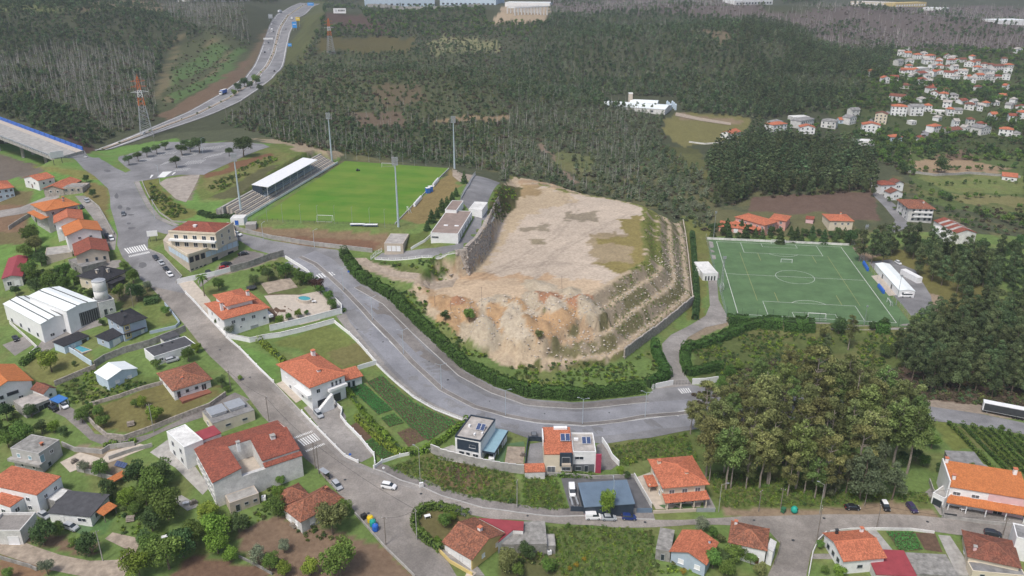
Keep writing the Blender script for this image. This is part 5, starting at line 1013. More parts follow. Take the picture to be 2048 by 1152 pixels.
def scatter(name,pts,scl,col,label=None,seed=0,idx=None):
    r =np.random.default_rng(seed); pts =np.asarray(pts,float); n =len(pts)
    if n == 0:return
    me =bpy.data.meshes.new(name); me.from_pydata([tuple(p)for p in pts],[],[]); k =len(PROTO[col].objects)
    a =me.attributes.new('scl','FLOAT_VECTOR','POINT'); s =np.asarray(scl,float); s =s[:,None]*np.ones(3)if s.ndim == 1 else s; a.data.foreach_set('vector',s.ravel().astype(np.float32))
    a =me.attributes.new('rot','FLOAT_VECTOR','POINT'); ro =np.stack([r.normal(0,.05,n),r.normal(0,.05,n),r.random(n)*6.28],1); a.data.foreach_set('vector',ro.ravel().astype(np.float32))
    a =me.attributes.new('pick','INT','POINT'); a.data.foreach_set('value',(r.integers(0,k,n)if idx is None else np.asarray(idx)).astype(np.int32))
    o =obj(name,me); tag(o,label,None,None,'stuff')
    ng =bpy.data.node_groups.new(name,'GeometryNodeTree'); ng.interface.new_socket('Geometry',in_out='INPUT',socket_type='NodeSocketGeometry'); ng.interface.new_socket('Geometry',in_out='OUTPUT',socket_type='NodeSocketGeometry')
    N =ng.nodes; gi =N.new('NodeGroupInput'); go =N.new('NodeGroupOutput'); ip =N.new('GeometryNodeInstanceOnPoints'); ci =N.new('GeometryNodeCollectionInfo')
    ci.inputs['Collection'].default_value =PROTO[col]; ci.inputs['Separate Children'].default_value =True; ci.inputs['Reset Children'].default_value =True; ip.inputs['Pick Instance'].default_value =True
    def na(nm,dt):
        q =N.new('GeometryNodeInputNamedAttribute'); q.data_type =dt; q.inputs[0].default_value =nm; return q.outputs[0]
    ng.links.new(gi.outputs[0],ip.inputs['Points']); ng.links.new(ci.outputs[0],ip.inputs['Instance']); ng.links.new(na('pick','INT'),ip.inputs['Instance Index']); ng.links.new(na('scl','FLOAT_VECTOR'),ip.inputs['Scale'])
    er =N.new('FunctionNodeEulerToRotation'); ng.links.new(na('rot','FLOAT_VECTOR'),er.inputs[0]); ng.links.new(er.outputs[0],ip.inputs['Rotation'])
    ng.links.new(ip.outputs[0],go.inputs[0]); md =o.modifiers.new('plants','NODES'); md.node_group =ng; return o
# plant prototypes for the woods (metres)
def sprays(leaf,hgt,rad,n,size,z0,seed,taper=.6,var=.6):
    r =np.random.default_rng(seed); f =r.random(n); z =z0 +(hgt -z0)*f; q =rad *(1.25*np.sin(np.pi *(.12+.86*f))** .8*(1-taper *.45*f))*np.sqrt(r.random(n)); a =r.random(n)*6.283
    C =np.stack([q *np.cos(a),q *np.sin(a),z],1); N =np.stack([np.cos(a),np.sin(a),np.full(n,.6)],1)
    return leaf_mesh('s',C,N,size *(.6+.7*r.random(n)),leaf,1+(r.random(n)-.5)*var,.5,r)
def stem(hgt,r0,m='dead_wood',branches=0,seed=0,n=4):
    r =random.Random(seed); mb =MB(); lx,ly =r.uniform(-.06,.06)*hgt,r.uniform(-.06,.06)*hgt; mb.tube((0,0,-.5),(lx *.5,ly *.5,hgt *.5),r0,r0 *.7,n,False).tube((lx *.5,ly *.5,hgt *.5),(lx,ly,hgt),r0 *.7,r0 *.2,n,False)
    for i in range(branches):
        f =r.uniform(.3,.95); q =Vector((lx *f,ly *f,hgt *f)); a =r.uniform(0,6.28); s =hgt *r.uniform(.05,.12)*(1.2-f); mb.tube(q,q +Vector((math.cos(a)*s,math.sin(a)*s,s *1.1)),r0 *.4,r0 *.12,3,False)
    return mb.mesh('stem',m)
proto('dead',[stem(13+i,.16,'dead_wood',9,i)for i in range(5)])
proto('young',[join_mesh('young',[stem(7+i,.10,'bark',0,i),sprays(('leaf_far','leaf_scrub','leaf_far','leaf_grey','leaf_far')[i],8+i,1.8,80,.42,.8,400+i,.75)])for i in range(5)]+[join_mesh('thin',[stem(10,.13,'dead_wood',4,70+i),sprays('leaf_far',9,1.3,44,.4,2,470+i,.5)])for i in range(1)])
proto('greyeuc',[join_mesh('greyeuc',[stem(9+i,.12,'bark',2,i),sprays('leaf_grey' if i % 2 else 'leaf_far',10+i,1.6,75,.42,1.5,430+i,.6)])for i in range(4)])
proto('dense',[join_mesh('dense',[stem(7,.16,'bark',0,i),lobes_crown('d',[(q[0]*2.6,q[1]*2.6,q[2]*4.2+1,q[3]*3.0,q[4]*3.2)for q in lobes_round(600+i,8)],150,.5,('leaf_far','leaf_dark','leaf_euc','leaf_far')[i],610+i,.6,.5)])for i in range(4)])
proto('tall',[join_mesh('tall',[stem(15,.2,'bark',4,i),lobes_crown('d',[(q[0]*3.0,q[1]*3.0,q[2]*3.9,q[3]*3.0,q[4]*3.4)for q in euc_lobes(700+i,1.8,4.6,9)],230,.48,('leaf_euc','leaf_euc','leaf_far')[i],710+i,.6,.6)])for i in range(3)])
proto('green',[join_mesh('green',[stem(3,.18,'bark',0,i),lobes_crown('g',[(q[0]*3,q[1]*3,q[2]*3,q[3]*3,q[4]*3)for q in lobes_round(800+i,8)],170,.42,('leaf','leaf_dark','leaf_dark','leaf')[i],810+i,.5)])for i in range(4)])
proto('bush',[lobes_crown('b',[(q[0],q[1],q[2]-.75,q[3],q[4])for q in lobes_round(900+i,6,.7)],90,.16,('leaf','leaf_dark','leaf_scrub','leaf_light')[i],910+i,.6)for i in range(4)])
proto('scrub',[lobes_crown('b',[(q[0],q[1],q[2]-.8,q[3],q[4])for q in lobes_round(930+i,6,.6)],60,.2,('leaf_scrub','leaf_brown','leaf_far')[i],940+i,.6)for i in range(3)])
proto('tuft',[sprays(('leaf_scrub','leaf','leaf_light','leaf')[i],.75,.55,30,.13,.02,950+i,.3)for i in range(4)])
proto('burnt',[stem(10+i,.2,'dead_wood',8,30+i)for i in range(3)]+[sprays('leaf_brown',3,1.6,30,.5,.2,990)])
proto('rock',[MB().lathe([(.3,-.1),(.5,.1),(.35,.35),(.1,.42)],n=5).mesh('rock','gravel'),MB().lathe([(.5,-.1),(.7,.2),(.3,.5)],n=5).mesh('rock','paving_cream'),MB().lathe([(.25,-.1),(.5,.05),(.3,.25)],n=5).mesh('rock','concrete')])
def grid_pts(x0,x1,y0,y1,sp,seed):
    r =np.random.default_rng(seed); gx,gy =np.meshgrid(np.arange(x0,x1,sp),np.arange(y0,y1,sp)); n =gx.size
    x =gx.ravel()+(r.random(n)-.5)*sp *1.1; y =gy.ravel()+(r.random(n)-.5)*sp *1.1; z =gz(x,y); px,py =project(x,y,z); return x,y,z,px,py,r
def in_polys(px,py,polys):
    k =np.zeros(px.shape,bool)
    for p in polys:k |= inside(px,py,p)
    return k
# ------------------------------------------------------------------ woods on the hills
ROADCUT =[[(150,310),(290,250),(440,180),(490,140),(515,90),(530,40),(560,0),(650,0),(620,25),(598,70),(575,140),(540,175),(440,235),(300,290),(200,310)]]
CLEAR =ROADCUT +[[(1330,230),(1355,224),(1510,236),(1490,290),(1370,292),(1322,268)],[(1205,190),(1350,195),(1370,230),(1210,210)],[(640,76),(825,76),(820,104),(640,104)],[(720,-30),(1100,-30),(1100,45),(980,45),(960,8),(720,8)],[(1500,398),(1740,385),(1740,470),(1420,470)],[(650,18),(720,18),(740,50),(660,48)],[(305,190),(332,120),(365,62),(374,66),(347,125),(325,205)],[(500,150),(530,60),(515,60),(470,150)],[(700,-20),(1100,-20),(1000,14),(720,14)],[(1440,-20),(1580,-20),(1560,14),(1460,12)],[(1640,-20),(2200,-20),(2200,20),(1640,14)],[(-600,80),(-100,205),(0,232),(172,296),(240,300),(150,330),(100,345),(-600,460)]]
LEFT_DEAD =[[(-60,150),(110,95),(250,100),(312,110),(312,290),(240,285),(170,235),(60,200),(-60,200)],[(310,8),(490,15),(505,95),(440,75),(350,45)]]
LEFT_GREEN =[[(-500,10),(330,10),(420,60),(330,110),(310,200),(312,270),(150,300),(-500,260)]]
LEFT_TERR =[[(318,225),(345,105),(420,62),(500,90),(430,160)]]
MID =[[(440,245),(540,175),(600,110),(640,60),(650,10),(1100,0),(1100,40),(1020,110),(1010,345),(900,325),(690,310),(560,282)]]
MID_DEAD =[[(440,245),(540,185),(700,200),(1010,250),(1010,345),(690,312),(560,282)]]
RHILL =[[(1000,345),(1000,110),(1090,35),(1300,20),(1560,50),(1700,105),(1790,100),(1770,150),(1690,215),(1530,240),(1450,250),(1330,225)]]
VALLEY =[[(1000,200),(1330,228),(1330,295),(1420,360),(1430,470),(1375,450),(1284,410),(1130,380),(1000,365)]]
TALLW =[[(1410,330),(1480,262),(1560,285),(1700,300),(1748,330),(1745,395),(1500,400),(1430,420)]]
BURN =[[(1080,-10),(1500,-10),(1560,40),(1490,55),(1350,32),(1100,30)],[(1480,45),(1640,10),(2300,10),(2300,105),(1800,100),(1690,100)]]
ALL ={'dead':[],'young':[],'dense':[],'tall':[],'green':[],'scrub':[],'burnt':[],'greyeuc':[]}
near_dead =[]
for y0,y1,sp,xs in ((432,640,4.2,520),(640,900,4.8,700),(900,1300,6.2,1000),(1300,2100,9.5,1500),(2100,3400,22,2300)):
    x,y,z,px,py,r =grid_pts(-xs,xs,y0,y1,sp,int(y0)); u =r.random(len(x)); nz =fbm(x /60,y /60,2); n2 =fbm(x /22,y /22,1)
    ok =~in_polys(px,py,CLEAR)& (px >-500)& (px < 2500)& (py >-120)
    pl =inside(x,y,PLAT)| inside(x,y,TOE)| inside(x,y,STAD)| inside(x,y,PIT1); ok &= ~pl
    big =1+max(0,(sp -5)*.055)
    thin =in_polys(px,py,[[(740,172),(830,165),(865,200),(760,215)],[(1100,300),(1180,310),(1190,345),(1110,335)],[(1395,55),(1470,68),(1440,92)],[(700,225),(800,222),(820,250),(720,255)]])& (r.random(len(x))< .7)
    ok &= ~thin & ~in_polys(px,py,[[(1072,290),(1082,288),(1165,368),(1150,370)],[(870,238),(1020,232),(1020,239),(870,246)]])
    def put(k,mask,lo,hi,dens=1.0):
        i =np.where(mask & ok & (r.random(len(x))< dens))[0]; s =(lo +(hi -lo)*r.random(len(i)))*big
        ALL[k]+= [(x[j],y[j],z[j],s_)for j,s_ in zip(i,s)]
    L =in_polys(px,py,LEFT_GREEN); D =in_polys(px,py,LEFT_DEAD)& (n2 > .33); put('dense',L & ~D & (nz > .3),.45,.9,.75); put('young',L & ~D,.4,.8,.5); put('dead',D,.6,1.0,.6); put('scrub',D,1.2,2.4,.6); put('young',D,.4,.8,.25); put('scrub',L & ~D,1,2,.3)
    T =in_polys(px,py,LEFT_TERR); put('scrub',T,1.0,1.8,.35); put('green',T & (n2 > .52),.2,.45,.5)
    m =in_polys(px,py,MID); md =in_polys(px,py,MID_DEAD); hi_ =m & ~md; put('young',hi_ & (nz > .33),.35,.7,.85); put('scrub',m,1.2,2.5,.75); put('green',hi_ & (py < 75),.5,1.1,.45); put('dense',hi_ & (n2 > .5),.35,.65,.5); put('greyeuc',hi_ & (nz < .45),.25,.5,.3); put('dead',md & (n2 > .42),.5,.85,.28); put('young',md,.35,.7,.55); put('dense',md & (nz > .42),.35,.7,.4); put('dead',hi_ & (n2 < .45),.3,.5,.3)
    q =in_polys(px,py,RHILL)& ~in_polys(px,py,VALLEY)& ~m; put('young',q,.55,1.0,.95); put('dense',q & (nz > .34),.5,.9,.7); put('dead',q & (n2 > .55)& (px < 1330),.5,.8,.35); put('scrub',q,1,2,.3); put('tall',q & (px > 1480)& (nz > .35),.5,.8,.5)
    v =in_polys(px,py,VALLEY)& ~m; put('greyeuc',v & (n2 > .32),.4,.8,.7); put('young',v,.35,.7,.35); put('scrub',v,1,2.2,.6); put('dead',v & (n2 > .5)& (px < 1280),.5,.85,.45)
    b =in_polys(px,py,BURN); put('burnt',b,.5,1.1,.55); put('scrub',b,1,2,.35); put('dense',b & (nz > .6),.5,.9,.5)
    t_ =in_polys(px,py,TALLW); put('tall',t_,.55,.85,.8); put('scrub',t_,1,2.2,.5)
    rest =~(L | D | T | m | q | v | b | t_)& (((px < 0)& (py < 290))| ((px > 2048)& (py < 480))| (py < 8)); put('dense',rest,.7,1.2,.6); put('young',rest,.6,1,.3)
    # greenery round the village and the right-hand valley
    vil =inside(px,py,[(1640,215),(1790,100),(2400,90),(2400,480),(1990,470),(1900,440),(1870,380),(1700,300)])& ~b
    fields =in_polys(px,py,[[(1820,318),(2030,325),(2400,330),(2400,420),(2010,420),(1900,400),(1830,360)]])
    houses =in_polys(px,py,[[(1785,108),(2030,128),(2030,170),(1850,165),(1785,150)],[(1560,232),(1790,215),(1960,195),(1960,270),(1740,262),(1560,275)],[(1730,345),(1850,380),(1960,440),(1940,480),(1860,470),(1750,400)]])
    put('green',vil & ~fields & ~houses & (n2 > .42),.45,1.15,.62); put('scrub',vil & ~houses & ~fields,1,2,.5); put('green',houses & (n2 > .42),.3,.65,.4); put('green',fields & (np.abs(np.sin(py /9.0+px *.004))> .97),.3,.7,.8)
ad =np.array(ALL['dead']); o_ =np.argsort(ad[:,1]); near_d =ad[o_[:150]]; ALL['dead']=ad[o_[150:]]
at_ =np.array(ALL['tall']); pxt,pyt =project(at_[:,0],at_[:,1],at_[:,2]); o_ =np.argsort(at_[:,1]); near_t =at_[o_[:45]]; ALL['tall']=at_[o_[45:]]
LBL ={'dead':'thousands of bare pale trunks on the burnt hillsides','young':'young grey-green regrowth covering the hills','dense':'dense dark green woodland on the hills','tall':'dark tall eucalyptus wood behind the artificial pitch','green':'leafy trees and hedgerows round the far village','scrub':'low scrub under the hillside woods','burnt':'brownish burnt scrub and sticks along the far ridge','greyeuc':'silvery young eucalyptus filling the valley'}
NMS ={'dead':'dead_wood_stand','young':'young_woodland','dense':'hill_woodland','tall':'eucalyptus_wood','green':'village_greenery','scrub':'hill_scrub','burnt':'burnt_woodland','greyeuc':'valley_woodland'}
for k_,v_ in ALL.items():
    a =np.array(v_); s =a[:,3]; r =np.random.default_rng(5); wx_,hz_ =(1.4,.62)if k_ in ('young','greyeuc')else (1.25,.85)if k_ == 'tall' else (1,1); vv_ =.75+.5*r.random(len(s)); sc =np.stack([s *wx_ *vv_,s *wx_ *vv_,s *hz_ *(.7+.6*r.random(len(s)))],1)
    scatter(NMS[k_],a[:,:3],sc,k_,LBL[k_],3)
dm =[o.data for o in PROTO['dead'].objects]
for i,(x,y,z,s)in enumerate(near_d):
    o =obj('dead_tree',dm[i % 5],None,(x,y,z)); o.scale =(s,s,s *random.uniform(.85,1.15)); o.rotation_euler =(random.gauss(0,.05),random.gauss(0,.05),random.uniform(0,6)); tag(o,'bare pale trunk standing just beyond the stadium and dirt platform','dead tree','bare trunks beyond the stadium')
OD ='first second third fourth fifth sixth seventh eighth ninth tenth eleventh twelfth thirteenth fourteenth fifteenth sixteenth seventeenth eighteenth nineteenth twentieth twenty-first twenty-second twenty-third twenty-fourth twenty-fifth'.split()
def row_names(pts,rows):
    """for each pixel spot: which row from the back and which from the left"""
    o =sorted(range(len(pts)),key=lambda i:pts[i][1]); n =-(-len(o)// rows); out ={}
    for r_ in range(rows):
        for j,i in enumerate(sorted(o[r_ *n:(r_ +1)*n],key=lambda i:pts[i][0])):out[i]='%s row from back, %s from left' % (OD[r_],OD[j])
    return out
_q =[tuple(float(v)for v in project(x,y,z))for x,y,z,_s in near_t]; _rn =row_names(_q,3)
for i,(x,y,z,s)in enumerate(near_t):
    plant((x,y,z),3.3*s,'wood_tree','dark eucalyptus edging the wood behind the pitch, '+_rn[i],'eucalyptus edge behind the pitch','eucalyptus')
# ------------------------------------------------------------------ the grove, right-hand wood
def fill_polys(poly,sp,seed,n=9999):
    r =random.Random(seed); xs =[p[0]for p in poly]; ys =[p[1]for p in poly]; out =[]
    for _ in range(6000):
        q =(r.uniform(min(xs),max(xs)),r.uniform(min(ys),max(ys)))
        if inside(np.array([q[0]]),np.array([q[1]]),poly)[0]and all(((q[0]-a)/1.0)** 2+((q[1]-b)*1.5)** 2 > sp *sp for a,b in out):
            out.append(q)
            if len(out)>= n:break
    return out
GROVE =[(1388,785),(1440,775),(1495,735),(1560,708),(1650,720),(1740,745),(1815,770),(1852,812),(1840,850),(1790,870),(1750,880),(1680,905),(1600,905),(1530,895),(1460,880),(1410,865),(1385,830)]
_g =fill_polys(GROVE,30,4); _rn =row_names(_g,6)
for i,(px,py)in enumerate(_g):
    tree(px,py,random.choice([15,19,22,25,30])*random.uniform(.9,1.1),'eucalyptus','tall eucalyptus in the street-side grove, '+_rn[i],'eucalyptus grove','eucalyptus')
for i,(px,py)in enumerate([(1425,900),(1470,905),(1500,915),(1545,920),(1585,925),(1640,930),(1680,930),(1620,915)]):
    tree(px,py,random.uniform(15,21),'eucalyptus','slender eucalyptus on the grove front edge, number %s listed leftwards' % OD[i]if 0 else 'slender eucalyptus on the front edge of the grove, %s from left' % OD[(0,1,2,3,4,6,7,5)[i]],'eucalyptus grove edge','eucalyptus')
for i,(px,py,r_)in enumerate(((1731,938,30),(1762,925,24),(1793,955,22),(1699,945,20),(1665,955,16))):tree(px,py,r_,'pine','grey-green pine at the right front corner of the grove, %s from left' % OD[(2,3,4,1,0)[i]],'pines beside the grove','pine_tree')
RW =[(1800,665),(1845,640),(1880,608),(1930,592),(2000,598),(2080,595),(2080,750),(1960,740),(1880,730),(1830,715),(1800,690)]
_g =fill_polys(RW,23,8); _rn =row_names(_g,6)
for i,(px,py)in enumerate(_g):tree(px,py,random.uniform(13,18),'wood_tree','dark tree in the right-edge wood, '+_rn[i],'wood at the right edge','wood_tree')
RB =[(1700,470),(1790,455),(1850,470),(1940,490),(2080,470),(2080,560),(1990,555),(1930,545),(1850,510),(1780,490),(1720,482)]
_g =fill_polys(RB,21,9); _rn =row_names(_g,4)
for i,(px,py)in enumerate(_g):tree(px,py,random.uniform(11,16),random.choice(['wood_tree','round_dark','wood_tree']),'tree in the belt below the striped workshop, '+_rn[i],'tree belt beyond the pitch terrace','wood_tree')
_g =fill_polys([(1425,448),(1600,462),(1690,462),(1700,480),(1560,475),(1425,466)],14,10); _rn =row_names(_g,2)
for i,(px,py)in enumerate(_g):tree(px,py,random.uniform(6,10),random.choice(['conifer','round_dark']),'small evergreen behind the far pitch end, '+_rn[i],'evergreens at the far pitch end','evergreen_tree')
# garden trees: (px, py, radius px, kind)
def trees(rows,label,group):
    od ='first second third fourth fifth sixth seventh eighth ninth tenth eleventh twelfth thirteenth fourteenth fifteenth sixteenth seventeenth eighteenth'.split()
    for i,(px,py,r_,k_)in enumerate(sorted(rows)):tree(px,py,r_,k_,label if len(rows)== 1 else label +', %s from left' % od[i],group,'garden_tree')
R_,D_,L_,Y_,O_ ='round','round_dark','round_light','grey','olive'
trees([(273,950,25,D_),(305,965,30,R_),(322,944,25,D_),(289,989,20,R_),(332,1006,32,R_),(301,1039,22,D_),(215,977,18,D_),(252,994,18,L_),(270,1015,14,R_)],'leafy tree in the thicket left of the courtyard building','thicket left of the courtyard building')
trees([(82,1065,24,D_),(113,1057,15,R_),(172,1090,22,D_),(289,1075,18,D_),(150,1085,12,R_),(92,1133,16,Y_),(16,1147,12,R_)],'leafy tree along the lower left lane','trees along the lower left lane')
trees([(273,1125,30,L_),(332,1102,35,R_),(361,1084,30,D_),(387,1063,25,R_),(416,1018,22,L_),(432,1055,28,L_),(432,1082,24,L_),(475,1043,20,D_),(459,1108,16,L_),(300,1090,22,R_)],'leafy tree in the belt above the ploughed plot','tree belt above the ploughed plot')
trees([(514,1110,18,Y_),(541,1121,20,R_),(567,1137,15,L_),(618,1133,18,L_),(678,1117,36,R_),(567,1092,13,Y_)],'orchard tree on the bare ploughed plot','orchard on the ploughed plot')
trees([(553,1012,20,R_),(557,989,15,L_),(662,1035,32,O_),(688,1014,16,R_),(561,961,10,R_)],'tree crowding the old terracotta cottage','trees round the old cottage')
trees([(308,825,17,L_),(269,806,8,R_),(283,803,10,L_),(196,822,12,R_),(204,841,14,R_),(162,829,15,R_),(177,816,10,R_)],'fruit tree on the dry lawn below the white bungalow','fruit trees on the dry lawn')
trees([(60,820,14,D_),(81,852,14,D_),(106,852,12,L_),(42,862,22,R_),(12,875,18,R_),(10,822,18,D_),(167,933,12,Y_),(200,935,18,R_),(-10,850,16,R_),(125,862,10,D_)],'garden tree round the unfinished grey house','trees round the unfinished grey house')
trees([(98,721,20,L_),(148,727,5,D_),(204,644,7,D_),(375,707,14,R_),(394,694,9,L_),(312,727,10,R_),(331,621,9,R_),(237,584,14,R_),(271,582,18,D_),(294,571,10,Y_),(183,588,12,D_)],'garden tree between the warehouse and the street','garden trees near the warehouse')
trees([(100,563,20,R_),(69,571,16,D_),(125,567,16,R_),(146,555,12,R_),(65,550,14,R_),(264,550,14,R_),(60,468,18,R_),(68,486,16,O_),(57,536,16,R_),(125,538,14,R_),(96,554,14,R_),(247,530,9,R_),(185,385,8,D_),(172,356,7,D_),(50,500,14,R_),(80,515,14,D_),(110,545,12,D_),(30,580,10,D_)],'leafy tree in the gardens below the stepped orange roofs','trees below the stepped orange roofs')
trees([(256,317,9,'umbrella'),(275,310,9,'umbrella'),(292,301,9,'umbrella'),(312,295,9,'umbrella'),(329,288,8,'umbrella'),(362,295,11,'umbrella'),(379,291,9,'umbrella'),(396,283,15,'umbrella'),(351,321,10,'umbrella'),(484,286,19,'umbrella'),(457,301,8,'umbrella'),(370,285,9,'umbrella')],'round dark parasol-shaped tree in the stadium car park','car park trees')
trees([(928,357,7,'conifer'),(912,384,6,'conifer'),(904,393,6,'conifer'),(894,403,7,'conifer'),(884,411,9,'conifer'),(874,426,7,'conifer'),(863,433,9,'conifer'),(854,451,7,'conifer')],'dark conical conifer in the row beside the clubhouse','conifers beside the clubhouse')
trees([(436,567,12,R_),(459,657,12,Y_),(634,567,14,'purple'),(640,577,10,R_),(657,590,11,R_),(665,607,10,R_),(559,640,9,L_),(577,633,7,R_),(596,626,8,L_),(613,624,5,R_),(436,640,8,D_),(507,559,10,D_),(535,545,14,D_),(570,540,14,R_),(599,552,14,R_),(615,555,12,R_)],'garden shrub or tree round the villa with the oval pool','shrubs round the pool villa')
trees([(442,763,12,D_),(453,777,7,R_),(392,695,9,L_),(480,755,5,L_)],'tree on the street side of the white bungalow','trees by the white bungalow terrace')
plant(G(1213,1033),2.4,'round_light','bright green street tree in front of the blue shed',None,'garden_tree',zs=1.75)
trees([(1240,941,9,L_),(1255,950,7,D_)],'shrub right of the cubic semi-detached house','shrubs by the cubic semi')
trees([(1404,1048,16,Y_),(1427,1066,10,R_),(1427,1116,20,R_),(1464,1106,20,R_),(1448,1117,18,D_),(1483,1102,16,R_),(1503,1115,14,R_),(1520,1139,14,O_),(1455,1135,18,R_),(1442,1076,9,O_),(1426,1062,9,R_)],'tree in the thicket between the blue-grey gable and junction house','thicket by the junction house')
trees([(1168,1118,5,'yellow'),(1152,1130,6,'yellow'),(1366,1143,7,'yellow'),(1140,1137,5,'yellow')],'yellow-flowering shrub in the overgrown plot','yellow shrubs')
trees([(888,1040,14,R_),(905,1032,10,L_),(940,1036,9,O_),(876,1080,8,L_)],'shrub inside the triangular corner garden','corner garden shrubs')
trees([(1016,1120,22,O_),(1054,1100,18,D_),(1096,1131,15,R_),(1035,1140,14,R_)],'tree below the grey concrete-roofed shed','trees below the grey shed')
trees([(1641,1089,8,R_),(1680,1141,13,L_),(1650,1140,8,R_)],'garden shrub beside the smooth orange gable house','shrubs beside the orange gable house')
trees([(1866,880,16,R_),(1857,863,14,R_),(1834,907,14,D_),(1807,918,14,D_),(1944,936,9,R_),(1850,920,12,R_),(1880,935,9,D_),(1899,846,5,R_),(2004,856,6,R_)],'leafy tree between the grove and the vineyard','trees between grove and vineyard')
trees([(691,510,11,D_),(700,525,9,D_),(712,540,9,D_)],'bushy evergreen at the stadium road junction','evergreens at the stadium junction')
trees([(938,628,13,R_)],'dark green bush growing among the spoil heaps',None); trees([(1078,668,9,O_)],'scraggy bush on the pale spoil heap',None); trees([(890,630,10,D_)],'dark shrub at the left end of the spoil heaps',None)
trees([(1705,648,14,'eucalyptus'),(1655,680,9,'wood_tree'),(1680,650,15,D_),(1650,662,14,O_),(1770,700,13,D_),(1460,745,14,R_),(1445,765,13,R_),(1480,730,10,R_),(1840,640,16,'eucalyptus'),(1770,645,9,D_),(1745,650,8,D_)],'tree on the slope in front of the artificial pitch','trees in front of the artificial pitch')
trees([(475,172,8,D_),(488,163,9,D_),(500,168,7,D_),(511,158,9,R_),(520,175,7,D_),(468,185,6,R_)],'dark tree beside the motorway bend','trees at the motorway bend')
trees([(1885,330,14,D_)],'round dark tree alone in the tan field',None)
# palm
g_ =G(409,592); e_ =empty('palm_tree',g_,0,'tall palm by the street corner below the apartment block','palm tree'); trunk_mesh('trunk',8.2,.24,'bark',77,0,.1,.9,.02); obj('trunk',trunk_mesh('trunk',8.2,.24,'bark',77,0,.1,.9,.01),e_)
for i in range(26):
    a =i *2.4; up =random.uniform(-.5,.9); mb =MB(); pts =[]
    for j in range(7):
        f =j /6; q =2.3*f; pts.append(((q *math.cos(a)),(q *math.sin(a)),8.1+up *q -.42*q *q *.6))
    for j in range(6):
        w_ =.34*math.sin(math.pi *(j +.6)/7)+.05; n_ =(-math.sin(a)*w_,math.cos(a)*w_); A,B =pts[j],pts[j +1]
        mb.poly([A,(A[0]+n_[0],A[1]+n_[1],A[2]-w_ *.5),(B[0]+n_[0]*.9,B[1]+n_[1]*.9,B[2]-w_ *.5),B]); mb.poly([A,B,(B[0]-n_[0]*.9,B[1]-n_[1]*.9,B[2]-w_ *.5),(A[0]-n_[0],A[1]-n_[1],A[2]-w_ *.5)])
    me_ =mb.mesh('frond','leaf'); t_ =me_.attributes.new('tint','FLOAT','FACE'); t_.data.foreach_set('value',[random.uniform(.7,1.3)]*len(me_.polygons)); obj('frond',me_,e_)
# ------------------------------------------------------------------ hedges
def hedge(label,pts,h=2.6,w=1.8,leaf='leaf_hedge',dens=20,size=.2,name='hedge',lump=.25,seed=1,world=None,z0=0.0):
    P =world or line(pts); c =P[len(P)// 2]; r =np.random.default_rng(seed); Q =np.array([(q[0],q[1])for q in dense(P,1.0,False)]); T =np.gradient(Q,axis=0); T /= np.linalg.norm(T,axis=1)[:,None]+1e-9
    n =int(len(Q)*(2*h +w)*dens); k =r.integers(0,len(Q),n); s =r.random(n)*(2*h +w); bump_ =1+lump *(vnoise(Q[k,0]*.8,Q[k,1]*.8,1)-.5)*2
    lat =np.where(s < h,-w /2,np.where(s < h +w,s -h -w /2,w /2)); hh =np.where(s < h,s,np.where(s < h +w,h,s -h -w)); hh =hh *bump_; rnd_ =np.clip((hh -h *.7)/(h *.3),0,1); lat =lat *bump_ *(1-.35*rnd_)
    f =r.random(n)-.5; X =Q[k]+T[k]*f[:,None]+np.stack([-T[k,1],T[k,0]],1)*(lat +r.normal(0,.1,n))[:,None]
    Z =gz(X[:,0],X[:,1])+hh +z0 +r.normal(0,.08,n); C =np.stack([X[:,0],X[:,1],Z],1)-np.array(c); N =np.stack([-T[k,1]*np.sign(lat),T[k,0]*np.sign(lat),np.where((s > h)& (s < h +w),1,.3)],1)
    e =empty(name,c,0,label,'hedge'); obj('foliage',leaf_mesh('foliage',C,N,size *(.7+.6*r.random(n)),leaf,(1+(r.random(n)-.5)*.7)*(.8+.4*vnoise(X[:,0]*.5,X[:,1]*.5,2)),.5,r),e)
    ribbon(MB(),P,-w *.27,w *.27,0,h *.68,2).off(c).build('branches','hedge_core',e); return e
hedge('long clipped green hedge following the outside of the curved road',[(688,512),(700,532),(722,560),(780,594),(856,666),(932,737),(993,768),(1053,790),(1145,797),(1236,789),(1285,782)],4.0,3.4)
hedge('tall hedge block beside the pitch drive gate',[(1296,775),(1318,765),(1335,752),(1325,735),(1312,712),(1310,695)],3.8,3.2,seed=2)
hedge('thick hedge along the inner bend of the pitch drive',[(1378,752),(1368,720),(1372,700),(1410,692),(1450,676),(1490,658),(1520,648)],3.0,3.6,seed=3)
hedge('lower return of the hedge inside the pitch drive bend',[(1375,750),(1410,745),(1440,737)],3.0,2.6,seed=4)
for lb,a,b,hh in (('leftmost clipped hedge block in front of the artificial pitch',(1457,648),(1494,650),4.2),('second clipped hedge block in front of the artificial pitch',(1522,652),(1560,652),4.0),('wide clipped hedge block below the near goal',(1568,655),(1626,658),4.2),('rightmost clipped hedge block in front of the artificial pitch',(1752,662),(1776,664),4.0)):hedge(lb,[a,b],hh,4.2,seed=int(a[0]),lump=.3)
hedge('narrow dark hedge below the retaining wall of the dirt platform',[(1384,470),(1390,540),(1393,600),(1390,640)],2.6,2.4,'leaf_dark',seed=6)
hedge('leafy hedge between vegetable plots and the villa drive',[(690,778),(715,812),(745,850),(790,892),(812,908)],1.6,1.3,'leaf_light',seed=7,lump=.6)
hedge('vine-covered row along the inner garden path',[(712,838),(735,862),(765,890),(797,912)],1.7,1.2,'leaf_light',seed=8,lump=.6)
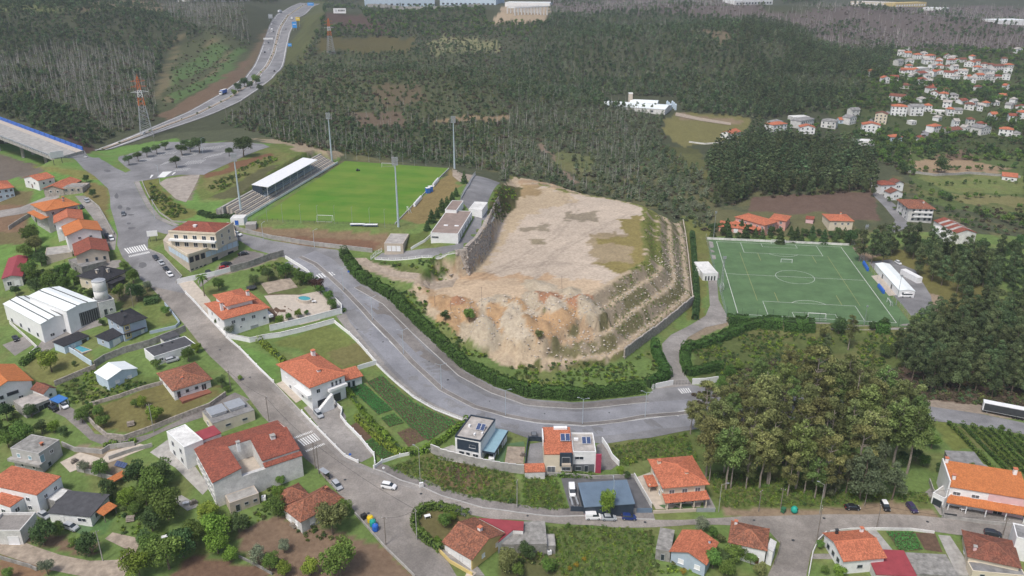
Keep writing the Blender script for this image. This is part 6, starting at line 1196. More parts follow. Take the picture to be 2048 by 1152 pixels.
hedge('hedge of climbing plants behind the vegetable plots',[(820,912),(850,905),(890,880),(925,850),(932,845)],1.8,1.3,'leaf_light',seed=9,lump=.6)
hedge('leafy row dividing the villa lawn',[(520,685),(535,697),(552,712),(568,726)],1.7,1.8,'leaf_light',seed=10,lump=.7)
hedge('rounded hedge around the triangular corner garden',[(880,1102),(862,1090),(845,1076),(832,1060),(828,1046),(834,1030),(850,1019),(875,1017),(905,1024),(935,1031)],1.9,1.6,'leaf',seed=11,lump=.4)
hedge('clipped hedge left of the dry lawn below the warehouse',[(45,732),(62,720),(80,708)],2.2,2.0,'leaf',seed=12)
hedge('flat-topped hedge in the corner garden by the street',[(292,606),(316,602)],2.0,4.0,'leaf_dark',seed=13,lump=.15)
hedge('dark evergreen screen at the stadium side of the apartment block',[(400,428),(425,436),(450,437),(470,437)],1.8,3.0,'leaf_dark',seed=14,lump=.5)
hedge('shrubby bank along the retaining wall in the villa garden',[(560,655),(600,645),(650,632),(690,622)],.8,1.2,'leaf',seed=15,lump=.6)
hedge('ivy along the stone wall above the lane',[(212,893),(240,893),(270,884)],1.4,1.0,'leaf_light',seed=16,lump=.5)
hedge('shrub strip behind the blue shed yard',[(1118,952),(1150,953),(1188,955)],1.0,1.4,'leaf',seed=17,lump=.6)
# rough growth on open ground
def rough(name,label,polys,sp,lo,hi,col,seed,thr=.0,dens=1.0):
    pts =[]; sc =[]
    for poly in polys:
        W_ =P2(poly); xs =[p[0]for p in W_]; ys =[p[1]for p in W_]; x,y,z,px,py,r =grid_pts(min(xs),max(xs),min(ys),max(ys),sp,seed); k =inside(x,y,W_)& (fbm(x /6,y /6,seed % 4)> thr)& (r.random(len(x))< dens)
        pts += list(zip(x[k],y[k],z[k])); sc += list(lo +(hi -lo)*r.random(k.sum()))
    return scatter(name,pts,np.array(sc),col,label,seed)
LOTS =[[(770,935),(880,908),(1030,945),(1040,1013),(930,995),(840,965)],[(1045,950),(1110,950),(1135,1018),(1045,1018)],[(1092,1052),(1308,1058),(1312,1152),(1110,1152),(1110,1100)],[(1215,895),(1375,868),(1400,925),(1300,915),(1250,935)],[(1410,945),(1560,955),(1700,985),(1850,985),(1870,1010),(1780,1000),(1640,1012),(1445,1015)]]
rough('weeds','rank weeds covering the vacant lots by the lower street',LOTS,.85,.5,1.2,'tuft',21,.2)
rough('weed_bushes','low bushes scattered over the vacant lots',[LOTS[0][2:5]+[(1000,950)],LOTS[1],LOTS[2],LOTS[3],LOTS[4]],2.2,.4,1.1,'bush',22,.58)
rough('bank_scrub','scrub on the banks around stadium, hedge and platform',[[(760,525),(800,525),(905,552),(860,560)],[(690,540),(760,560),(855,575),(860,632),(1000,735),(1240,728),(1310,700),(1320,740),(1270,775),(1145,790),(1050,782),(940,730),(850,660)],[(1000,372),(1036,374),(1026,414),(985,440),(978,420)],[(1385,700),(1500,655),(1800,660),(1800,720),(1600,770),(1440,760)],[(300,365),(345,400),(400,432),(350,445),(300,400)],[(410,375),(540,312),(560,318),(440,385)]],1.5,.4,1.2,'bush',23,.42)
rough('garden_scrub','weeds and shrubs in the left-hand gardens',[[(110,778),(190,738),(210,762),(320,765),(200,808),(150,812)],[(210,970),(320,990),(350,1080),(260,1080),(230,1060)],[(-50,820),(40,830),(60,880),(-50,900)],[(60,500),(150,530),(240,570),(200,600),(100,580),(50,560)],[(500,540),(570,525),(640,560),(600,575)],[(480,1010),(560,960),(570,1010),(500,1060)],[(1000,1092),(1100,1095),(1110,1150),(1000,1150)],[(1320,1120),(1410,1130),(1430,1150),(1300,1150)],[(590,1050),(640,1060),(700,1075),(600,1085)],[(120,1070),(200,1095),(195,1110),(60,1080)]],1.5,.4,1.1,'bush',24,.40)
rough('wood_undergrowth','bracken and undergrowth below the right-hand wood and grove',[[(1700,770),(1840,715),(2100,720),(2100,830),(1860,800)],GROVE,[(1400,900),(1520,930),(1700,960),(1700,940),(1500,910)]],1.7,.5,1.5,'scrub',25,.3)
rough('slope_tufts','grass tufts on the berms of the dirt platform',[[(1285,418),(1366,445),(1384,600),(1248,716),(1190,640),(1245,550),(1292,520)]],1.5,.4,1.0,'tuft',26,.5)
rough('rubble','loose pale stones on the platform slopes',[[(859,600),(1190,590),(1290,530),(1370,460),(1384,600),(1248,716),(1060,735),(930,680)]],1.3,.2,.85,'rock',27,.42,.8)
# ------------------------------------------------------------------ stadium
_c =[at_z(*q,Z_ST)[:2]for q in ((690,322),(897,336.5),(790,448),(514,438))]
for i in range(14):
    f0,f1 =i /14,(i +1)/14; L_a,L_b =_c[0]+(_c[3]-_c[0])*f0,_c[0]+(_c[3]-_c[0])*f1; R_a,R_b =_c[1]+(_c[2]-_c[1])*f0,_c[1]+(_c[2]-_c[1])*f1
    tag(MB().poly([(*L_b,Z_ST +.05),(*R_b,Z_ST +.05),(*R_a,Z_ST +.05),(*L_a,Z_ST +.05)]).build('stadium_pitch',('turf','turf_light')[i % 2]),kind='structure')
def frame_of(p0,p1,z):
    a,b =at_z(*p0,z)[:2],at_z(*p1,z)[:2]; d =b -a; L =float(np.hypot(*d)); d =d /L; n =np.array([-d[1],d[0]]); return a,d,n,L
# terraces along the left touchline: steps rise away from the pitch
A0,DU,NU,LS =frame_of((496,436),(676,328),Z_ST)
if NU[0]> 0:NU =-NU
ang =math.atan2(DU[1],DU[0]); root =empty('terrace_stand',(*(A0 +DU *LS /2),Z_ST),0,'concrete terraced stand along the far-left touchline','stand')
def S(u,v,z):q =A0 +DU *u +NU *v -(A0 +DU *LS /2); return (q[0],q[1],z)
for i in range(9):
    c =S(LS /2,1.8+.95*i +.475,(1.0+.48*i)/2-.6); MB().box(c,(LS,.94,1.0+.48*i +1.2),ang).build('step','pavement' if i % 2 else 'paving_cream',root)
MB().box(S(LS /2,.9,.5),(LS +3,.3,1.1),ang).build('parapet','white_wall',root); MB().box(S(LS /2,11.2,2.2),(LS +4,1.0,6.2),ang).build('back_wall','concrete',root); MB().box(S(LS /2,13.2,1.8),(LS +4,2.4,4.4),ang).build('rear_gallery','concrete_old',root)
for u in (LS *.24,LS *.8):
    for i in range(9):MB().box(S(u,2.2+.95*i,1.3+.48*i),(.1,.1,1.1),ang).build('handrail_post','white_metal',root)
rt =empty('stand_roof',(*(A0 +DU *LS *.52),Z_ST),0,'white monopitch roof over the middle of the terraced stand','roof'); base_r =A0 +DU *LS *.52-(A0 +DU *LS /2)
u0,u1 =LS *.25,LS *.80
def SR(u,v,z):q =S(u,v,z); return (q[0]-base_r[0],q[1]-base_r[1],z)
mb =MB(); top =[SR(u0,2.6,7.4),SR(u1,2.6,7.4),SR(u1,11.2,8.3),SR(u0,11.2,8.3)]; mb.poly(top).poly([(x,y,z -.25)for x,y,z in top][::-1])
for i in range(4):a,b =top[i],top[(i +1)% 4]; mb.poly([a,(a[0],a[1],a[2]-.25),(b[0],b[1],b[2]-.25),b])
mb.build('canopy','white_metal',rt)
for k in range(8):
    u =u0 +(u1 -u0)*k /7; MB().tube(SR(u,3.2,.8),SR(u,3.2,7.3),.11,.11,6).build('post','white_metal',rt)
MB().poly([SR(u0,11.0,.5),SR(u1,11.0,.5),SR(u1,11.0,8.1),SR(u0,11.0,8.1)]).build('rear_screen','navy_panel',rt)
MB().poly([SR(u0 +.1,6,3),SR(u0 +.1,11,5),SR(u0 +.1,11,8),SR(u0 +.1,6,7.6)]).build('end_screen','navy_panel',rt)
for i in range(3,9):
    s_ =MB()
    for u in np.arange(u0 +.4,u1 -.2,.62):s_.box(SR(u,1.8+.95*i +.55,1.0+.48*i +.25),(.46,.42,.42),ang)
    o =s_.build('seat_row','blue_wall',rt); o['kind']='stuff'
# floodlight masts
def mast(label,base,hgt,name='floodlight_mast',r0=.55,heads=(5,6),lattice=False,zb=None,m='lamp_metal',group=None):
    g =G(*base)if zb is None else at_z(*base,zb); e =empty(name,g,0,label,'floodlight',group)
    if not lattice:MB().tube((0,0,-.5),(0,0,hgt),r0,r0 *.45,10).build('pole',m,e)
    else:
        mb =MB()
        for sx,sy in ((1,1),(1,-1),(-1,-1),(-1,1)):mb.tube((sx *r0,sy *r0,-.3),(sx *r0 *.45,sy *r0 *.45,hgt),.06,.05,4)
        k =int(hgt /1.4)
        for i in range(k):
            z0,z1 =hgt *i /k,hgt *(i +1)/k; q0,q1 =r0 *(1-.55*i /k),r0 *(1-.55*(i +1)/k)
            for a,b in (((1,1),(1,-1)),((1,-1),(-1,-1)),((-1,-1),(-1,1)),((-1,1),(1,1))):mb.tube((a[0]*q0,a[1]*q0,z0),(b[0]*q1,b[1]*q1,z1),.035,.035,3)
        mb.build('lattice',m,e)
    nx_,nz_ =heads; fr =MB(); wd =.55*nx_
    for j in range(nz_):fr.tube((-wd /2,0,hgt +.6*j -.2),(wd /2,0,hgt +.6*j -.2),.05,.05,4)
    for sx in (-1,1):fr.tube((sx *wd *.3,0,hgt -.4),(sx *wd *.3,0,hgt +.6*nz_ -.3),.05,.05,4)
    fr.box((0,0,hgt -.5),(wd *.8,1.0,.12)).build('lamp_frame','grey_metal',e)
    lm =MB().box((0,-.15,0),(.42,.3,.42)).mesh('lamp','grey_metal')
    for j in range(nz_):
        for i in range(nx_):obj('lamp',lm,e,((i -(nx_ -1)/2)*.55,-.2,hgt +.6*j -.15))
    return e
mast('near-left stadium floodlight mast beside the terrace end',(483,430),26.0,zb=34.0)
mast('near-right stadium floodlight mast at the pitch corner',(797,454),28.5,zb=34.0); mast('far-left stadium floodlight mast behind the stand end',(664,323),25.5,zb=34.5); mast('far-right stadium floodlight mast beside the drive',(909,336),26.5,zb=34.0)
mast('slim floodlight mast at the far left pitch corner',(1427,476),15,'pitch_mast',.16,(2,2),m='grey_metal'); mast('lattice floodlight mast on the near left of the artificial pitch',(1442,583),17,'pitch_mast',.5,(3,2),True,m='grey_metal'); mast('lattice floodlight mast at the right of the artificial pitch',(1722,522),19,'pitch_mast',.9,(3,2),True,m='grey_metal'); mast('slim mast in front of the changing rooms',(1792,610),14.5,'pitch_mast',.15,(2,1),m='grey_metal'); mast('short lamp mast at the near right pitch corner',(1728,650),9,'pitch_mast',.1,(1,1),m='grey_metal')
# goals
def goal(label,c,d,w=7.32,h=2.44,dep=1.8,m='white_metal',name='goal'):
    """c: centre of goal mouth, d: unit direction into the net"""
    e =empty(name,c,math.atan2(d[1],d[0])-math.pi /2,label,'goal'); mb =MB(); r =.09
    for s in (-1,1):MB().tube((s *w /2,0,0),(s *w /2,0,h),r,r,6).build('post',m,e); mb.tube((s *w /2,0,h),(s *w /2,dep *.6,h),.04,.04,4).tube((s *w /2,dep *.6,h),(s *w /2,dep,0),.04,.04,4)
    MB().tube((-w /2,0,h),(w /2,0,h),r,r,6).build('crossbar',m,e); mb.tube((-w /2,dep,0),(w /2,dep,0),.04,.04,4).build('stanchion',m,e)
    n =MB()
    for i in range(25):x =-w /2+w *i /24; n.tube((x,dep *.6,h),(x,dep,0),.012,.012,3,False)
    for j in range(9):f =j /8; n.tube((-w /2,dep *(.6+.4*f),h *(1-f)),(w /2,dep *(.6+.4*f),h *(1-f)),.012,.012,3,False)
    n.build('net','net',e); return e
a,b =at_z(636,440,Z_ST +.06),at_z(666,442,Z_ST +.06); dd =at_z(550,470,Z_ST)[:2]-at_z(600,400,Z_ST)[:2]; pu =at_z(790,448,Z_ST)[:2]-at_z(514,438,Z_ST)[:2]; pn =np.array([pu[1],-pu[0]])/np.hypot(*pu); pn =pn if pn[1]< 0 else -pn
goal('near goal of the grass stadium pitch',(*((a +b)/2)[:2],Z_ST +.06),pn); goal('far goal of the grass stadium pitch',(*at_z(776,335,Z_ST)[:2],Z_ST +.06),-pn)
g0 =at_z(816,424,Z_ST); goal('small white goal lying beside the stadium touchline',(g0[0],g0[1],Z_ST +.05),(1,.3),5,2,1.2)
def net_post(label,base,hgt,zb,r=.07,group=None,m='grey_metal'):
    g =at_z(*base,zb); e =empty('net_post',g,0,label,'post',group); MB().tube((0,0,-.3),(0,0,hgt),r,r *.7,6).build('pole',m,e); MB().tube((0,0,hgt -.1),(.5,.5,hgt +.2),r *.5,r *.5,4).build('bracket',m,e)
for i,(px,py)in enumerate([(503,441),(535,443),(566,445),(602,446),(636,448),(670,448),(705,451),(740,453),(770,456)]):net_post('ball-stop post behind the near stadium goal line, number %s from the left' % ('one two three four five six seven eight nine'.split()[i]),(px,py),8.5,Z_ST,group='near ball-stop posts')
for i,(px,py)in enumerate([(692,318),(714,321),(738,324),(760,325),(784,327),(806,329),(829,331),(852,332),(899,333)]):net_post('ball-stop post behind the far stadium goal line, number %s from the left' % ('one two three four five six seven eight nine'.split()[i]),(px,py),7.0,Z_ST,group='far ball-stop posts')
fence('dark railing along the near end of the stadium pitch',[(514,440),(640,447),(792,451)],1.2,'dark_metal',2.5,0,rails=2,pr=.035)
wall('low white wall along the right stadium touchline',[(790,449),(820,418),(860,376),(898,338)],.7,.2,'white_old','touchline_wall')
# dugouts, portable toilets, banners
def dugout(label,p,q,m='white_metal',z=None,d=1.4,name='dugout'):
    a,b =(G(*p),G(*q))if z is None else (at_z(*p,z),at_z(*q,z)); c =(a +b)/2; v =(b -a)[:2]; L =float(np.hypot(*v)); e =empty(name,c,math.atan2(v[1],v[0]),label,'dugout'); mb =MB(); n =7
    pts =[(-d /2*math.cos(t),1.9*math.sin(t)** .7)for t in np.linspace(.05,math.pi *.62,n)]
    for (y0,z0),(y1,z1)in zip(pts[:-1],pts[1:]):mb.poly([(-L /2,y0,z0),(L /2,y0,z0),(L /2,y1,z1),(-L /2,y1,z1)])
    for s in (-1,1):mb.poly([(s *L /2,y,z)for y,z in pts]+[(s *L /2,pts[-1][0],0)])
    mb.build('shell',m,e); MB().box((0,-.2,.45),(L *.95,.45,.1)).build('bench','blue_plastic',e); return e
dugout('white dugout near the stadium halfway line, nearer one',(828,414),(842,398),'white_metal',Z_ST); dugout('white dugout beside the blue portable toilets',(866,374),(876,362),'white_metal',Z_ST); dugout('upper blue dugout beside the artificial pitch',(1727,528),(1736,543),'blue_plastic',0.0); dugout('lower blue dugout beside the artificial pitch',(1757,574),(1768,588),'blue_plastic',0.0)
for i,(px,py,lb)in enumerate(((856,386,'blue portable toilet nearer the camera at the touchline'),(861,383,'blue portable toilet behind its twin at the touchline'))):
    g =at_z(px,py,Z_ST); e =empty('portable_toilet',g,.5,lb,'toilet'); MB().box((0,0,1.35),(2.0,2.0,2.7)).build('cabin','blue_plastic',e); MB().box((0,0,2.78),(2.1,2.1,.16)).build('roof','white_metal',e); MB().box((0,-1.03,1.3),(1.4,.06,2.2)).build('door','blue_tarp',e)
for k in range(2):
    g =at_z(715+26*k,452.5+k,Z_ST); e =empty('dugout_bench',g,.0,('left','right')[k]+' long white covered bench on the near stadium bank','bench'); MB().box((0,0,1.1),(6.4,1.6,.14)).build('cover','white_metal',e); MB().box((0,.6,.55),(6.2,.1,1.0)).build('back','white_metal',e); MB().box((0,.2,.35),(6.2,.5,.1)).build('seat','blue_plastic',e)
g =at_z(716,342,Z_ST); e =empty('lawn_mower',g,.6,'small dark ride-on mower on the stadium grass','mower'); MB().box((0,0,.55),(1.9,1.0,.5)).build('body','dark_metal',e); MB().box((-.3,0,1.1),(.6,.6,.6)).build('seat','rubber',e)
for sx in (-.65,.65):
    for sy in (-.5,.5):MB().tube((sx,sy -.1,.3),(sx,sy +.1,.3),.3,.3,10).build('wheel','tyre',e)
# stone retaining wall below the stadium drive (blocks at its foot are real stones)
RWL =[(1004,436),(996,450),(980,498),(962,526),(938,551),(914,554),(886,544),(864,532)]
wl =[at_z(px,py,Z_PL)for px,py in RWL]; c =wl[3]; root =empty('retaining_wall',c,0,'high rough stone retaining wall under the stadium drive','wall'); mb =MB(); Q =dense(wl,2.0,False); st_me =[MB().lathe([(.45,-.4),(.62,-.1),(.5,.3),(.25,.45)],n=6).mesh('stone',m_)for m_ in ('stone','concrete_old','stone','gravel')]; cnt =0
for i,(a,b)in enumerate(zip(Q[:-1],Q[1:])):
    d =np.array(b)[:2]-np.array(a)[:2]; n =np.array([d[1],-d[0]])/(np.hypot(*d)+1e-9); n =-n if n[1]> 0 and n[0]< 0 else n; mid =(np.array(a)+np.array(b))[:2]/2; up =mid -n *3.4
    top =max(float(gz(*(mid -n *5))),float(gz(*(mid +n *-7)))); hh =max(2.0,min(11.5,top -Z_PL +.1))
    k =len(mb.v); mb.v += [(a[0],a[1],Z_PL -1),(b[0],b[1],Z_PL -1),(b[0]-n[0]*1.6,b[1]-n[1]*1.6,Z_PL +hh),(a[0]-n[0]*1.6,a[1]-n[1]*1.6,Z_PL +hh),(a[0]-n[0]*3.6,a[1]-n[1]*3.6,Z_PL +hh -.3),(b[0]-n[0]*3.6,b[1]-n[1]*3.6,Z_PL +hh -.3)]; mb.f += [[k,k +1,k +2,k +3],[k +3,k +2,k +5,k +4]]
    for _ in range(7):
        if cnt > 290:break
        f,z_ =random.random(),random.random(); q =np.array(a)[:2]+d *f -n *(1.6*z_ +.1); o =obj('stone',st_me[cnt % 4],root,(q[0]-c[0],q[1]-c[1],Z_PL +hh *z_ -c[2])); s_ =random.uniform(.6,1.25); o.scale =(s_,s_,s_); o.rotation_euler =(random.uniform(0,3),random.uniform(0,3),random.uniform(0,6)); cnt += 1
mb.off(c).build('wall','stone',root)
fence('white railing around the outer edge of the stadium drive',[(750,519),(805,520),(871,518),(925,508),(940,503),(958,480),(976,458),(990,431)],1.1,'white_wall',2.6,.3,rails=2,pr=.07)
fence('white gate and railing at the foot of the stadium drive',[(742,519),(752,510),(764,503)],1.6,'white_wall',1.5,.2,rails=3)
wall('concrete retaining wall below the stadium bank along the road',[(455,452),(480,463),(545,479),(610,489),(675,497),(745,505)],1.7,.35,'concrete','retaining_wall',cap='kerb')
wall('white sloping wall at the clubhouse corner',[(822,500),(850,484),(861,474)],1.2,.2,'white_wall')
fence('wire fence between drive and conifer row',[(922,398),(938,372),(951,350)],2.2,'grey_metal',2.6,.6,rails=3,pr=.04)
# ------------------------------------------------------------------ artificial pitch
pa,pb,pc,pd_ =[at_z(*q,0)[:2]for q in ((1435.1,482.5),(1683.8,494.9),(1789.9,644.6),(1473.8,629.4))]
cen =(pa +pb +pc +pd_)/4; du =((pb -pa)+(pc -pd_)); du /= np.hypot(*du); dv =((pa -pd_)+(pb -pc)); dv -= du *(dv @ du); dv /= np.hypot(*dv); PW =(np.hypot(*(pb -pa))+np.hypot(*(pc -pd_)))/2; PL_ =(np.hypot(*(pa -pd_))+np.hypot(*(pb -pc)))/2
def PM(s,t):return cen +du *(s -PW /2)+dv *(t -PL_ /2)
sheet('artificial_pitch',[PM(-6,-4),PM(PW +5,-4),PM(PW +5,PL_ +3.5),PM(-6,PL_ +3.5)],'artificial',.05,3,0.0,world=True)if 0 else None
mb =MB().poly([(*PM(-5.5,-4),.05),(*PM(PW +6,-4),.05),(*PM(PW +6,PL_ +3.5),.05),(*PM(-5.5,PL_ +3.5),.05)]); tag(mb.build('artificial_pitch','artificial'),kind='structure')
def mark(pts,w=.22,m='paint',name='pitch_marking',lift=.062,closed=False,bag=[]):
    mb =MB(); P =[PM(*p)for p in pts]; P =P +[P[0]]if closed else P
    for a,b in zip(P[:-1],P[1:]):
        d =b -a; ln =np.hypot(*d); d =d /ln; n =np.array([-d[1],d[0]])*w /2; e_ =d *w /2
        mb.poly([(*(a -n -e_),lift),(*(b -n +e_),lift),(*(b +n +e_),lift),(*(a +n -e_),lift)])
    return tag(mb.build(name,m),kind='structure')
mark([(0,0),(PW,0),(PW,PL_),(0,PL_)],.2,closed=True); mark([(0,PL_ /2),(PW,PL_ /2)],.15,lift=.066)
mark([(PW /2+9.15*math.cos(t),PL_ /2+9.15*math.sin(t))for t in np.linspace(0,6.283,49)],.15,lift=.07)
for s in (0,1):
    f =lambda t:t if s == 0 else PL_ -t
    mark([(PW /2-20.15,f(0)),(PW /2-20.15,f(16.5)),(PW /2+20.15,f(16.5)),(PW /2+20.15,f(0))],.15,lift=.066); mark([(PW /2-9.15,f(0)),(PW /2-9.15,f(5.5)),(PW /2+9.15,f(5.5)),(PW /2+9.15,f(0))],.15,lift=.066)
    mark([(PW /2+9.15*math.cos(t),f(11+9.15*math.sin(t)))for t in np.linspace(.64,2.5,17)],.2,lift=.07)
for s_ in (PW *.16,PW *.84):mark([(s_,PL_ *.17),(s_,PL_ *.83)],.12,'paint_yellow',lift=.058)
for s_ in (PW *.3,PW *.72):
    for t0,t1 in ((.17,.28),(.72,.83)):mark([(s_,PL_ *t0),(s_,PL_ *t1)],.16,'paint_yellow',lift=.058)
goal('far goal of the artificial pitch',(*PM(PW /2,PL_),.06),dv); goal('near goal of the artificial pitch',(*PM(PW /2,0),.06),-dv); goal('small training goal near the far penalty area',(*PM(PW *.49,PL_ *.70),.06),dv,5.5,2.0,1.2); goal('green portable goal behind the left touchline',(*PM(-3.4,PL_ *.30),.06),-du,4,2,1.4); goal('white portable goal by the right touchline',(*PM(PW +2.6,PL_ *.21),.06),du,5,2,1.2)
wd =[(*PM(-5,PL_ +3),0),(*PM(PW +5,PL_ +3),0)]
e =empty('advert_board',(*PM(PW /2,PL_ +3),0),0,'long white board wall along the far end of the artificial pitch','board')
for i in range(24):
    a,b =PM(-5+(PW +10)*i /24,PL_ +3),PM(-5+(PW +10)*(i +.97)/24,PL_ +3); q =(a +b)/2-PM(PW /2,PL_ +3); MB().box((q[0],q[1],.65),(np.hypot(*(b -a)),.15,1.3),math.atan2(du[1],du[0])).build('panel','white_old',e)
def world_fence(label,P,h,m,step,name='pitch_fence',z=0.0,wires=3):
    c =P[0]; e =empty(name,(*c,z),0,label,'fence'); T =dense([np.array(p)for p in P],step,False); pm =MB().tube((0,0,0),(0,0,h),.045,.045,5).mesh('post',m)
    for t in T:obj('post',pm,e,(t[0]-c[0],t[1]-c[1],0))
    mb =MB()
    for a,b in zip(T[:-1],T[1:]):
        for k in range(wires):zz =h *(k +1)/wires -.05; mb.tube((a[0]-c[0],a[1]-c[1],zz),(b[0]-c[0],b[1]-c[1],zz),.014,.014,3,False)
    mb.build('wires',m,e)
world_fence('tall wire fence along the near end of the artificial pitch',[PM(-5.5,-4.2),PM(PW +6,-4.2)],5.0,'dark_metal',6,wires=6); world_fence('tall wire fence along the left side of the artificial pitch',[PM(-5.6,-4),PM(-5.6,PL_ +3)],3.5,'grey_metal',5,wires=5); world_fence('tall wire fence along the right side of the artificial pitch',[PM(PW +6.1,-4),PM(PW +6.1,PL_ +3)],3.5,'grey_metal',5,wires=5)
sheet('pavement',[(1455,650),(1475,648),(1700,660),(1850,668),(1860,655),(1840,650),(1838,640),(1800,648),(1460,640)],'pavement',.03)
sheet('yard',[(1736,523),(1780,519),(1830,540),(1862,592),(1866,625),(1850,650),(1835,648),(1805,610),(1790,595)],'asphalt',.05); sheet('yard',[(1742,552),(1760,550),(1795,590),(1778,592)],'paving_cream',.09)
sheet('pavement',[(1416,474),(1424,474),(1440,560),(1432,560)],'pavement',.05)
wall('stone-faced retaining wall at the foot of the platform berms',[(1248,716),(1290,684),(1330,655),(1386,607)],3.6,.6,'stone','retaining_wall',cap='concrete'); wall('low concrete edge wall up the right side of the platform',[(1386,605),(1381,560),(1377,520),(1371,470),(1366,442)],1.0,.4,'paving_cream','edge_wall')
wall('white wall left of the sliding gate on the curved road',[(1303,779),(1325,774),(1346,770)],2.0,.3,'white_wall'); wall('white wall right of the sliding gate beside the grove',[(1384,769),(1410,768),(1436,764)],2.4,.3,'white_wall'); fence('dark barred sliding gate on the pitch drive',[(1347,770),(1384,769)],1.7,'dark_metal',1.2,0,'gate',3,.04,'gate',mesh=True)
# ------------------------------------------------------------------ markings
def stripes(t0,t1,b0,b1,n,fill=.5,m='paint',name='crossing_stripe',lift=.115):
    T0,T1,B0,B1 =[G(*q)[:2]for q in (t0,t1,b0,b1)]
    for i in range(n):
        f0,f1 =(i +.5-fill /2)/n,(i +.5+fill /2)/n; q =[T0 +(T1 -T0)*f0,T0 +(T1 -T0)*f1,B0 +(B1 -B0)*f1,B0 +(B1 -B0)*f0]; mb =MB(); k =3
        for j in range(k):
            a,b =j /k,(j +1)/k; L0,L1,R0,R1 =q[0]+(q[3]-q[0])*a,q[0]+(q[3]-q[0])*b,q[1]+(q[2]-q[1])*a,q[1]+(q[2]-q[1])*b; mb.poly([(*v,float(gz(*v))+lift)for v in (L1,R1,R0,L0)])
        tag(mb.build(name,m),kind='structure')
stripes((247,498),(290,489),(256,508),(297,500),9,.55); stripes((594,881),(630,866),(607,893),(643,879),8,.55)
for a,b in (((584,876),(628,860)),((610,902),(651,885)),((256,512),(298,503))):stripes(a,b,(a[0]+3,a[1]+3),(b[0]+3,b[1]+3),14,.5)
stripes((628,549),(652,546),(637,557),(660,554),4,.5); stripes((655,545),(687,540),(663,553),(694,547),6,.5)
stripes((1354,778),(1378,776),(1363,788),(1384,785),5,.45); stripes((1352,812),(1380,808),(1356,822),(1382,818),1,.0)if 0 else None
for y0 in (0,5,10):stripes((1356,813+y0),(1374,811+y0),(1357,815.5+y0),(1375,813.5+y0),1,.98)
stripes((325,344),(345,343),(314,355),(330,355),1,.95); stripes((330,343),(342,343),(322,350),(336,350),1,.9)if 0 else None
stripes((300,350),(310,350),(298,357),(303,356),1,.5); stripes((346,345),(354,345),(342,350),(347,350),1,.5)
bay =MB()
for (a,b,n,dx,dy)in (((276,323),(297,322),6,9,-5),((308,312),(345,308),6,9,-5),((320,331),(345,325),6,12,-7),((362,315),(388,311),6,11,-6),((366,331),(400,327),7,12,-8),((406,318),(440,310),7,14,-7),((392,301),(440,296),8,12,-5),((345,343),(372,341),6,9,-5)):
    for i in range(n +1):
        p =(a[0]+(b[0]-a[0])*i /n,a[1]+(b[1]-a[1])*i /n); ribbon(bay,[G(*p),G(p[0]+dx,p[1]+dy)],-.09,.09,.125)
tag(bay.build('bay_marking','paint'),'white bay lines painted in the stadium car park',None,None,'stuff')
for px,py,rx,ry in ((315,323,14,4),(354,311,13,4),(366,325,10,3),(402,313,13,4),(415,330,14,4),(438,299,12,3),(447,314,11,3.5),(375,342,12,2.5),(258,333,13,3.5)):
    sheet('planted_island',[(px +rx *math.cos(t)+ry *math.cos(t),py +ry *math.sin(t)-rx *.28*math.cos(t))for t in np.linspace(0,6.0,10)],'island',.2,2)if 'island' in M else None
lines_ =MB(); ribbon(lines_,line([(690,588),(745,648),(800,704),(860,760),(940,812),(1011,835),(1084,848),(1165,853),(1290,838),(1352,831)]),-.1,.1,.11); ribbon(lines_,line([(1352,830),(1366,838)]),-.2,.2,.11); tag(lines_.build('lane_marking','paint'),kind='structure')
# drain covers and patched asphalt
for px,py,w_ in ((765,684,1),(895,760,1),(978,803,.8),(715,659,.8),(858,723,.8),(1088,828,.9),(680,512,.7),(1218,826,.8),(842,988,.8),(1055,1032,.7),(1290,1045,.8),(1648,1037,.8),(1586,1081,.9),(1508,1041,.7),(1855,1044,.8),(737,1027,.8),(690,960,.8),(440,700,.8),(500,755,.8)):
    g =G(px,py); o =MB().lathe([(.5*w_,0),(.5*w_,.03),(.4*w_,.035)],n=10).build('manhole_cover','dark_metal'); o.location =(g[0],g[1],g[2]+.1); tag(o,'iron manhole cover let into the road surface','manhole cover','manhole covers')
for px,py,rx,ry in ((233,392,4,6),(240,415,5,5),(256,418,5,3),(264,457,8,3),(258,447,5,2),(215,342,8,3),(262,430,9,1.5),(285,530,9,6)):
    sheet('road_patch',[(px +rx *math.cos(t)*random.uniform(.7,1.2),py +ry *math.sin(t)*random.uniform(.7,1.2))for t in np.linspace(0,5.6,8)],'asphalt_dark',.105,1.5)
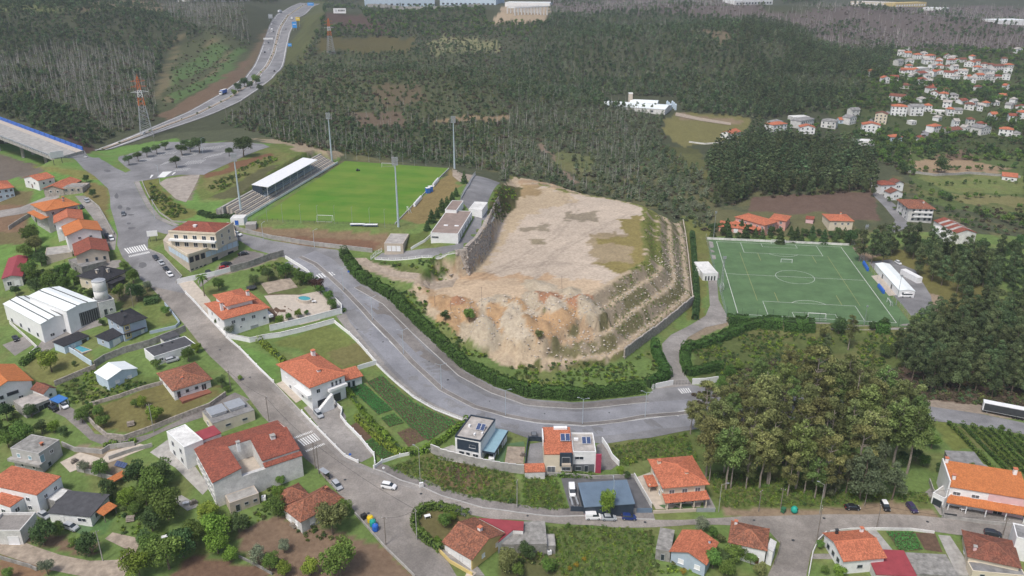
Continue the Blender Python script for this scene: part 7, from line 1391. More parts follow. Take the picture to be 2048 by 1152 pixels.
# ------------------------------------------------------------------ yards, plots
Y =[('yard','pavement_dark',[(395,562),(418,548),(470,520),(488,500),(530,508),(505,530),(430,552),(400,575)]),('yard','asphalt_dark',[(1122,957),(1267,953),(1303,1014),(1300,1022),(1141,1022)]),('yard','paving_cream',[(1272,955),(1300,945),(1330,988),(1405,1002),(1400,1014),(1312,1019)]),('yard','pavement',[(1404,978),(1415,985),(1432,1018),(1408,1018)]),('yard','pavement',[(607,816),(640,800),(668,800),(692,832),(690,850),(722,882),(747,912),(722,925),(690,908),(650,870)]),('yard','paving_cream',[(552,768),(570,760),(612,795),(592,806)]),
     ('yard','asphalt',[(1060,888),(1087,884),(1088,930),(1052,930)]),('sand_yard','gravel',[(1009,928),(1015,893),(1050,894),(1047,928)]),('lawn','artificial',[(988,926),(1012,888),(1048,883),(1050,893),(1014,891),(1006,928)]),('yard','concrete',[(865,905),(905,890),(960,918),(985,930),(1045,938),(1045,942),(985,936),(880,920)]),
     ('yard','paving_cream',[(528,592),(600,590),(640,582),(668,612),(640,640),(600,650),(560,640)]),('sand_yard','gravel',[(521,567),(580,556),(596,575),(536,588)]),('yard','crop_soil',[(535,618),(570,612),(585,622),(545,640)]),
     ('yard','pavement',[(5,690),(50,672),(65,690),(30,712)]),('yard','pavement',[(85,680),(140,650),(200,640),(205,650),(150,668),(100,700),(60,715)]),('yard','paving_cream',[(160,905),(205,918),(215,905),(280,888),(302,893),(220,925),(180,930),(140,945),(120,925)]),('yard','concrete',[(300,905),(335,880),(370,905),(420,975),(405,990),(350,935)]),('yard','pavement',[(178,525),(240,520),(250,530),(210,545),(190,540)]),('yard','paving_cream',[(355,568),(385,560),(420,600),(440,655),(425,645),(385,600)]),('yard','paving_cream',[(410,630),(430,640),(445,668),(430,660)]),('yard','pavement',[(1885,1010),(1990,1025),(2048,1035),(2048,1053),(1972,1044),(1885,1034)]),('yard','pavement',[(1862,975),(1900,1000),(1905,1035),(1880,1030),(1850,985)]),('yard','concrete',[(1735,1062),(1752,1060),(1785,1100),(1770,1105)]),('yard','concrete',[(1876,1070),(1900,1072),(1935,1125),(1945,1152),(1915,1152),(1890,1100)]),('plot','crop_soil',[(1830,1065),(1870,1067),(1885,1105),(1850,1100)]),('yard','pavement',[(1625,1108),(1690,1108),(1700,1120),(1620,1118)]),('yard','pavement',[(885,1090),(945,1120),(970,1152),(940,1152),(880,1102)]),('lawn','artificial',[(100,1045),(125,1035),(185,1058),(170,1072)]),('yard','concrete',[(345,1000),(362,990),(400,1012),(375,1022)])]
Y += [('yard','pavement_dark',[(1193,890),(1206,885),(1236,930),(1222,940),(1195,940)]),('lawn','artificial',[(1318,1011),(1335,1007),(1385,1009),(1388,1015),(1330,1018)])]
for nm,m_,p in Y:sheet(nm,p,m_,.07)
for p in ([(470,697),(520,690),(545,715),(565,765),(555,770),(515,735)],[(552,696),(655,650),(748,722),(694,742),(640,705),(580,715)]):pass
# crops: rows of small plants on soil plots
def crop(label,poly,dirpx,sp,size,leaf,dens,hgt=.3,soil=True,name='crop',seed=1):
    W_ =P2(poly)
    if soil:sheet('plot',poly,'crop_soil',.05)
    a,b =G(*dirpx[0])[:2],G(*dirpx[1])[:2]; d =(b -a)/np.hypot(*(b -a)); n =np.array([-d[1],d[0]]); Wn =np.array(W_); lo,hi =(Wn @ n).min(),(Wn @ n).max(); l0,l1 =(Wn @ d).min(),(Wn @ d).max(); r =np.random.default_rng(seed); C =[]
    for q in np.arange(lo +sp /2,hi,sp):
        t =np.arange(l0,l1,1/dens); P =d[None]*(t +r.normal(0,.05,len(t)))[:,None]+n[None]*(q +r.normal(0,.15,len(t)))[:,None]; k =inside(P[:,0],P[:,1],W_); C.append(P[k])
    C =np.concatenate(C); z =gz(C[:,0],C[:,1])+.05+hgt *r.random(len(C)); C3 =np.stack([C[:,0],C[:,1],z],1)
    o =obj(name,leaf_mesh(name,C3,np.tile([0,0,1.],(len(C),1)),size *(.6+.7*r.random(len(C))),leaf,1+(r.random(len(C))-.5)*.6,.6,r)); tag(o,label,None,None,'stuff'); return o
crop('dense dark green leek bed beside the villa drive',[(697,775),(723,763),(786,820),(757,830)],((710,770),(770,825)),.32,.15,'leaf_crop',11,.35); crop('small square bed of green leaves',[(761,836),(788,827),(808,846),(779,855)],((775,832),(793,851)),.32,.15,'leaf_crop',11,.35,seed=2)
crop('long rows of potato plants beside the curved road',[(733,765),(763,751),(827,805),(917,845),(857,882),(819,853),(790,822)],((745,760),(835,862)),.95,.17,'leaf_crop',16,.4,seed=3); crop('sparse seedlings on the brown plot',[(794,865),(821,855),(852,879),(817,894)],((808,860),(834,886)),.8,.16,'leaf',2,.2,seed=4); crop('green bed by the lower garden wall',[(730,884),(748,876),(790,908),(763,920)],((739,880),(776,914)),.34,.15,'leaf_crop',11,.35,seed=5)
sheet('plot',[(698,853),(713,845),(748,873),(729,883)],'crop_soil',.05); crop('green vegetable bed beside the junction',[(1772,1064),(1828,1064),(1845,1100),(1800,1103)],((1790,1064),(1815,1102)),.45,.17,'leaf_crop',10,.4,seed=6)
# vineyard rows: each row a plant line of its own
VR =[((1897,848),(1985,940)),((1925,853),(2010,940)),((1944,855),(2032,945)),((1962,858),(2052,950)),((1980,861),(2070,952)),((1998,864),(2090,955)),((2016,867),(2110,957)),((2036,872),(2130,960))]
for i,(a,b)in enumerate(VR):
    hedge('%s vine row from the grove side in the vineyard' % ('first second third fourth fifth sixth seventh eighth'.split()[i]),[a,((a[0]+b[0])/2,(a[1]+b[1])/2),b],1.6,1.1,'leaf',13,.17,'vine_row',.5,40+i)
# pools
def pool(label,poly,edge,name='swimming_pool'):
    W_ =P2(poly); c =np.mean(W_,0); z =max(float(gz(*p))for p in W_)+.12; e =empty(name,(c[0],c[1],z),0,label,'pool')
    MB().poly([(p[0]-c[0],p[1]-c[1],.0)for p in W_]).build('water','pool_water',e); mb =MB(); n =len(W_)
    for i in range(n):
        a,b =np.array(W_[i])-c,np.array(W_[(i +1)% n])-c; k =edge; mb.poly([(*a,.06),(*b,.06),(*(b *(1+k /np.hypot(*b))),.06),(*(a *(1+k /np.hypot(*a))),.06)]); a2,b2 =a *(1+k /np.hypot(*a)),b *(1+k /np.hypot(*b)); mb.poly([(*a2,.06),(*b2,.06),(*b2,-1.5),(*a2,-1.5)])
    mb.build('coping','paving_cream',e)
pool('oval swimming pool in the villa garden',[(609+12.5*math.cos(t)+2*math.sin(t),599.5+6.0*math.sin(t)+1.6*math.cos(t))for t in np.linspace(0,6.0,14)],.8)
pool('small rectangular raised pool beside the pool house',[(146,696),(158,692),(181,700),(165,708)],.8)
# ------------------------------------------------------------------ garden and street walls
wall('white street wall in front of the villa with the oval pool',[(372,588),(388,604),(405,623),(440,661),(453,675)],1.1,.25,'white_wall',posts=6); wall('white street wall along the lawn of the large villa',[(453,676),(480,699),(513,733),(547,766)],.9,.25,'white_wall',posts=6); wall('white street wall along the large villa drive',[(604,826),(621,844),(651,875),(690,914),(716,926)],.9,.25,'white_wall',posts=4)
wall('inner white wall beside the large villa drive',[(668,806),(684,822),(682,836),(692,850),(722,880),(748,912),(750,930)],1.2,.25,'white_wall',posts=4); wall('white wall at the drive mouth beside the vacant lot',[(748,938),(764,926),(800,914),(850,904),(864,902)],1.0,.22,'white_wall',posts=5)
fence('white balustrade along the curved road beside the vegetable plots',[(753,730),(770,747),(786,762),(827,796),(869,820),(930,843)],1.1,'white_wall',2.5,.5,rails=2,pr=.07); wall('white wall between the lawn and the curved road',[(668,645),(699,670),(734,707),(752,728)],1.2,.25,'white_wall',posts=6); wall('white wall dividing the lawn from the vegetable plots',[(716,740),(735,734),(752,729)],1.6,.25,'white_wall')
wall('upper white retaining wall across the villa gardens',[(540,662),(580,653),(630,641),(684,627)],2.2,.3,'white_wall',cap='white_old'); wall('lower white retaining wall across the villa gardens',[(455,676),(500,685),(530,678),(560,674),(610,662),(668,646)],1.7,.3,'white_wall',cap='white_old'); wall('white end wall of the pool villa terrace by the road',[(684,628),(683,615),(660,592)],1.6,.3,'white_wall')
wall('white wall behind the pool villa toward the forecourt',[(355,568),(390,560),(430,552),(462,543)],2.0,.25,'white_wall'); wall('grey board-marked retaining wall of the forecourt',[(462,545),(500,535),(540,520),(568,512)],2.8,.3,'concrete_old','retaining_wall'); wall('white curved wall where the road leaves the forecourt',[(571,517),(597,533),(615,545),(626,558)],1.4,.25,'white_wall'); wall('low white street wall below the apartment block',[(296,499),(325,511),(345,532),(364,553),(352,566)],.5,.25,'concrete')
wall('grey concrete block wall behind the modern cubic house',[(862,905),(880,914),(910,922),(950,932),(1000,942),(1048,948)],2.8,.25,'concrete','block_wall',cap='white_old'); wall('dark fence wall left of the asphalt drive',[(1057,880),(1053,905),(1050,938)],1.6,.2,'navy_panel','fence_wall'); wall('dark gate wall across the top of the asphalt drive',[(1058,882),(1072,882),(1087,884)],1.6,.2,'navy_panel','gate_wall'); wall('white side wall right of the cubic semi-detached house',[(1204,884),(1215,900),(1224,918),(1238,932)],1.8,.25,'white_wall')
wall('low wall along the back of the blue shed yard',[(1050,948),(1110,952),(1190,958),(1268,955)],1.2,.25,'concrete'); wall('white wall between the blue shed yard and the cream villa',[(1268,955),(1285,985),(1303,1016)],1.6,.25,'white_old'); wall('dark metal gate panel of the blue shed yard',[(1141,1023),(1170,1024)],1.7,.12,'navy_panel','gate'); wall('concrete front wall of the blue shed yard',[(1170,1024),(1220,1026),(1272,1026)],1.6,.22,'concrete'); wall('blue-grey gate beside the cream villa',[(1273,1026),(1304,1026)],1.6,.12,'blue_sheet','gate'); wall('cream front wall of the villa garden',[(1306,1027),(1350,1025),(1392,1023)],1.0,.25,'beige_wall'); wall('grey gate on the right of the cream villa garden',[(1393,1024),(1430,1024)],1.3,.12,'grey_metal','gate')
wall('grey stone wall along the lane above the dry lawn',[(452,792),(420,815),(360,838),(300,862),(250,880),(215,876),(190,855),(168,830)],1.6,.4,'stone','stone_wall'); wall('stone wall between the dry lawn and the weedy slope',[(180,812),(240,795),(320,770),(345,762)],1.2,.4,'stone','stone_wall'); wall('dark stone wall below the long hedge lawn',[(110,772),(150,755),(192,738)],1.8,.4,'stone','stone_wall'); wall('grey retaining wall between pool house and shed slope',[(190,735),(210,722),(250,706),(300,692),(360,668),(372,662)],2.4,.35,'concrete_old','retaining_wall'); wall('light blue wall of the raised pool terrace',[(122,694),(150,710),(185,733)],2.0,.3,'light_blue','pool_wall'); wall('blue-grey street wall with yellow panel',[(330,610),(345,628),(360,648),(352,656),(300,668)],1.1,.25,'blue_wall'); wall('white wall below the large warehouse',[(20,648),(45,670),(75,698),(60,712)],1.2,.25,'white_old')
wall('cream wall around the yard of the unfinished house',[(125,892),(150,903),(205,908),(220,898),(270,892)],1.5,.3,'concrete'); wall('grey garden wall with solar panels on its terrace',[(155,942),(190,950),(232,963),(255,950)],1.5,.3,'concrete'); wall('grey wall of the paved ramp below the lane',[(305,893),(270,902),(240,912),(218,920)],1.2,.25,'concrete'); wall('stone wall under the lower left lane',[(-20,1112),(60,1135),(75,1142)],1.0,.3,'concrete_old','stone_wall')
wall('street wall along the bare ploughed plot',[(710,1028),(740,1062),(770,1096),(800,1125),(830,1155)],.7,.3,'concrete'); wall('low wall crossing the ploughed plot',[(478,1115),(510,1130),(545,1150)],.7,.25,'concrete_old'); wall('yellow terrace wall of the cottage with the long gable',[(878,1103),(900,1126),(945,1152)],1.0,.25,'yellow_wall')
wall('white rail-topped wall beside the corner junction garden',[(1652,1068),(1636,1084),(1625,1108),(1617,1152)],1.0,.25,'white_old'); wall('wall along the garden front near the vegetable bed',[(1660,1066),(1700,1061),(1755,1060),(1820,1061),(1868,1067)],.8,.25,'white_old'); wall('sloping side wall left of the semi-detached pair',[(1858,965),(1865,985),(1880,1005),(1885,1030)],1.4,.25,'concrete'); wall('front garden wall of the semi-detached pair',[(1886,1036),(1915,1040),(1970,1048),(2048,1056)],1.1,.25,'concrete'); wall('dark double gate of the semi-detached pair',[(1887,1035),(1912,1038)],1.5,.12,'dark_metal','gate')
wall('concrete wall edging the road above the orange roofs',[(176,398),(198,416),(212,440),(228,470)],1.0,.3,'concrete'); wall('pale wall around the empty plot beside the apartment house',[(18,460),(62,432),(72,445)],1.8,.3,'concrete'); wall('white walled enclosure of the far valley field',[(1378,285),(1410,289),(1477,284)],1.2,.3,'white_old','field_wall'); wall('pale stone field wall below the tan field',[(1816,345),(1870,352),(1940,348),(2040,356)],1.6,.5,'concrete','field_wall'); wall('kerb wall along the stadium side of the upper junction',[(284,362),(296,390),(318,425),(345,444),(395,448)],.7,.25,'concrete')
fence('timber garden fence beside the cobbled side street',[(1560,1090),(1556,1110),(1548,1130)],1.3,'wood_pole',2,0,rails=2)
# ------------------------------------------------------------------ vehicles
CARC ={'white':(.80,.80,.80),'silver':(.42,.44,.46),'grey':(.16,.17,.18),'black':(.018,.018,.02),'blue':(.02,.04,.16),'purple':(.05,.035,.09),'red':(.42,.02,.03),'dark':(.03,.035,.045)}
for k_,c_ in CARC.items():mat('paint_'+k_,c_,.25,.03,1,spec=.6)
mat('lamp_clear',(.7,.7,.68),.2,.05,3); mat('lamp_red',(.4,.02,.02),.3,.05,3)
_cm ={}
def loft(stations,m,name):
    """stations: (x, halfwidth_bottom, halfwidth_top, z0, z1) rings, front to back"""
    mb =MB()
    for x,wb,wt,z0,z1 in stations:mb.v += [(x,-wb,z0),(x,-wb *1.02,z0 +(z1 -z0)*.55),(x,-wt,z1),(x,wt,z1),(x,wb *1.02,z0 +(z1 -z0)*.55),(x,wb,z0)]
    n =len(stations)
    for i in range(n -1):
        for j in range(6):a,b =i *6+j,i *6+(j +1)% 6; mb.f.append([a,b,b +6,a +6])
    mb.f += [list(range(6))[::-1],[6*(n -1)+j for j in range(6)]]
    return mb.mesh(name,m,False)
def car_parts(col,kd):
    k =(col,kd)
    if k in _cm:return _cm[k]
    p ='paint_'+col
    if kd == 'van':L,W,bz =4.5,.9,1.0; body =loft([(-2.2,.80,.76,.32,1.0),(-2.1,.88,.84,.26,1.05),(1.0,.9,.84,.24,1.05),(1.9,.86,.76,.28,.98),(2.25,.72,.6,.34,.72)],p,'body'); glass =loft([(-2.05,.80,.76,1.06,1.72),(.2,.82,.76,1.06,1.74),(.75,.80,.70,1.06,1.7),(1.5,.76,.7,1.02,1.06)],'glass','windows'); roof =loft([(-2.15,.85,.78,1.02,1.86),(-.3,.87,.80,1.02,1.9),(-.25,.80,.76,1.74,1.9),(.75,.76,.70,1.69,1.82)],p,'roof')
    elif kd == 'minibus':L,W,bz =5.4,1.0,1.0; body =loft([(-2.65,.9,.88,.34,1.2),(-2.6,.98,.95,.28,1.25),(1.8,.98,.95,.28,1.25),(2.4,.92,.85,.32,1.1),(2.7,.78,.66,.4,.9)],p,'body'); glass =loft([(-2.55,.92,.86,1.26,1.85),(1.4,.92,.86,1.26,1.85),(2.1,.86,.78,1.2,1.3)],'glass','windows'); roof =loft([(-2.6,.92,.86,1.86,2.25),(1.0,.92,.86,1.86,2.3),(1.45,.88,.8,1.84,2.1)],p,'roof')
    else:
        hz ={'car':0,'hatch':.04,'suv':.16}[kd]; tl ={'car':-2.2,'hatch':-1.95,'suv':-2.15}[kd]; rb ={'car':-1.25,'hatch':-1.7,'suv':-1.85}[kd]
        body =loft([(tl,.74,.66,.36,.84+hz),(tl +.12,.84,.76,.28,.94+hz),(-1.0,.89,.82,.24+hz *.3,.98+hz),(.7,.89,.82,.24+hz *.3,.96+hz),(1.6,.86,.76,.26,.86+hz),(2.05,.72,.58,.34,.66+hz)],p,'body')
        glass =loft([(rb -.28,.74,.70,.93+hz,.98+hz),(rb +.1,.77,.62,.95+hz,1.34+hz),(-.1,.79,.64,.95+hz,1.42+hz),(.35,.78,.63,.95+hz,1.36+hz),(1.15,.72,.66,.9+hz,.95+hz)],'glass','windows')
        roof =loft([(rb +.0,.62,.56,1.31+hz,1.36+hz),(rb +.3,.66,.58,1.38+hz,1.44+hz),(-.1,.67,.6,1.41+hz,1.47+hz),(.36,.64,.57,1.35+hz,1.41+hz)],p,'roof')
    wh =MB().tube((0,-.1,0),(0,.1,0),.33,.33,12).mesh('wheel','tyre'); rim =MB().tube((0,-.115,0),(0,.115,0),.19,.19,8).mesh('rim','grey_metal'); hl =MB().box((0,0,0),(.16,.36,.16)).mesh('headlight','lamp_clear'); tlm =MB().box((0,0,0),(.1,.3,.2)).mesh('tail_light','lamp_red')
    _cm[k]=(body,glass,roof,wh,rim,hl,tlm); return _cm[k]
def car(label,p,hd,col,kd='car',dz=.1,name=None,group=None,z=None,roofcol=None,rz=None):
    """p: pixel of the middle of the car on the road; hd: pixel it points towards"""
    g =G(*p); q =G(*hd); a =math.atan2(q[1]-g[1],q[0]-g[0])if rz is None else rz
    if z is not None:g =at_z(*p,z); q =at_z(*hd,z); a =math.atan2(q[1]-g[1],q[0]-g[0]); dz =0
    f =np.array([math.cos(a),math.sin(a)]); e =empty(name or {'van':'van','minibus':'minibus'}.get(kd,'car'),(g[0],g[1],g[2]+dz),a,label,{'van':'van','minibus':'minibus'}.get(kd,'car'),group)
    if z is None:e.rotation_euler =(0,-math.atan2(float(gz(*(g[:2]+f))-gz(*(g[:2]-f))),2.0),a)
    b,gl,rf,wh,rim,hl,tl_ =car_parts(col,kd); obj('body',b,e); obj('windows',gl,e); obj('roof',rf if not roofcol else car_parts(roofcol,kd)[2],e); xf,xr =(1.35,-1.35)if kd != 'minibus' else (1.75,-1.6); hw =.8 if kd != 'minibus' else .9
    for x in (xf,xr):
        for y in (-hw,hw):o =obj('wheel',wh,e,(x,y,.33)); obj('rim',rim,o)
    fx,bx,zl ={'van':(2.16,-2.2,.72),'minibus':(2.6,-2.66,.85)}.get(kd,(1.93,{'car':-2.19,'hatch':-1.94,'suv':-2.14}.get(kd,-2.1),.66))
    for y in (-.56,.56):obj('headlight',hl,e,(fx,y,zl)); obj('tail_light',tl_,e,(bx,y,zl +.12))
    return e
for a_ in (('white suv driving down the cobbled street',(778,976),(830,988),'white','suv'),('silver hatchback parked by the bus shelter',(674,974),(690,992),'silver','hatch'),('white van parked in front of the blue shed yard',(1186,1037),(1230,1038),'white','van'),('silver saloon between the white van and blue car',(1217,1039),(1250,1040),'silver','car'),('dark blue hatchback at the right of the parked row',(1257,1038),(1290,1039),'blue','hatch'),
    ('black car parked sideways on the dirt verge',(1704,1018),(1740,1019),'black','car'),('dark purple car at the right of the dirt verge',(1823,1019),(1836,1034),'purple','hatch'),('white van inside the blue shed yard',(1144,985),(1146,1000),'white','van'),('white car under the teal carport',(985,914),(978,935),'white','hatch'),('grey car parked at the kerb of the curved road',(1068,873),(1067,862),'grey','hatch'),('silver car on the large villa drive',(637,831),(646,841),'silver','hatch'),
    ('topmost dark car in the bay below the apartment block',(312,518),(322,528),'dark','car'),('silver car second in the bay below the apartment block',(323,528),(333,539),'silver','car'),('black car third in the bay below the apartment block',(333,541),(342,551),'black','car'),('white car lowest in the bay below the apartment block',(340,551),(350,561),'white','car'),('dark suv on the apartment forecourt',(453,531),(465,527),'dark','suv'),('small red car on the apartment forecourt',(449,539),(460,536),'red','hatch'),('dark hatchback near the palm',(419,549),(428,555),'dark','hatch'),('black car at the back of the forecourt',(487,510),(498,508),'black','car'),('white suv on the road behind the apartment block',(475,471),(490,475),'white','suv'),
    ('dark car driving down the wide upper street',(247,430),(249,442),'grey','car'),('white car crossing from the bridge',(171,316),(196,332),'white','car'),('silver car at the top of the left lane',(174,404),(184,412),'silver','hatch'),('dark car in the left lane beside the orange roofs',(163,416),(170,425),'dark','car'),('black car by the red gable house',(215,474),(221,482),'black','car'),('white car by the red gable house',(223,479),(228,488),'white','hatch'),
    ('black pickup-like car at the grey garage',(108,820),(118,826),'black','suv'),('white car under the blue carport',(129,814),(135,820),'white','hatch'),('black car in the yard left of the warehouse wall',(32,680),(38,688),'black','car'),('dark car near the dark pink metal roof',(34,571),(40,575),'dark','car'),('silver saloon on the grass left of the dark bungalow',(89,1034),(104,1042),'silver','car'),('silver estate car in front of the dark bungalow',(143,1058),(160,1064),'silver','suv'),('silver car beside the long white garage',(346,723),(360,719),'silver','suv'),('dark car at the lower right corner street',(1985,1071),(2010,1075),'dark','suv'),('white suv behind the changing rooms',(1796,528),(1806,534),'white','suv'),('dark car parked behind the corner garden hedge',(891,1019),(905,1023),'dark','car'),('grey car behind the corner garden hedge, right one',(922,1027),(936,1031),'grey','hatch'),('silver car below the terracotta apartment house',(1807,429),(1812,438),'silver','car')):car(*a_)
car('black hatchback with white roof on the dirt verge',(1770,1015),(1777,1028),'black','hatch',roofcol='white'); car('white minibus in front of the changing rooms',(1811,594),(1795,594),'white','minibus')
g =G(1148,1003); e =empty('car_trailer',g,-1.45,'empty galvanised car trailer beside the white van','trailer'); MB().box((0,-.75,.5),(4.0,.5,.1)).build('deck','grey_metal',e); MB().box((0,.75,.5),(4.0,.5,.1)).build('deck','grey_metal',e); MB().box((0,0,.45),(4.0,.15,.12)).build('beam','dark_metal',e); MB().tube((2,-.9,.5),(3.2,0,.5),.06,.06,5).build('drawbar','grey_metal',e); MB().tube((2,.9,.5),(3.2,0,.5),.06,.06,5).build('drawbar','grey_metal',e)
for y in (-1.05,1.05):MB().tube((-.3,y -.1,.33),(-.3,y +.1,.33),.33,.33,10).build('wheel','tyre',e)
def truck(label,p,hd,boxm,cabm='white_metal',trailer_only=False,L=12.0,dz=.1,side=None,name='truck',hh=2.9):
    g =G(*p); q =G(*hd); a =math.atan2(q[1]-g[1],q[0]-g[0]); e =empty(name,(g[0],g[1],g[2]+dz),a,label,'truck' if not trailer_only else 'trailer'); W =2.5
    MB().box((-1,0,1.1+hh /2),(L,W,hh)).build('box',boxm,e); MB().box((-1,0,1.02+hh +.12),(L +.1,W +.1,.12)).build('roof','white_metal',e)
    if side:
        for y in (-W /2-.03,W /2+.03):MB().box((-1,y,1.1+hh /2),(L -.6,.05,hh -.3)).build('side_curtain',side,e)
    MB().box((-1,0,.9),(L -.2,1.2,.3)).build('chassis','dark_metal',e)
    xs =[-L /2+.3,-L /2+1.6,-L /2+2.9]
    if not trailer_only:MB().box((L /2+.4,0,1.9),(2.1,2.4,2.9)).build('cab',cabm,e); MB().box((L /2+1.47,0,2.5),(.06,2.1,1.0)).build('windscreen','glass',e); xs += [L /2+.6,L /2-1.6]
    else:MB().box((L /2-2.6,0,.45),(.2,1.6,.9)).build('landing_leg','grey_metal',e); MB().box((.5,-W /2,.75),(2.2,.2,.5)).build('side_guard','white_metal',e)
    wm =MB().tube((0,-.15,0),(0,.15,0),.5,.5,12).mesh('wheel','tyre')
    for x in xs:
        for y in (-1.05,1.05):obj('wheel',wm,e,(x,y,.5))
truck('black curtain-sided semi-trailer parked on the right-hand verge',(2000,830),(1940,818),'white_metal',trailer_only=True,L=13.4,side='dark_metal',name='semi_trailer')
# ------------------------------------------------------------------ lamps, poles, cables
def street_lamp(label,base,hgt=9.5,rz=0,m='lamp_metal',double=True,group='street lamps on the median',name='street_lamp',wood=False):
    g =G(*base); e =empty(name,g,rz,label,'street lamp',group); MB().tube((0,0,-.3),(0,0,hgt),.11 if not wood else .14,.06 if not wood else .1,8).build('pole',m,e)
    for s in ((-1,1)if double else (1,)):
        ar =MB().tube((0,0,hgt -.1),(s *1.3,0,hgt +.35),.045,.04,5).build('arm',m,e); MB().box((s *1.6,0,hgt +.4),(.75,.28,.14)).build('lamp_head','grey_metal',e)
ordn ='first second third fourth fifth sixth seventh'.split()
for i,b_ in enumerate([(687,581),(745,641),(807,708),(883,779),(1011,831),(1165,848),(1290,834)]):street_lamp('%s double-armed street lamp from the left on the curved median' % ordn[i],b_,9.2,.6-.15*i)
for i,(b_,hg,lb)in enumerate([((1437,1024),9,'lamp post at the right corner of the cream villa'),((1639,1027),9.5,'lamp post on the dirt verge opposite the junction'),((841,970),12,'tall lamp post with meter box beside the vacant lot'),((320,366),9,'lamp post beside the car park entrance'),((310,437),8,'lamp post at the upper street junction'),((477,492),8,'lamp post behind the apartment block'),((527,482),8,'lamp post at the concrete bank wall'),((629,494),7.5,'lamp post further along the concrete bank wall'),((406,308),9,'lamp post on an island of the car park'),((1225,1024),10,'pale lamp post rising over the blue shed roof')]):street_lamp(lb,b_,hg,random.uniform(0,3),'concrete' if i in (0,1,2)else 'lamp_metal',False,None)
def pole(label,base,hgt,m='concrete',r=.14):
    g =G(*base); e =empty('utility_pole',g,random.uniform(0,3),label,'utility pole'); MB().tube((0,0,-.4),(0,0,hgt),r,r *.65,6).build('pole',m,e); MB().box((0,0,hgt -.4),(1.3,.1,.1)).build('crossarm','wood_pole',e)
    for x in (-.55,0,.55):MB().tube((x,0,hgt -.35),(x,0,hgt -.12),.05,.03,5).build('insulator','white_metal',e)
    return np.array([g[0],g[1],g[2]+hgt -.15])
PO ={}
for k_,lb,b_,hg,m_ in (('a','concrete pole at the edge of the empty plot',(1034,1016),9,'concrete'),('b','pole on the kerb of the corner garden',(834,1080),9.5,'concrete'),('c','thin dark pole beside the recycling bins',(772,1090),8.5,'wood_pole'),('d','thin pole left in the grassy verge',(1517,1023),7,'wood_pole'),('e','thin pole behind the green skip',(1561,1016),6.5,'wood_pole'),('f','thin pole in front of the grove pines',(1729,1012),6,'wood_pole'),('g','dark wooden pole at the garden gate near the vegetable bed',(1753,1056),7.5,'wood_pole'),('h','grey pole at the gate of the semi-detached pair',(1884,1036),9.5,'concrete'),('i','wooden pole at the lower right street',(2005,1072),6,'wood_pole'),('j','dark pole beside the flat-roofed cream bungalow',(538,843),8.5,'wood_pole'),('k','left one of two poles by the bus shelter',(631,937),8.5,'wood_pole'),('l','right one of two poles by the bus shelter',(638,947),9.5,'wood_pole'),('m','concrete pole on the dry lawn edge',(308,864),9.5,'concrete'),('n','pole beside the lower left lane',(206,1122),9,'concrete'),('o','dark pole at the junction of the side street',(1633,1082),11,'wood_pole'),('p','pole at the street below the white bungalow',(462,780),7,'wood_pole'),('q','pole beside the blue-grey house garden',(267,616),8,'wood_pole')):PO[k_]=pole(lb,b_,hg,m_)
def cable(label,a,b,sag=.9,r=.03):
    a,b =PO[a]if isinstance(a,str)else a,PO[b]if isinstance(b,str)else b; n =14; mb =MB(); P =[a +(b -a)*i /n -np.array([0,0,sag *4*(i /n)*(1-i /n)])for i in range(n +1)]
    for p,q in zip(P[:-1],P[1:]):mb.tube(p -a,q -a,r,r,4,False)
    o =mb.build('overhead_cable','rubber'); o.location =tuple(a); tag(o,label,'cable')
cable('overhead cable from the shelter poles to the corner garden pole','l','b'); cable('overhead cable from the bungalow pole to the shelter','j','k'); cable('overhead cable from the corner garden to the bin pole','b','c'); cable('overhead cable crossing the cobbled junction','o','g',1.2); cable('overhead cable along the lower right street','g','i',1.2); cable('overhead cable from the corner garden to the plot pole','b','a',1.6); cable('overhead cable along the street above the courtyard building','p','j')
# street furniture
def bin_(label,p,m,kd='box',name='recycling_bin'):
    g =G(*p); e =empty(name,(g[0],g[1],g[2]+.1),random.uniform(-.3,.3)+.8,label,'bin')
    if kd == 'box':MB().lathe([(.75,0),(.85,.1),(.88,1.4),(.7,1.75),(.3,1.9)],n=8).build('body',m,e); MB().box((.6,0,1.35),(.5,.5,.2)).build('slot','rubber',e); MB().lathe([(.12,1.88),(.14,2.05)],n=6).build('lifting_hook','grey_metal',e)
    elif kd == 'igloo':MB().lathe([(.5,0),(.85,.25),(.95,.8),(.85,1.4),(.5,1.8),(.12,1.95)],n=14).build('body',m,e,True); [MB().lathe([(.2,0),(.14,.04)],(.0,0,0),8).build('hole','rubber',e)and None for _ in (0,)]; MB().box((0,-.86,1.35),(.34,.2,.3)).build('opening','rubber',e)
    else:MB().prism([(-.65,-.5),(.65,-.5),(.65,.5),(-.65,.5)],.2,[1.15,1.15,1.3,1.3]).build('body',m,e); MB().box((0,0,1.33),(1.4,1.1,.1)).build('lid',m,e); [MB().tube((x,y -.05,.1),(x,y +.05,.1),.1,.1,6).build('wheel','rubber',e)for x in (-.5,.5)for y in (-.4,.4)]
bin_('yellow recycling container by the ploughed plot wall',(741,1044),'yellow_plastic'); bin_('green recycling container between the yellow and blue ones',(746,1052),'green_plastic'); bin_('blue recycling container nearest the camera',(751,1061),'blue_plastic'); bin_('small black bin above the yellow container',(728,1038),'rubber','dump','waste_bin'); bin_('turquoise igloo bottle bank on the verge',(1588,1025),'green_plastic','igloo','bottle_bank'); bin_('green wheeled skip left of the bottle bank',(1566,1025),'dark_green','dump','waste_bin')
g =G(650,957); e =empty('bus_shelter',g,-.75,'small dark-framed bus shelter by the silver hatchback','bus shelter')
for x in (-1.4,1.4):
    for y in (-.6,.6):MB().tube((x,y,0),(x,y,2.5),.05,.05,5).build('post','dark_metal',e)
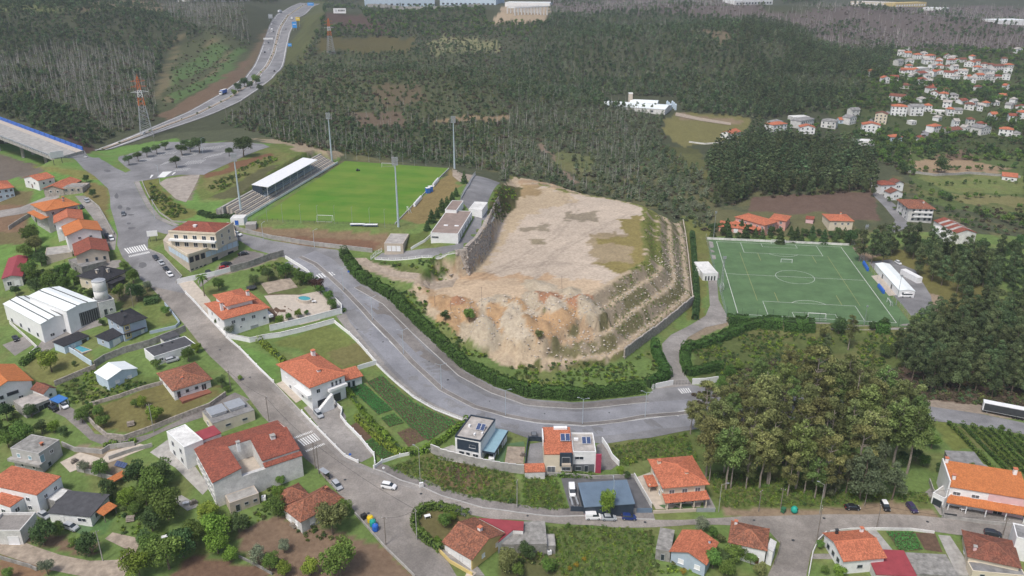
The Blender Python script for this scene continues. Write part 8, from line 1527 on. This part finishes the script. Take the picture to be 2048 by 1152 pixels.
MB().box((0,0,2.55),(3.2,1.5,.1)).build('roof','grey_metal',e); MB().box((0,.6,1.3),(2.7,.04,1.8)).build('rear_pane','glass',e); MB().box((0,.35,.5),(2.4,.4,.08)).build('bench','wood_pole',e)
def billboard(label,p,rz,w=6,h=3.2,leg=3,marks=False,legs=2):
    g =G(*p); e =empty('billboard',g,rz,label,'billboard'); MB().box((0,0,leg +h /2),(w,.25,h)).build('panel','white_metal',e)
    for x in np.linspace(-w *.3,w *.3,legs):MB().tube((x,.2,-.3),(x,.2,leg +h *.8),.14,.12,6).build('leg','dark_metal',e)
    if marks:
        for i in range(5):MB().box((w *(-.08+.11*i),-.15,leg +h *.55),(w *.075,.04,h *.34)).build('lettering','rubber',e)
        for i in range(3):MB().box((w *(-.36+.07*i),-.15,leg +h *.5),(w *.03,.04,h *.5)).build('lettering','grey_metal',e)
billboard('white billboard at the near end of the bridge',(117,328),.9,7,3.4,3.4); billboard('white billboard on the corner lawn by the apartment block',(307,483),.25,4.2,2.4,2.4); billboard('distant white billboard with dark lettering on the hill',(680,31),.05,18,7,3,True)
g =G(843,975); e =empty('cabinet',(g[0],g[1],g[2]+.15),.3,'white meter cabinet at the foot of the tall lamp post','cabinet'); MB().box((0,0,.75),(1.1,.45,1.5)).build('body','white_metal',e); MB().box((0,-.24,.75),(.9,.04,1.2)).build('door','white_old',e)
def sign(label,p,m,hgt=2.6,rz=0,round_=True):
    g =G(*p); e =empty('road_sign',g,rz,label,'road sign'); MB().tube((0,0,0),(0,0,hgt),.035,.035,5).build('post','grey_metal',e)
    (MB().tube((0,-.03,hgt),(0,-.07,hgt),.38,.38,14)if round_ else MB().box((0,-.05,hgt),(.7,.05,.7))).build('plate',m,e)
sign('blue crossing sign at the hedge end',(698,555),'blue_plastic',2.6,0,False); sign('small round sign at the drive mouth of the large villa',(768,950),'white_metal',2.4); sign('white-backed sign near the triangular junction island',(618,556),'white_metal',2.3); sign('blue sign by the zebra crossing of the villa',(701,918),'blue_plastic',1.6)
for i in range(5):
    px,py =((870,612),(902,622),(941,630),(964,612),(1124,585))[i]; g =G(px,py); e =empty('timber_pole',g,0,'%s bare pole from the left standing among the spoil heaps' % ordn[i],'pole'); MB().tube((0,0,-.3),(random.uniform(-.3,.3),0,(4.5,4.5,5.5,8,7)[i]),.09,.06,5).build('shaft','wood_pole',e); MB().box((0,0,(4.5,4.5,5.5,8,7)[i]-.4),(.5,.08,.08)).build('crosspiece','wood_pole',e)
# solar panels on the garden terrace, trampoline, garden furniture
for i in range(4):
    g =G(236+i *5.2,931+i *1.4); e =empty('solar_panel',(g[0],g[1],g[2]+.5),-.3,'%s ground solar panel from the left on the garden terrace' % ordn[i],'solar panel'); mb =MB(); 
    o =MB().box((0,0,.4),(.95,1.6,.05)).build('panel','panel_solar',e); o.rotation_euler =(.5,0,0); o =MB().box((0,.6,.0),(.06,.06,1.0)).build('leg','grey_metal',e)
g =G(503,578); e =empty('trampoline',g,0,'black round trampoline behind the pool villa','trampoline'); MB().lathe([(1.9,.75),(2.0,.8),(1.9,.85)],n=16).build('frame','dark_metal',e); MB().lathe([(0.01,.78),(1.88,.79)],n=16).build('mat','rubber',e); [MB().tube((1.9*math.cos(a),1.9*math.sin(a),0),(1.9*math.cos(a),1.9*math.sin(a),2.3),.04,.04,5).build('leg','dark_metal',e)for a in np.linspace(0,5.2,6)]
# yard clutter
def clutter(label,p,kd,rz=0):
    g =G(*p); e =empty({'table':'garden_table','pile':'woodpile','crates':'crate_stack','tank':'water_tank'}[kd],(g[0],g[1],g[2]+.08),rz,label,{'table':'table','pile':'woodpile','crates':'crates','tank':'tank'}[kd])
    if kd == 'table':
        MB().box((0,0,.74),(1.6,1.0,.08)).build('top','white_metal',e); [MB().box((x,y,.36),(.08,.08,.72)).build('leg','white_metal',e)for x in (-.7,.7)for y in (-.4,.4)]
    elif kd == 'pile':
        for r_ in range(3):
            for i in range(5-r_):MB().tube((-1,(i -(4-r_)/2)*.4,.2+r_ *.35),(1,(i -(4-r_)/2)*.4,.2+r_ *.35),.19,.19,7).build('log','bark_pale',e)
    elif kd == 'crates':
        for x,y,z in ((-.5,0,.3),(.5,.1,.3),(0,0,.92),(.1,.9,.3)):MB().box((x,y,z),(.9,.8,.58),x *.2).build('crate','wood_pole',e)
    else:MB().box((0,0,.6),(1.1,1.1,1.1)).build('container','white_metal',e); MB().lathe([(.2,1.16),(.2,1.25)],n=8).build('cap','rubber',e); MB().box((0,0,.02),(1.2,1.2,.1)).build('pallet','wood_pole',e)
for a_ in (('white table on the slab left of the courtyard building',(372,1010),'table',.3),('crates on the slab left of the courtyard building',(388,1008),'crates',.5),('white water tank between the outhouse and old cottage',(528,1000),'tank',.2),('woodpile beside the old cottage wall',(590,1052),'pile',.8),('crates behind the modern cubic house garden',(1046,912),'crates',.1),('white table in the corner garden',(855,1036),'table',.4),('white table on the pool villa terrace',(628,606),'table',.2),('woodpile on the dry lawn edge',(262,850),'pile',.4),('crates beside the grey garage block',(60,832),'crates',.2),('white water tank beside the grey concrete shed',(1098,1108),'tank',.3),('crates in the yard of the unfinished house',(150,925),'crates',.9),('woodpile on the slope by the striped orange shelter',(262,1040),'pile',.2),('white table by the semi-detached pair',(1925,1022),'table',.1),('crates beside the sheds below the vineyard',(1905,935),'crates',.3),('white bench-like table below the tree belt',(330,1078),'table',.5)):clutter(*a_)
cable('overhead cable from the lane pole towards the bungalow pole','m','p',1.4); cable('overhead cable above the verge by the skip','d','e',.6); cable('overhead cable from the verge poles to the junction pole','e','o',1.2); cable('overhead cable past the parked cars on the verge','f','h',1.2)
# ------------------------------------------------------------------ road bridge at left
zb =46.5
dk =[at_z(px,py,z)[:2]for px,py,z in ((-160,180,48),(168,301,44.3),(108,316,44.5),(-160,212,48))]; zs =[48.2,44.25,44.35,48.2]; c =np.mean(dk,0)
e =empty('road_bridge',(c[0],c[1],46),0,'concrete road bridge with blue railing crossing the valley at left','bridge')
MB().prism([tuple(p -c)for p in dk],[z -46-1.6 for z in zs],[z -46 for z in zs]).build('deck','concrete',e)
def on_deck(f0,f1,s0,s1,h0,h1,name,m):
    """strip along the deck: fractions along (f) and across (s, 0 far edge to 1 near edge)"""
    def q(f,s):a =dk[0]+(dk[1]-dk[0])*f; b =dk[3]+(dk[2]-dk[3])*f; z =(zs[0]+(zs[1]-zs[0])*f); p =a +(b -a)*s -c; return p,z -46
    P =[q(f0,s0),q(f1,s0),q(f1,s1),q(f0,s1)]; MB().prism([tuple(p[0])for p in P],[p[1]+h0 for p in P],[p[1]+h1 for p in P]).build(name,m,e)
on_deck(0,1,.26,.90,.004,.03,'carriageway','asphalt'); on_deck(0,1,.04,.25,.004,.22,'footway','paving_cream'); on_deck(0,1,.91,.985,.004,.22,'footway','kerb')
for i in range(40):on_deck(i /40,(i +.9)/40,.0,.03,.01,2.1,'railing_panel','blue_plastic')
for i in range(60):on_deck(i /60,(i +.5)/60,.985,1.0,.01,1.1,'railing_panel','grey_metal')
on_deck(0,1,.98,1.004,1.11,1.25,'handrail','grey_metal')
for f in (.44,.60,.76,.9):
    for s in (.25,.75):
        a =dk[0]+(dk[1]-dk[0])*f; b =dk[3]+(dk[2]-dk[3])*f; p =a +(b -a)*s; z0 =float(gz(*p)); zt =zs[0]+(zs[1]-zs[0])*f -1.62; MB().box((p[0]-c[0],p[1]-c[1],(z0 -1+zt)/2-46),(1.4,2.4,zt -z0 +1),.4).build('pier','concrete',e)
# ------------------------------------------------------------------ motorway
HL =[(186,301),(289,261),(372,226),(443,187),(490,155),(513,120),(524,92),(536,58),(554,28),(580,14),(600,6)]; HR =[(224,299),(312,268),(417,232),(482,203),(516,180),(547,156),(570,122),(581,65),(598,36),(626,14),(640,8)]
sheet('motorway',HL +HR[::-1],'asphalt',.35,7)
hm =[((a[0]+b[0])/2,(a[1]+b[1])/2)for a,b in zip(HL,HR)]; mid =line(hm)
tag(ribbon(MB(),mid,-1.2,1.2,.2,.5,8).build('central_reservation','gravel'),kind='structure')
mk =MB()
for e_,s in ((HL,1),(HR,-1)):
    ribbon(mk,line(e_),-s *1.4,-s *1.9,.5,None,8)
for k in (-1,1):ribbon(mk,mid,k *2.2,k *2.6,.5,None,8)
tag(mk.build('lane_marking','paint'),kind='structure')
hp =dense(mid,18,False); sc_pts =[(p[0]+random.uniform(-.5,.5),p[1],float(gz(p[0],p[1]))+.6)for p in hp if random.random()< .8]; scatter('median_shrubs',sc_pts,np.array([random.uniform(.7,1.6)for _ in sc_pts]),'bush','dark shrubs along the motorway median',31)
truck('blue lorry on the motorway coming downhill',(447,189),(420,202),'blue_plastic',L=9,dz=.4); truck('white lorry high on the motorway under the sign',(560,26),(580,21),'white_metal',L=13,dz=.4,hh=3.2); truck('small white lorry on the left carriageway',(544,64),(541,75),'white_metal',L=7,dz=.4); truck('white lorry on the right carriageway beside the signs',(584,40),(590,30),'white_metal',L=8,dz=.4)
for lb,p,hd,cl in (('white van-like car low on the motorway',(287,270),(260,281),'white'),('silver car behind the blue lorry',(465,187),(450,195),'silver'),('dark car on the left carriageway',(537,87),(535,95),'dark'),('white car on the left carriageway',(538,100),(535,110),'white'),('black car further down the left carriageway',(530,106),(526,116),'black'),('dark car on the right carriageway',(549,144),(553,136),'dark'),('grey car near the top of the right carriageway',(572,60),(574,52),'grey')):car(lb,p,hd,cl,'suv',.4)
def gantry(label,p,rz,w,h,m,hgt):
    g =G(*p); e =empty('motorway_sign',g,rz,label,'road sign'); MB().box((0,0,hgt +h /2),(w,.3,h)).build('plate',m,e); [MB().tube((x,.2,0),(x,.2,hgt +h),.2,.2,5).build('post','grey_metal',e)for x in (-w *.35,w *.35)]
    MB().box((0,-.17,hgt +h *.6),(w *.7,.04,h *.1)).build('lettering','white_metal',e)
mat('sign_blue',(.03,.30,.75),.5,.05,1)
gantry('tall blue motorway sign beside the right carriageway',(590,62),.1,6,8,'sign_blue',4); gantry('yellow motorway sign above the blue one',(597,55),.1,5.5,4.5,'yellow_plastic',9); gantry('blue direction sign at the top of the motorway',(622,17),.1,11,5,'sign_blue',5); gantry('small blue sign on the motorway verge',(580,96),.1,4.5,3.5,'sign_blue',2)
gantry('grey back of a sign beside the left carriageway',(542,44),.2,6,6,'grey_metal',5); gantry('white sign panel over the left carriageway',(537,86),.1,12,2,'white_metal',4.5)
def pylon(label,p,hgt):
    g =G(*p); e =empty('pylon',g,.5,label,'pylon'); b =hgt *.09
    def wd_(f):return b *(1-f)** 1.1+.5
    secs =[(0,.52,'grey_metal'),(.52,.66,'orange_paint'),(.66,.78,'white_metal'),(.78,1.0,'orange_paint')]
    for f0,f1,m_ in secs:
        mb =MB(); k =max(2,int((f1 -f0)*16))
        for i in range(k):
            a,c_ =f0 +(f1 -f0)*i /k,f0 +(f1 -f0)*(i +1)/k; w0,w1 =wd_(a),wd_(c_); cs =((1,1),(1,-1),(-1,-1),(-1,1))
            for j in range(4):
                p0,p1 =cs[j],cs[(j +1)% 4]; mb.tube((p0[0]*w0,p0[1]*w0,a *hgt),(p0[0]*w1,p0[1]*w1,c_ *hgt),.16,.16,4); mb.tube((p0[0]*w0,p0[1]*w0,a *hgt),(p1[0]*w1,p1[1]*w1,c_ *hgt),.09,.09,3); mb.tube((p1[0]*w0,p1[1]*w0,a *hgt),(p0[0]*w1,p0[1]*w1,c_ *hgt),.09,.09,3)
        mb.build('tower_section',m_,e)
    for f,l in ((.74,6.2),(.83,5.6),(.92,5.0)):
        mb =MB()
        for s in (-1,1):
            for y in (-.5,.5):mb.tube((0,y,f *hgt),(s *l,0,f *hgt +.3),.12,.1,4); mb.tube((0,y,f *hgt +1.6),(s *l,0,f *hgt +.3),.1,.08,4)
        mb.build('crossarm','orange_paint' if f > .78 else 'white_metal',e)
    MB().tube((0,0,hgt *.98),(0,0,hgt *1.05),.25,.05,4).build('tip','orange_paint',e)
pylon('orange and white lattice pylon beside the motorway at left',(294,272),44); pylon('farther orange and white pylon on the wooded crest',(662,108),41)
# ------------------------------------------------------------------ far village and valley buildings
VIL =[(1105,440,65,'o'),(1045,432,55,'w'),(1185,455,70,'o'),(1120,498,65,'w'),(1265,495,90,'w'),(1290,462,90,'o'),(1100,575,110,'o'),(1225,545,150,'f'),(1350,525,65,'o'),(1360,572,80,'o'),(1220,600,110,'r'),(1410,598,80,'r'),(1420,533,70,'b'),(1570,515,80,'o'),(1440,500,60,'r'),(1520,585,80,'w'),(1630,552,70,'o'),(1700,572,90,'g'),(1660,615,80,'o'),(1580,612,60,'o'),(1740,632,70,'g'),(1800,545,120,'b'),(1870,562,70,'w'),(1800,610,90,'r'),(1630,508,60,'b'),(1410,446,50,'r'),(1120,390,40,'w'),(1050,505,80,'g'),(825,588,80,'o'),(890,555,70,'g'),(935,640,70,'o'),(1000,618,70,'r'),(1210,650,80,'r'),(1090,682,100,'b'),(1320,688,80,'o'),(1290,720,80,'r'),(1300,755,60,'r'),(1370,768,80,'o'),(1450,772,90,'g'),(1540,800,90,'r'),(1570,845,80,'b'),(1480,875,100,'g'),(1430,890,60,'o'),(1330,880,110,'f'),(1030,890,130,'O'),(1170,890,120,'G'),(1010,785,130,'b'),(890,950,100,'B'),(815,1040,150,'O'),(770,1120,170,'f'),(1015,1085,110,'s'),(1325,1020,110,'o'),(1465,1030,170,'b'),(1700,1035,150,'g'),(1850,1045,110,'o'),(1930,1055,70,'g'),(1980,915,70,'o'),(1970,850,90,'r'),(1900,850,60,'g'),(285,930,160,'f'),(330,975,220,'g'),(110,985,120,'g'),(120,1010,170,'o'),(330,1030,130,'o'),(680,955,110,'g'),(490,985,130,'g'),(600,950,60,'s'),(700,895,90,'g'),(1150,960,60,'f'),(1205,1090,45,'r'),(1960,410,60,'w'),(1240,570,70,'w'),(1470,545,60,'w'),(1545,560,55,'o'),(1300,540,55,'w'),(1690,530,60,'b'),(1760,560,60,'w'),(1480,610,60,'w'),(1600,640,60,'w'),(1260,660,50,'w'),(1150,620,60,'w'),(1400,830,70,'w'),(1620,820,50,'w'),(1350,930,60,'w'),(1560,1010,60,'w')]
_r =random.Random(12)
for _ in range(60):
    q =(_r.uniform(1030,1900),_r.uniform(440,630))
    if q[1]> 400+(q[0]-1030)*.09 and all(abs(q[0]-v[0])> 38 or abs(q[1]-v[1])> 20 for v in VIL):VIL.append((round(q[0]),round(q[1]),_r.choice([45,55,65,75]),_r.choice('oowwrobw')))
for _ in range(40):
    q =(_r.uniform(1150,1960),_r.uniform(660,1060))
    if all(abs(q[0]-v[0])> 70 or abs(q[1]-v[1])> 34 for v in VIL):VIL.append((round(q[0]),round(q[1]),_r.choice([45,60,70]),_r.choice('oworbw')))
DESC ={'o':('white','orange-roofed','tile_orange','white_wall'),'w':('plain white','pale-roofed','pale_roof','white_wall'),'r':('white','red-roofed','tile_red','white_wall'),'b':('pale','brown-roofed','tile_brown','white_old'),'g':('grey-white','grey-roofed','grey_roof','white_old'),'f':('low white','flat-roofed','white_old','white_old'),'O':('tall white','orange-roofed','tile_orange','white_wall'),'G':('tall white','grey-roofed','grey_roof','white_wall'),'B':('tall cream','dark-brown-roofed','tile_brown','cream_wall'),'s':('sky-blue','orange-roofed','tile_orange','light_blue')}
rowname =lambda zy:'top' if zy < 470 else 'upper' if zy < 560 else 'middle' if zy < 660 else 'lower' if zy < 800 else 'lane-side' if zy < 930 else 'nearest'
seen ={}
vr =random.Random(3)
for zx,zy,zw,k_ in sorted(VIL):
    px,py =1528+zx /3.84,zy /3.84; g =G(px,py); dep =g[1]*CP +(CAM_H -g[2])*SP; w_ =zw /3.84*dep /F_PX *.84; d_ =max(5.5,min(10,w_ *.7)); hh =8.6 if k_ in 'OGB' else 3.4 if k_ == 'f' else vr.choice([3.6,5.6,5.8,6.2]); col,rt_,rm,wm =DESC[k_]; row =rowname(zy); key =(col,rt_,row); seen[key]=seen.get(key,0)+1
    lab ='%s %s far-village house, number %s of its like, %s row' % (col,rt_,('one two three four five six seven eight nine ten eleven twelve thirteen fourteen fifteen sixteen seventeen eighteen nineteen twenty twenty-one twenty-two twenty-three twenty-four'.split())[seen[key]-1],row)
    th =vr.choice([-.6,-.2,0,.25,.6])+vr.uniform(-.15,.15); u =np.array([math.cos(th),math.sin(th)]); v =np.array([-u[1],u[0]]); p0 =g[:2]-u *w_ /2; p1 =g[:2]+u *w_ /2
    h =House('village_house',lab,None,hh,wm,'house','houses of the far village',zg=float(g[2]),world=(p0,p1,p1 +v *d_),skirt=2.5); r_ =vr.random()
    if k_ == 'f':h.walls().flat(rm,.2)
    elif r_ < .5:h.walls().hip(1.6,rm,.4,ridge=False)
    else:h.gable(1.7,rm,.4,vr.choice(['u','u','v']),False)
    nw =max(2,int(w_ /3.2)); fs =[(i +.5)/nw for i in range(nw)]
    h.wins(0,fs,[1.0,3.8]if hh > 5 else [1.0],1.0,1.2,'dark')
    if hh > 8:h.wins(0,fs,[6.4],1.0,1.2,'dark')
# lanes through the village
sheet('lane',[(1725,262),(1738,240),(1775,222),(1782,226),(1750,244),(1740,268)],'asphalt',.3,5); sheet('lane',[(1835,285),(1845,262),(1862,258),(1850,285)],'asphalt',.3,5); sheet('lane',[(1745,390),(1752,378),(1785,405),(1812,430),(1815,455),(1780,470),(1790,440),(1770,415)],'asphalt',.15,3); sheet('lane',[(1803,290),(1812,300),(1822,330),(1828,330),(1820,300),(1808,288)],'gravel',.25,4)
sheet('track',[(1352,225),(1400,236),(1462,246),(1462,251),(1400,242),(1350,232)],'gravel',.3,5)
h =House('factory','long white factory sheds in the wooded valley',[(1216,206),(1330,219),(1327,209)],4.6,'white_old','factory'); h.gable(1.6,'white_sheet',.3,'u',False); h.wins(0,[.2,.5,.8],1.5,2.5,1.5,'dark')
h =House('factory_wing','white factory wing behind the long sheds',[(1262,203),(1314,207),(1311,201)],5.2,'white_old','factory'); h.gable(1.6,'white_sheet',.3,'u',False)
g =G(1260,210); e =empty('chimney_tower',g,0,'square cream tower rising from the valley factory','tower'); MB().box((0,0,5),(3.8,3.8,12)).build('shaft','beige_wall',e); MB().box((0,0,11.4),(4.0,4.0,.8)).build('cap','white_wall',e)
for i in range(6):
    g =G(1334+i *3.4,214+(i % 3)*3); e =empty('silo',g,0,'blue-white steel silo at the valley factory end, %s from left' % ordn[i],'silo','factory silos'); MB().lathe([(1.1,0),(1.1,5),(.4,6)],n=10).build('shell','light_blue',e); MB().lathe([(.45,5.9),(.3,6.3)],n=8).build('cap','grey_metal',e)
h =House('house','white house with orange roof in the walled valley field',[(1442,265),(1463,268),(1481,262)],4.2); h.gable(1.8,'tile_orange',.4,'v').wins(0,[.3,.7],1,1,1.2,'dark')
h =House('house','orange-roofed low house at the right end of the field wall',[(2005,352),(2035,355),(2034,347)],3.2); h.gable(1.4,'tile_orange',.4,'u').wins(0,[.3,.7],.8)
# skyline warehouses
def far_block(label,p,q,hh,m,rm,dep=40,name='warehouse'):
    a,b =G(*p),G(*q); zb_ =min(a[2],b[2]); u =(b -a)[:2]; L =np.hypot(*u); u =u /L; v =np.array([-u[1],u[0]]); v =v if v[1]> 0 else -v
    h =House(name,label,None,hh,m,'warehouse',zg=float(zb_),world=(a[:2],b[:2],b[:2]+v *dep),skirt=12); h.walls().flat(rm,.3); h.wins(0,np.linspace(.06,.94,12),2,5,3.5,'dark' if hh > 9 else 'white'); return h
far_block('long white warehouse on the skyline above the motorway hill',(730,13),(870,12),17,'light_blue','white_sheet',70); far_block('second long white warehouse on the skyline, right of the first',(880,11),(992,10),15,'light_blue','white_sheet',70); far_block('white skyline building left of the burnt ridge',(1010,13),(1100,12),8,'white_wall','white_sheet',40); far_block('white skyline building right of the burnt ridge',(1470,10),(1545,9),10,'white_wall','white_sheet',40)
far_block('cream skyline warehouse left of the yellow one',(1700,10),(1780,11),8,'cream_wall','white_old',40); far_block('long yellow skyline warehouse',(1790,14),(1852,13),9,'yellow_wall','yellow_wall',30); far_block('white flat building at the right of the ridge',(1998,48),(2060,52),9,'white_wall','white_sheet',40); far_block('low white building below the yellow warehouse',(1845,21),(1890,22),6,'white_wall','white_sheet',30)
far_block('pale building on the left skyline',(380,3),(500,2),8,'white_old','pale_roof',30)
# unfinished concrete frame
a,b =G(1030,31),G(1094,30); u =(b -a)[:2]; L =float(np.hypot(*u)); rz =math.atan2(u[1],u[0]); c =(a +b)/2; e =empty('concrete_frame',c,rz,'unfinished white concrete portal frame on the far terrace','building frame')
for i in range(11):
    x =-L /2+L *i /10; 
    for y in (0,16):MB().box((x,y,5),(1.1,1.1,12)).build('column','white_wall',e)
    MB().box((x,8,11.4),(1.0,17,.9)).build('beam','white_wall',e)
for y in (0,16):MB().box((0,y,11.6),(L +1,.9,1.4)).build('edge_beam','white_wall',e)
wall('long retaining wall below the skyline warehouses',[(735,15),(800,19),(880,20),(960,14)],7,.8,'concrete','retaining_wall')
# ------------------------------------------------------------------ haze: the air between here and the hills
if True:
    hz =MB().box((0,1650,90),(5200,4000,280)).build('haze',None); tag(hz,'thin summer haze over the valley',None,None,'stuff')
    hm_ =bpy.data.materials.new('haze'); hm_.use_nodes =True; t =hm_.node_tree; [t.nodes.remove(n)for n in list(t.nodes)if n.type != 'OUTPUT_MATERIAL']
    pv =t.nodes.new('ShaderNodeVolumePrincipled'); pv.inputs['Color'].default_value =(.80,.86,.95,1); pv.inputs['Density'].default_value =.00012; pv.inputs['Anisotropy'].default_value =.1
    t.links.new(pv.outputs[0],t.nodes['Material Output'].inputs['Volume']); hz.data.materials.append(hm_)
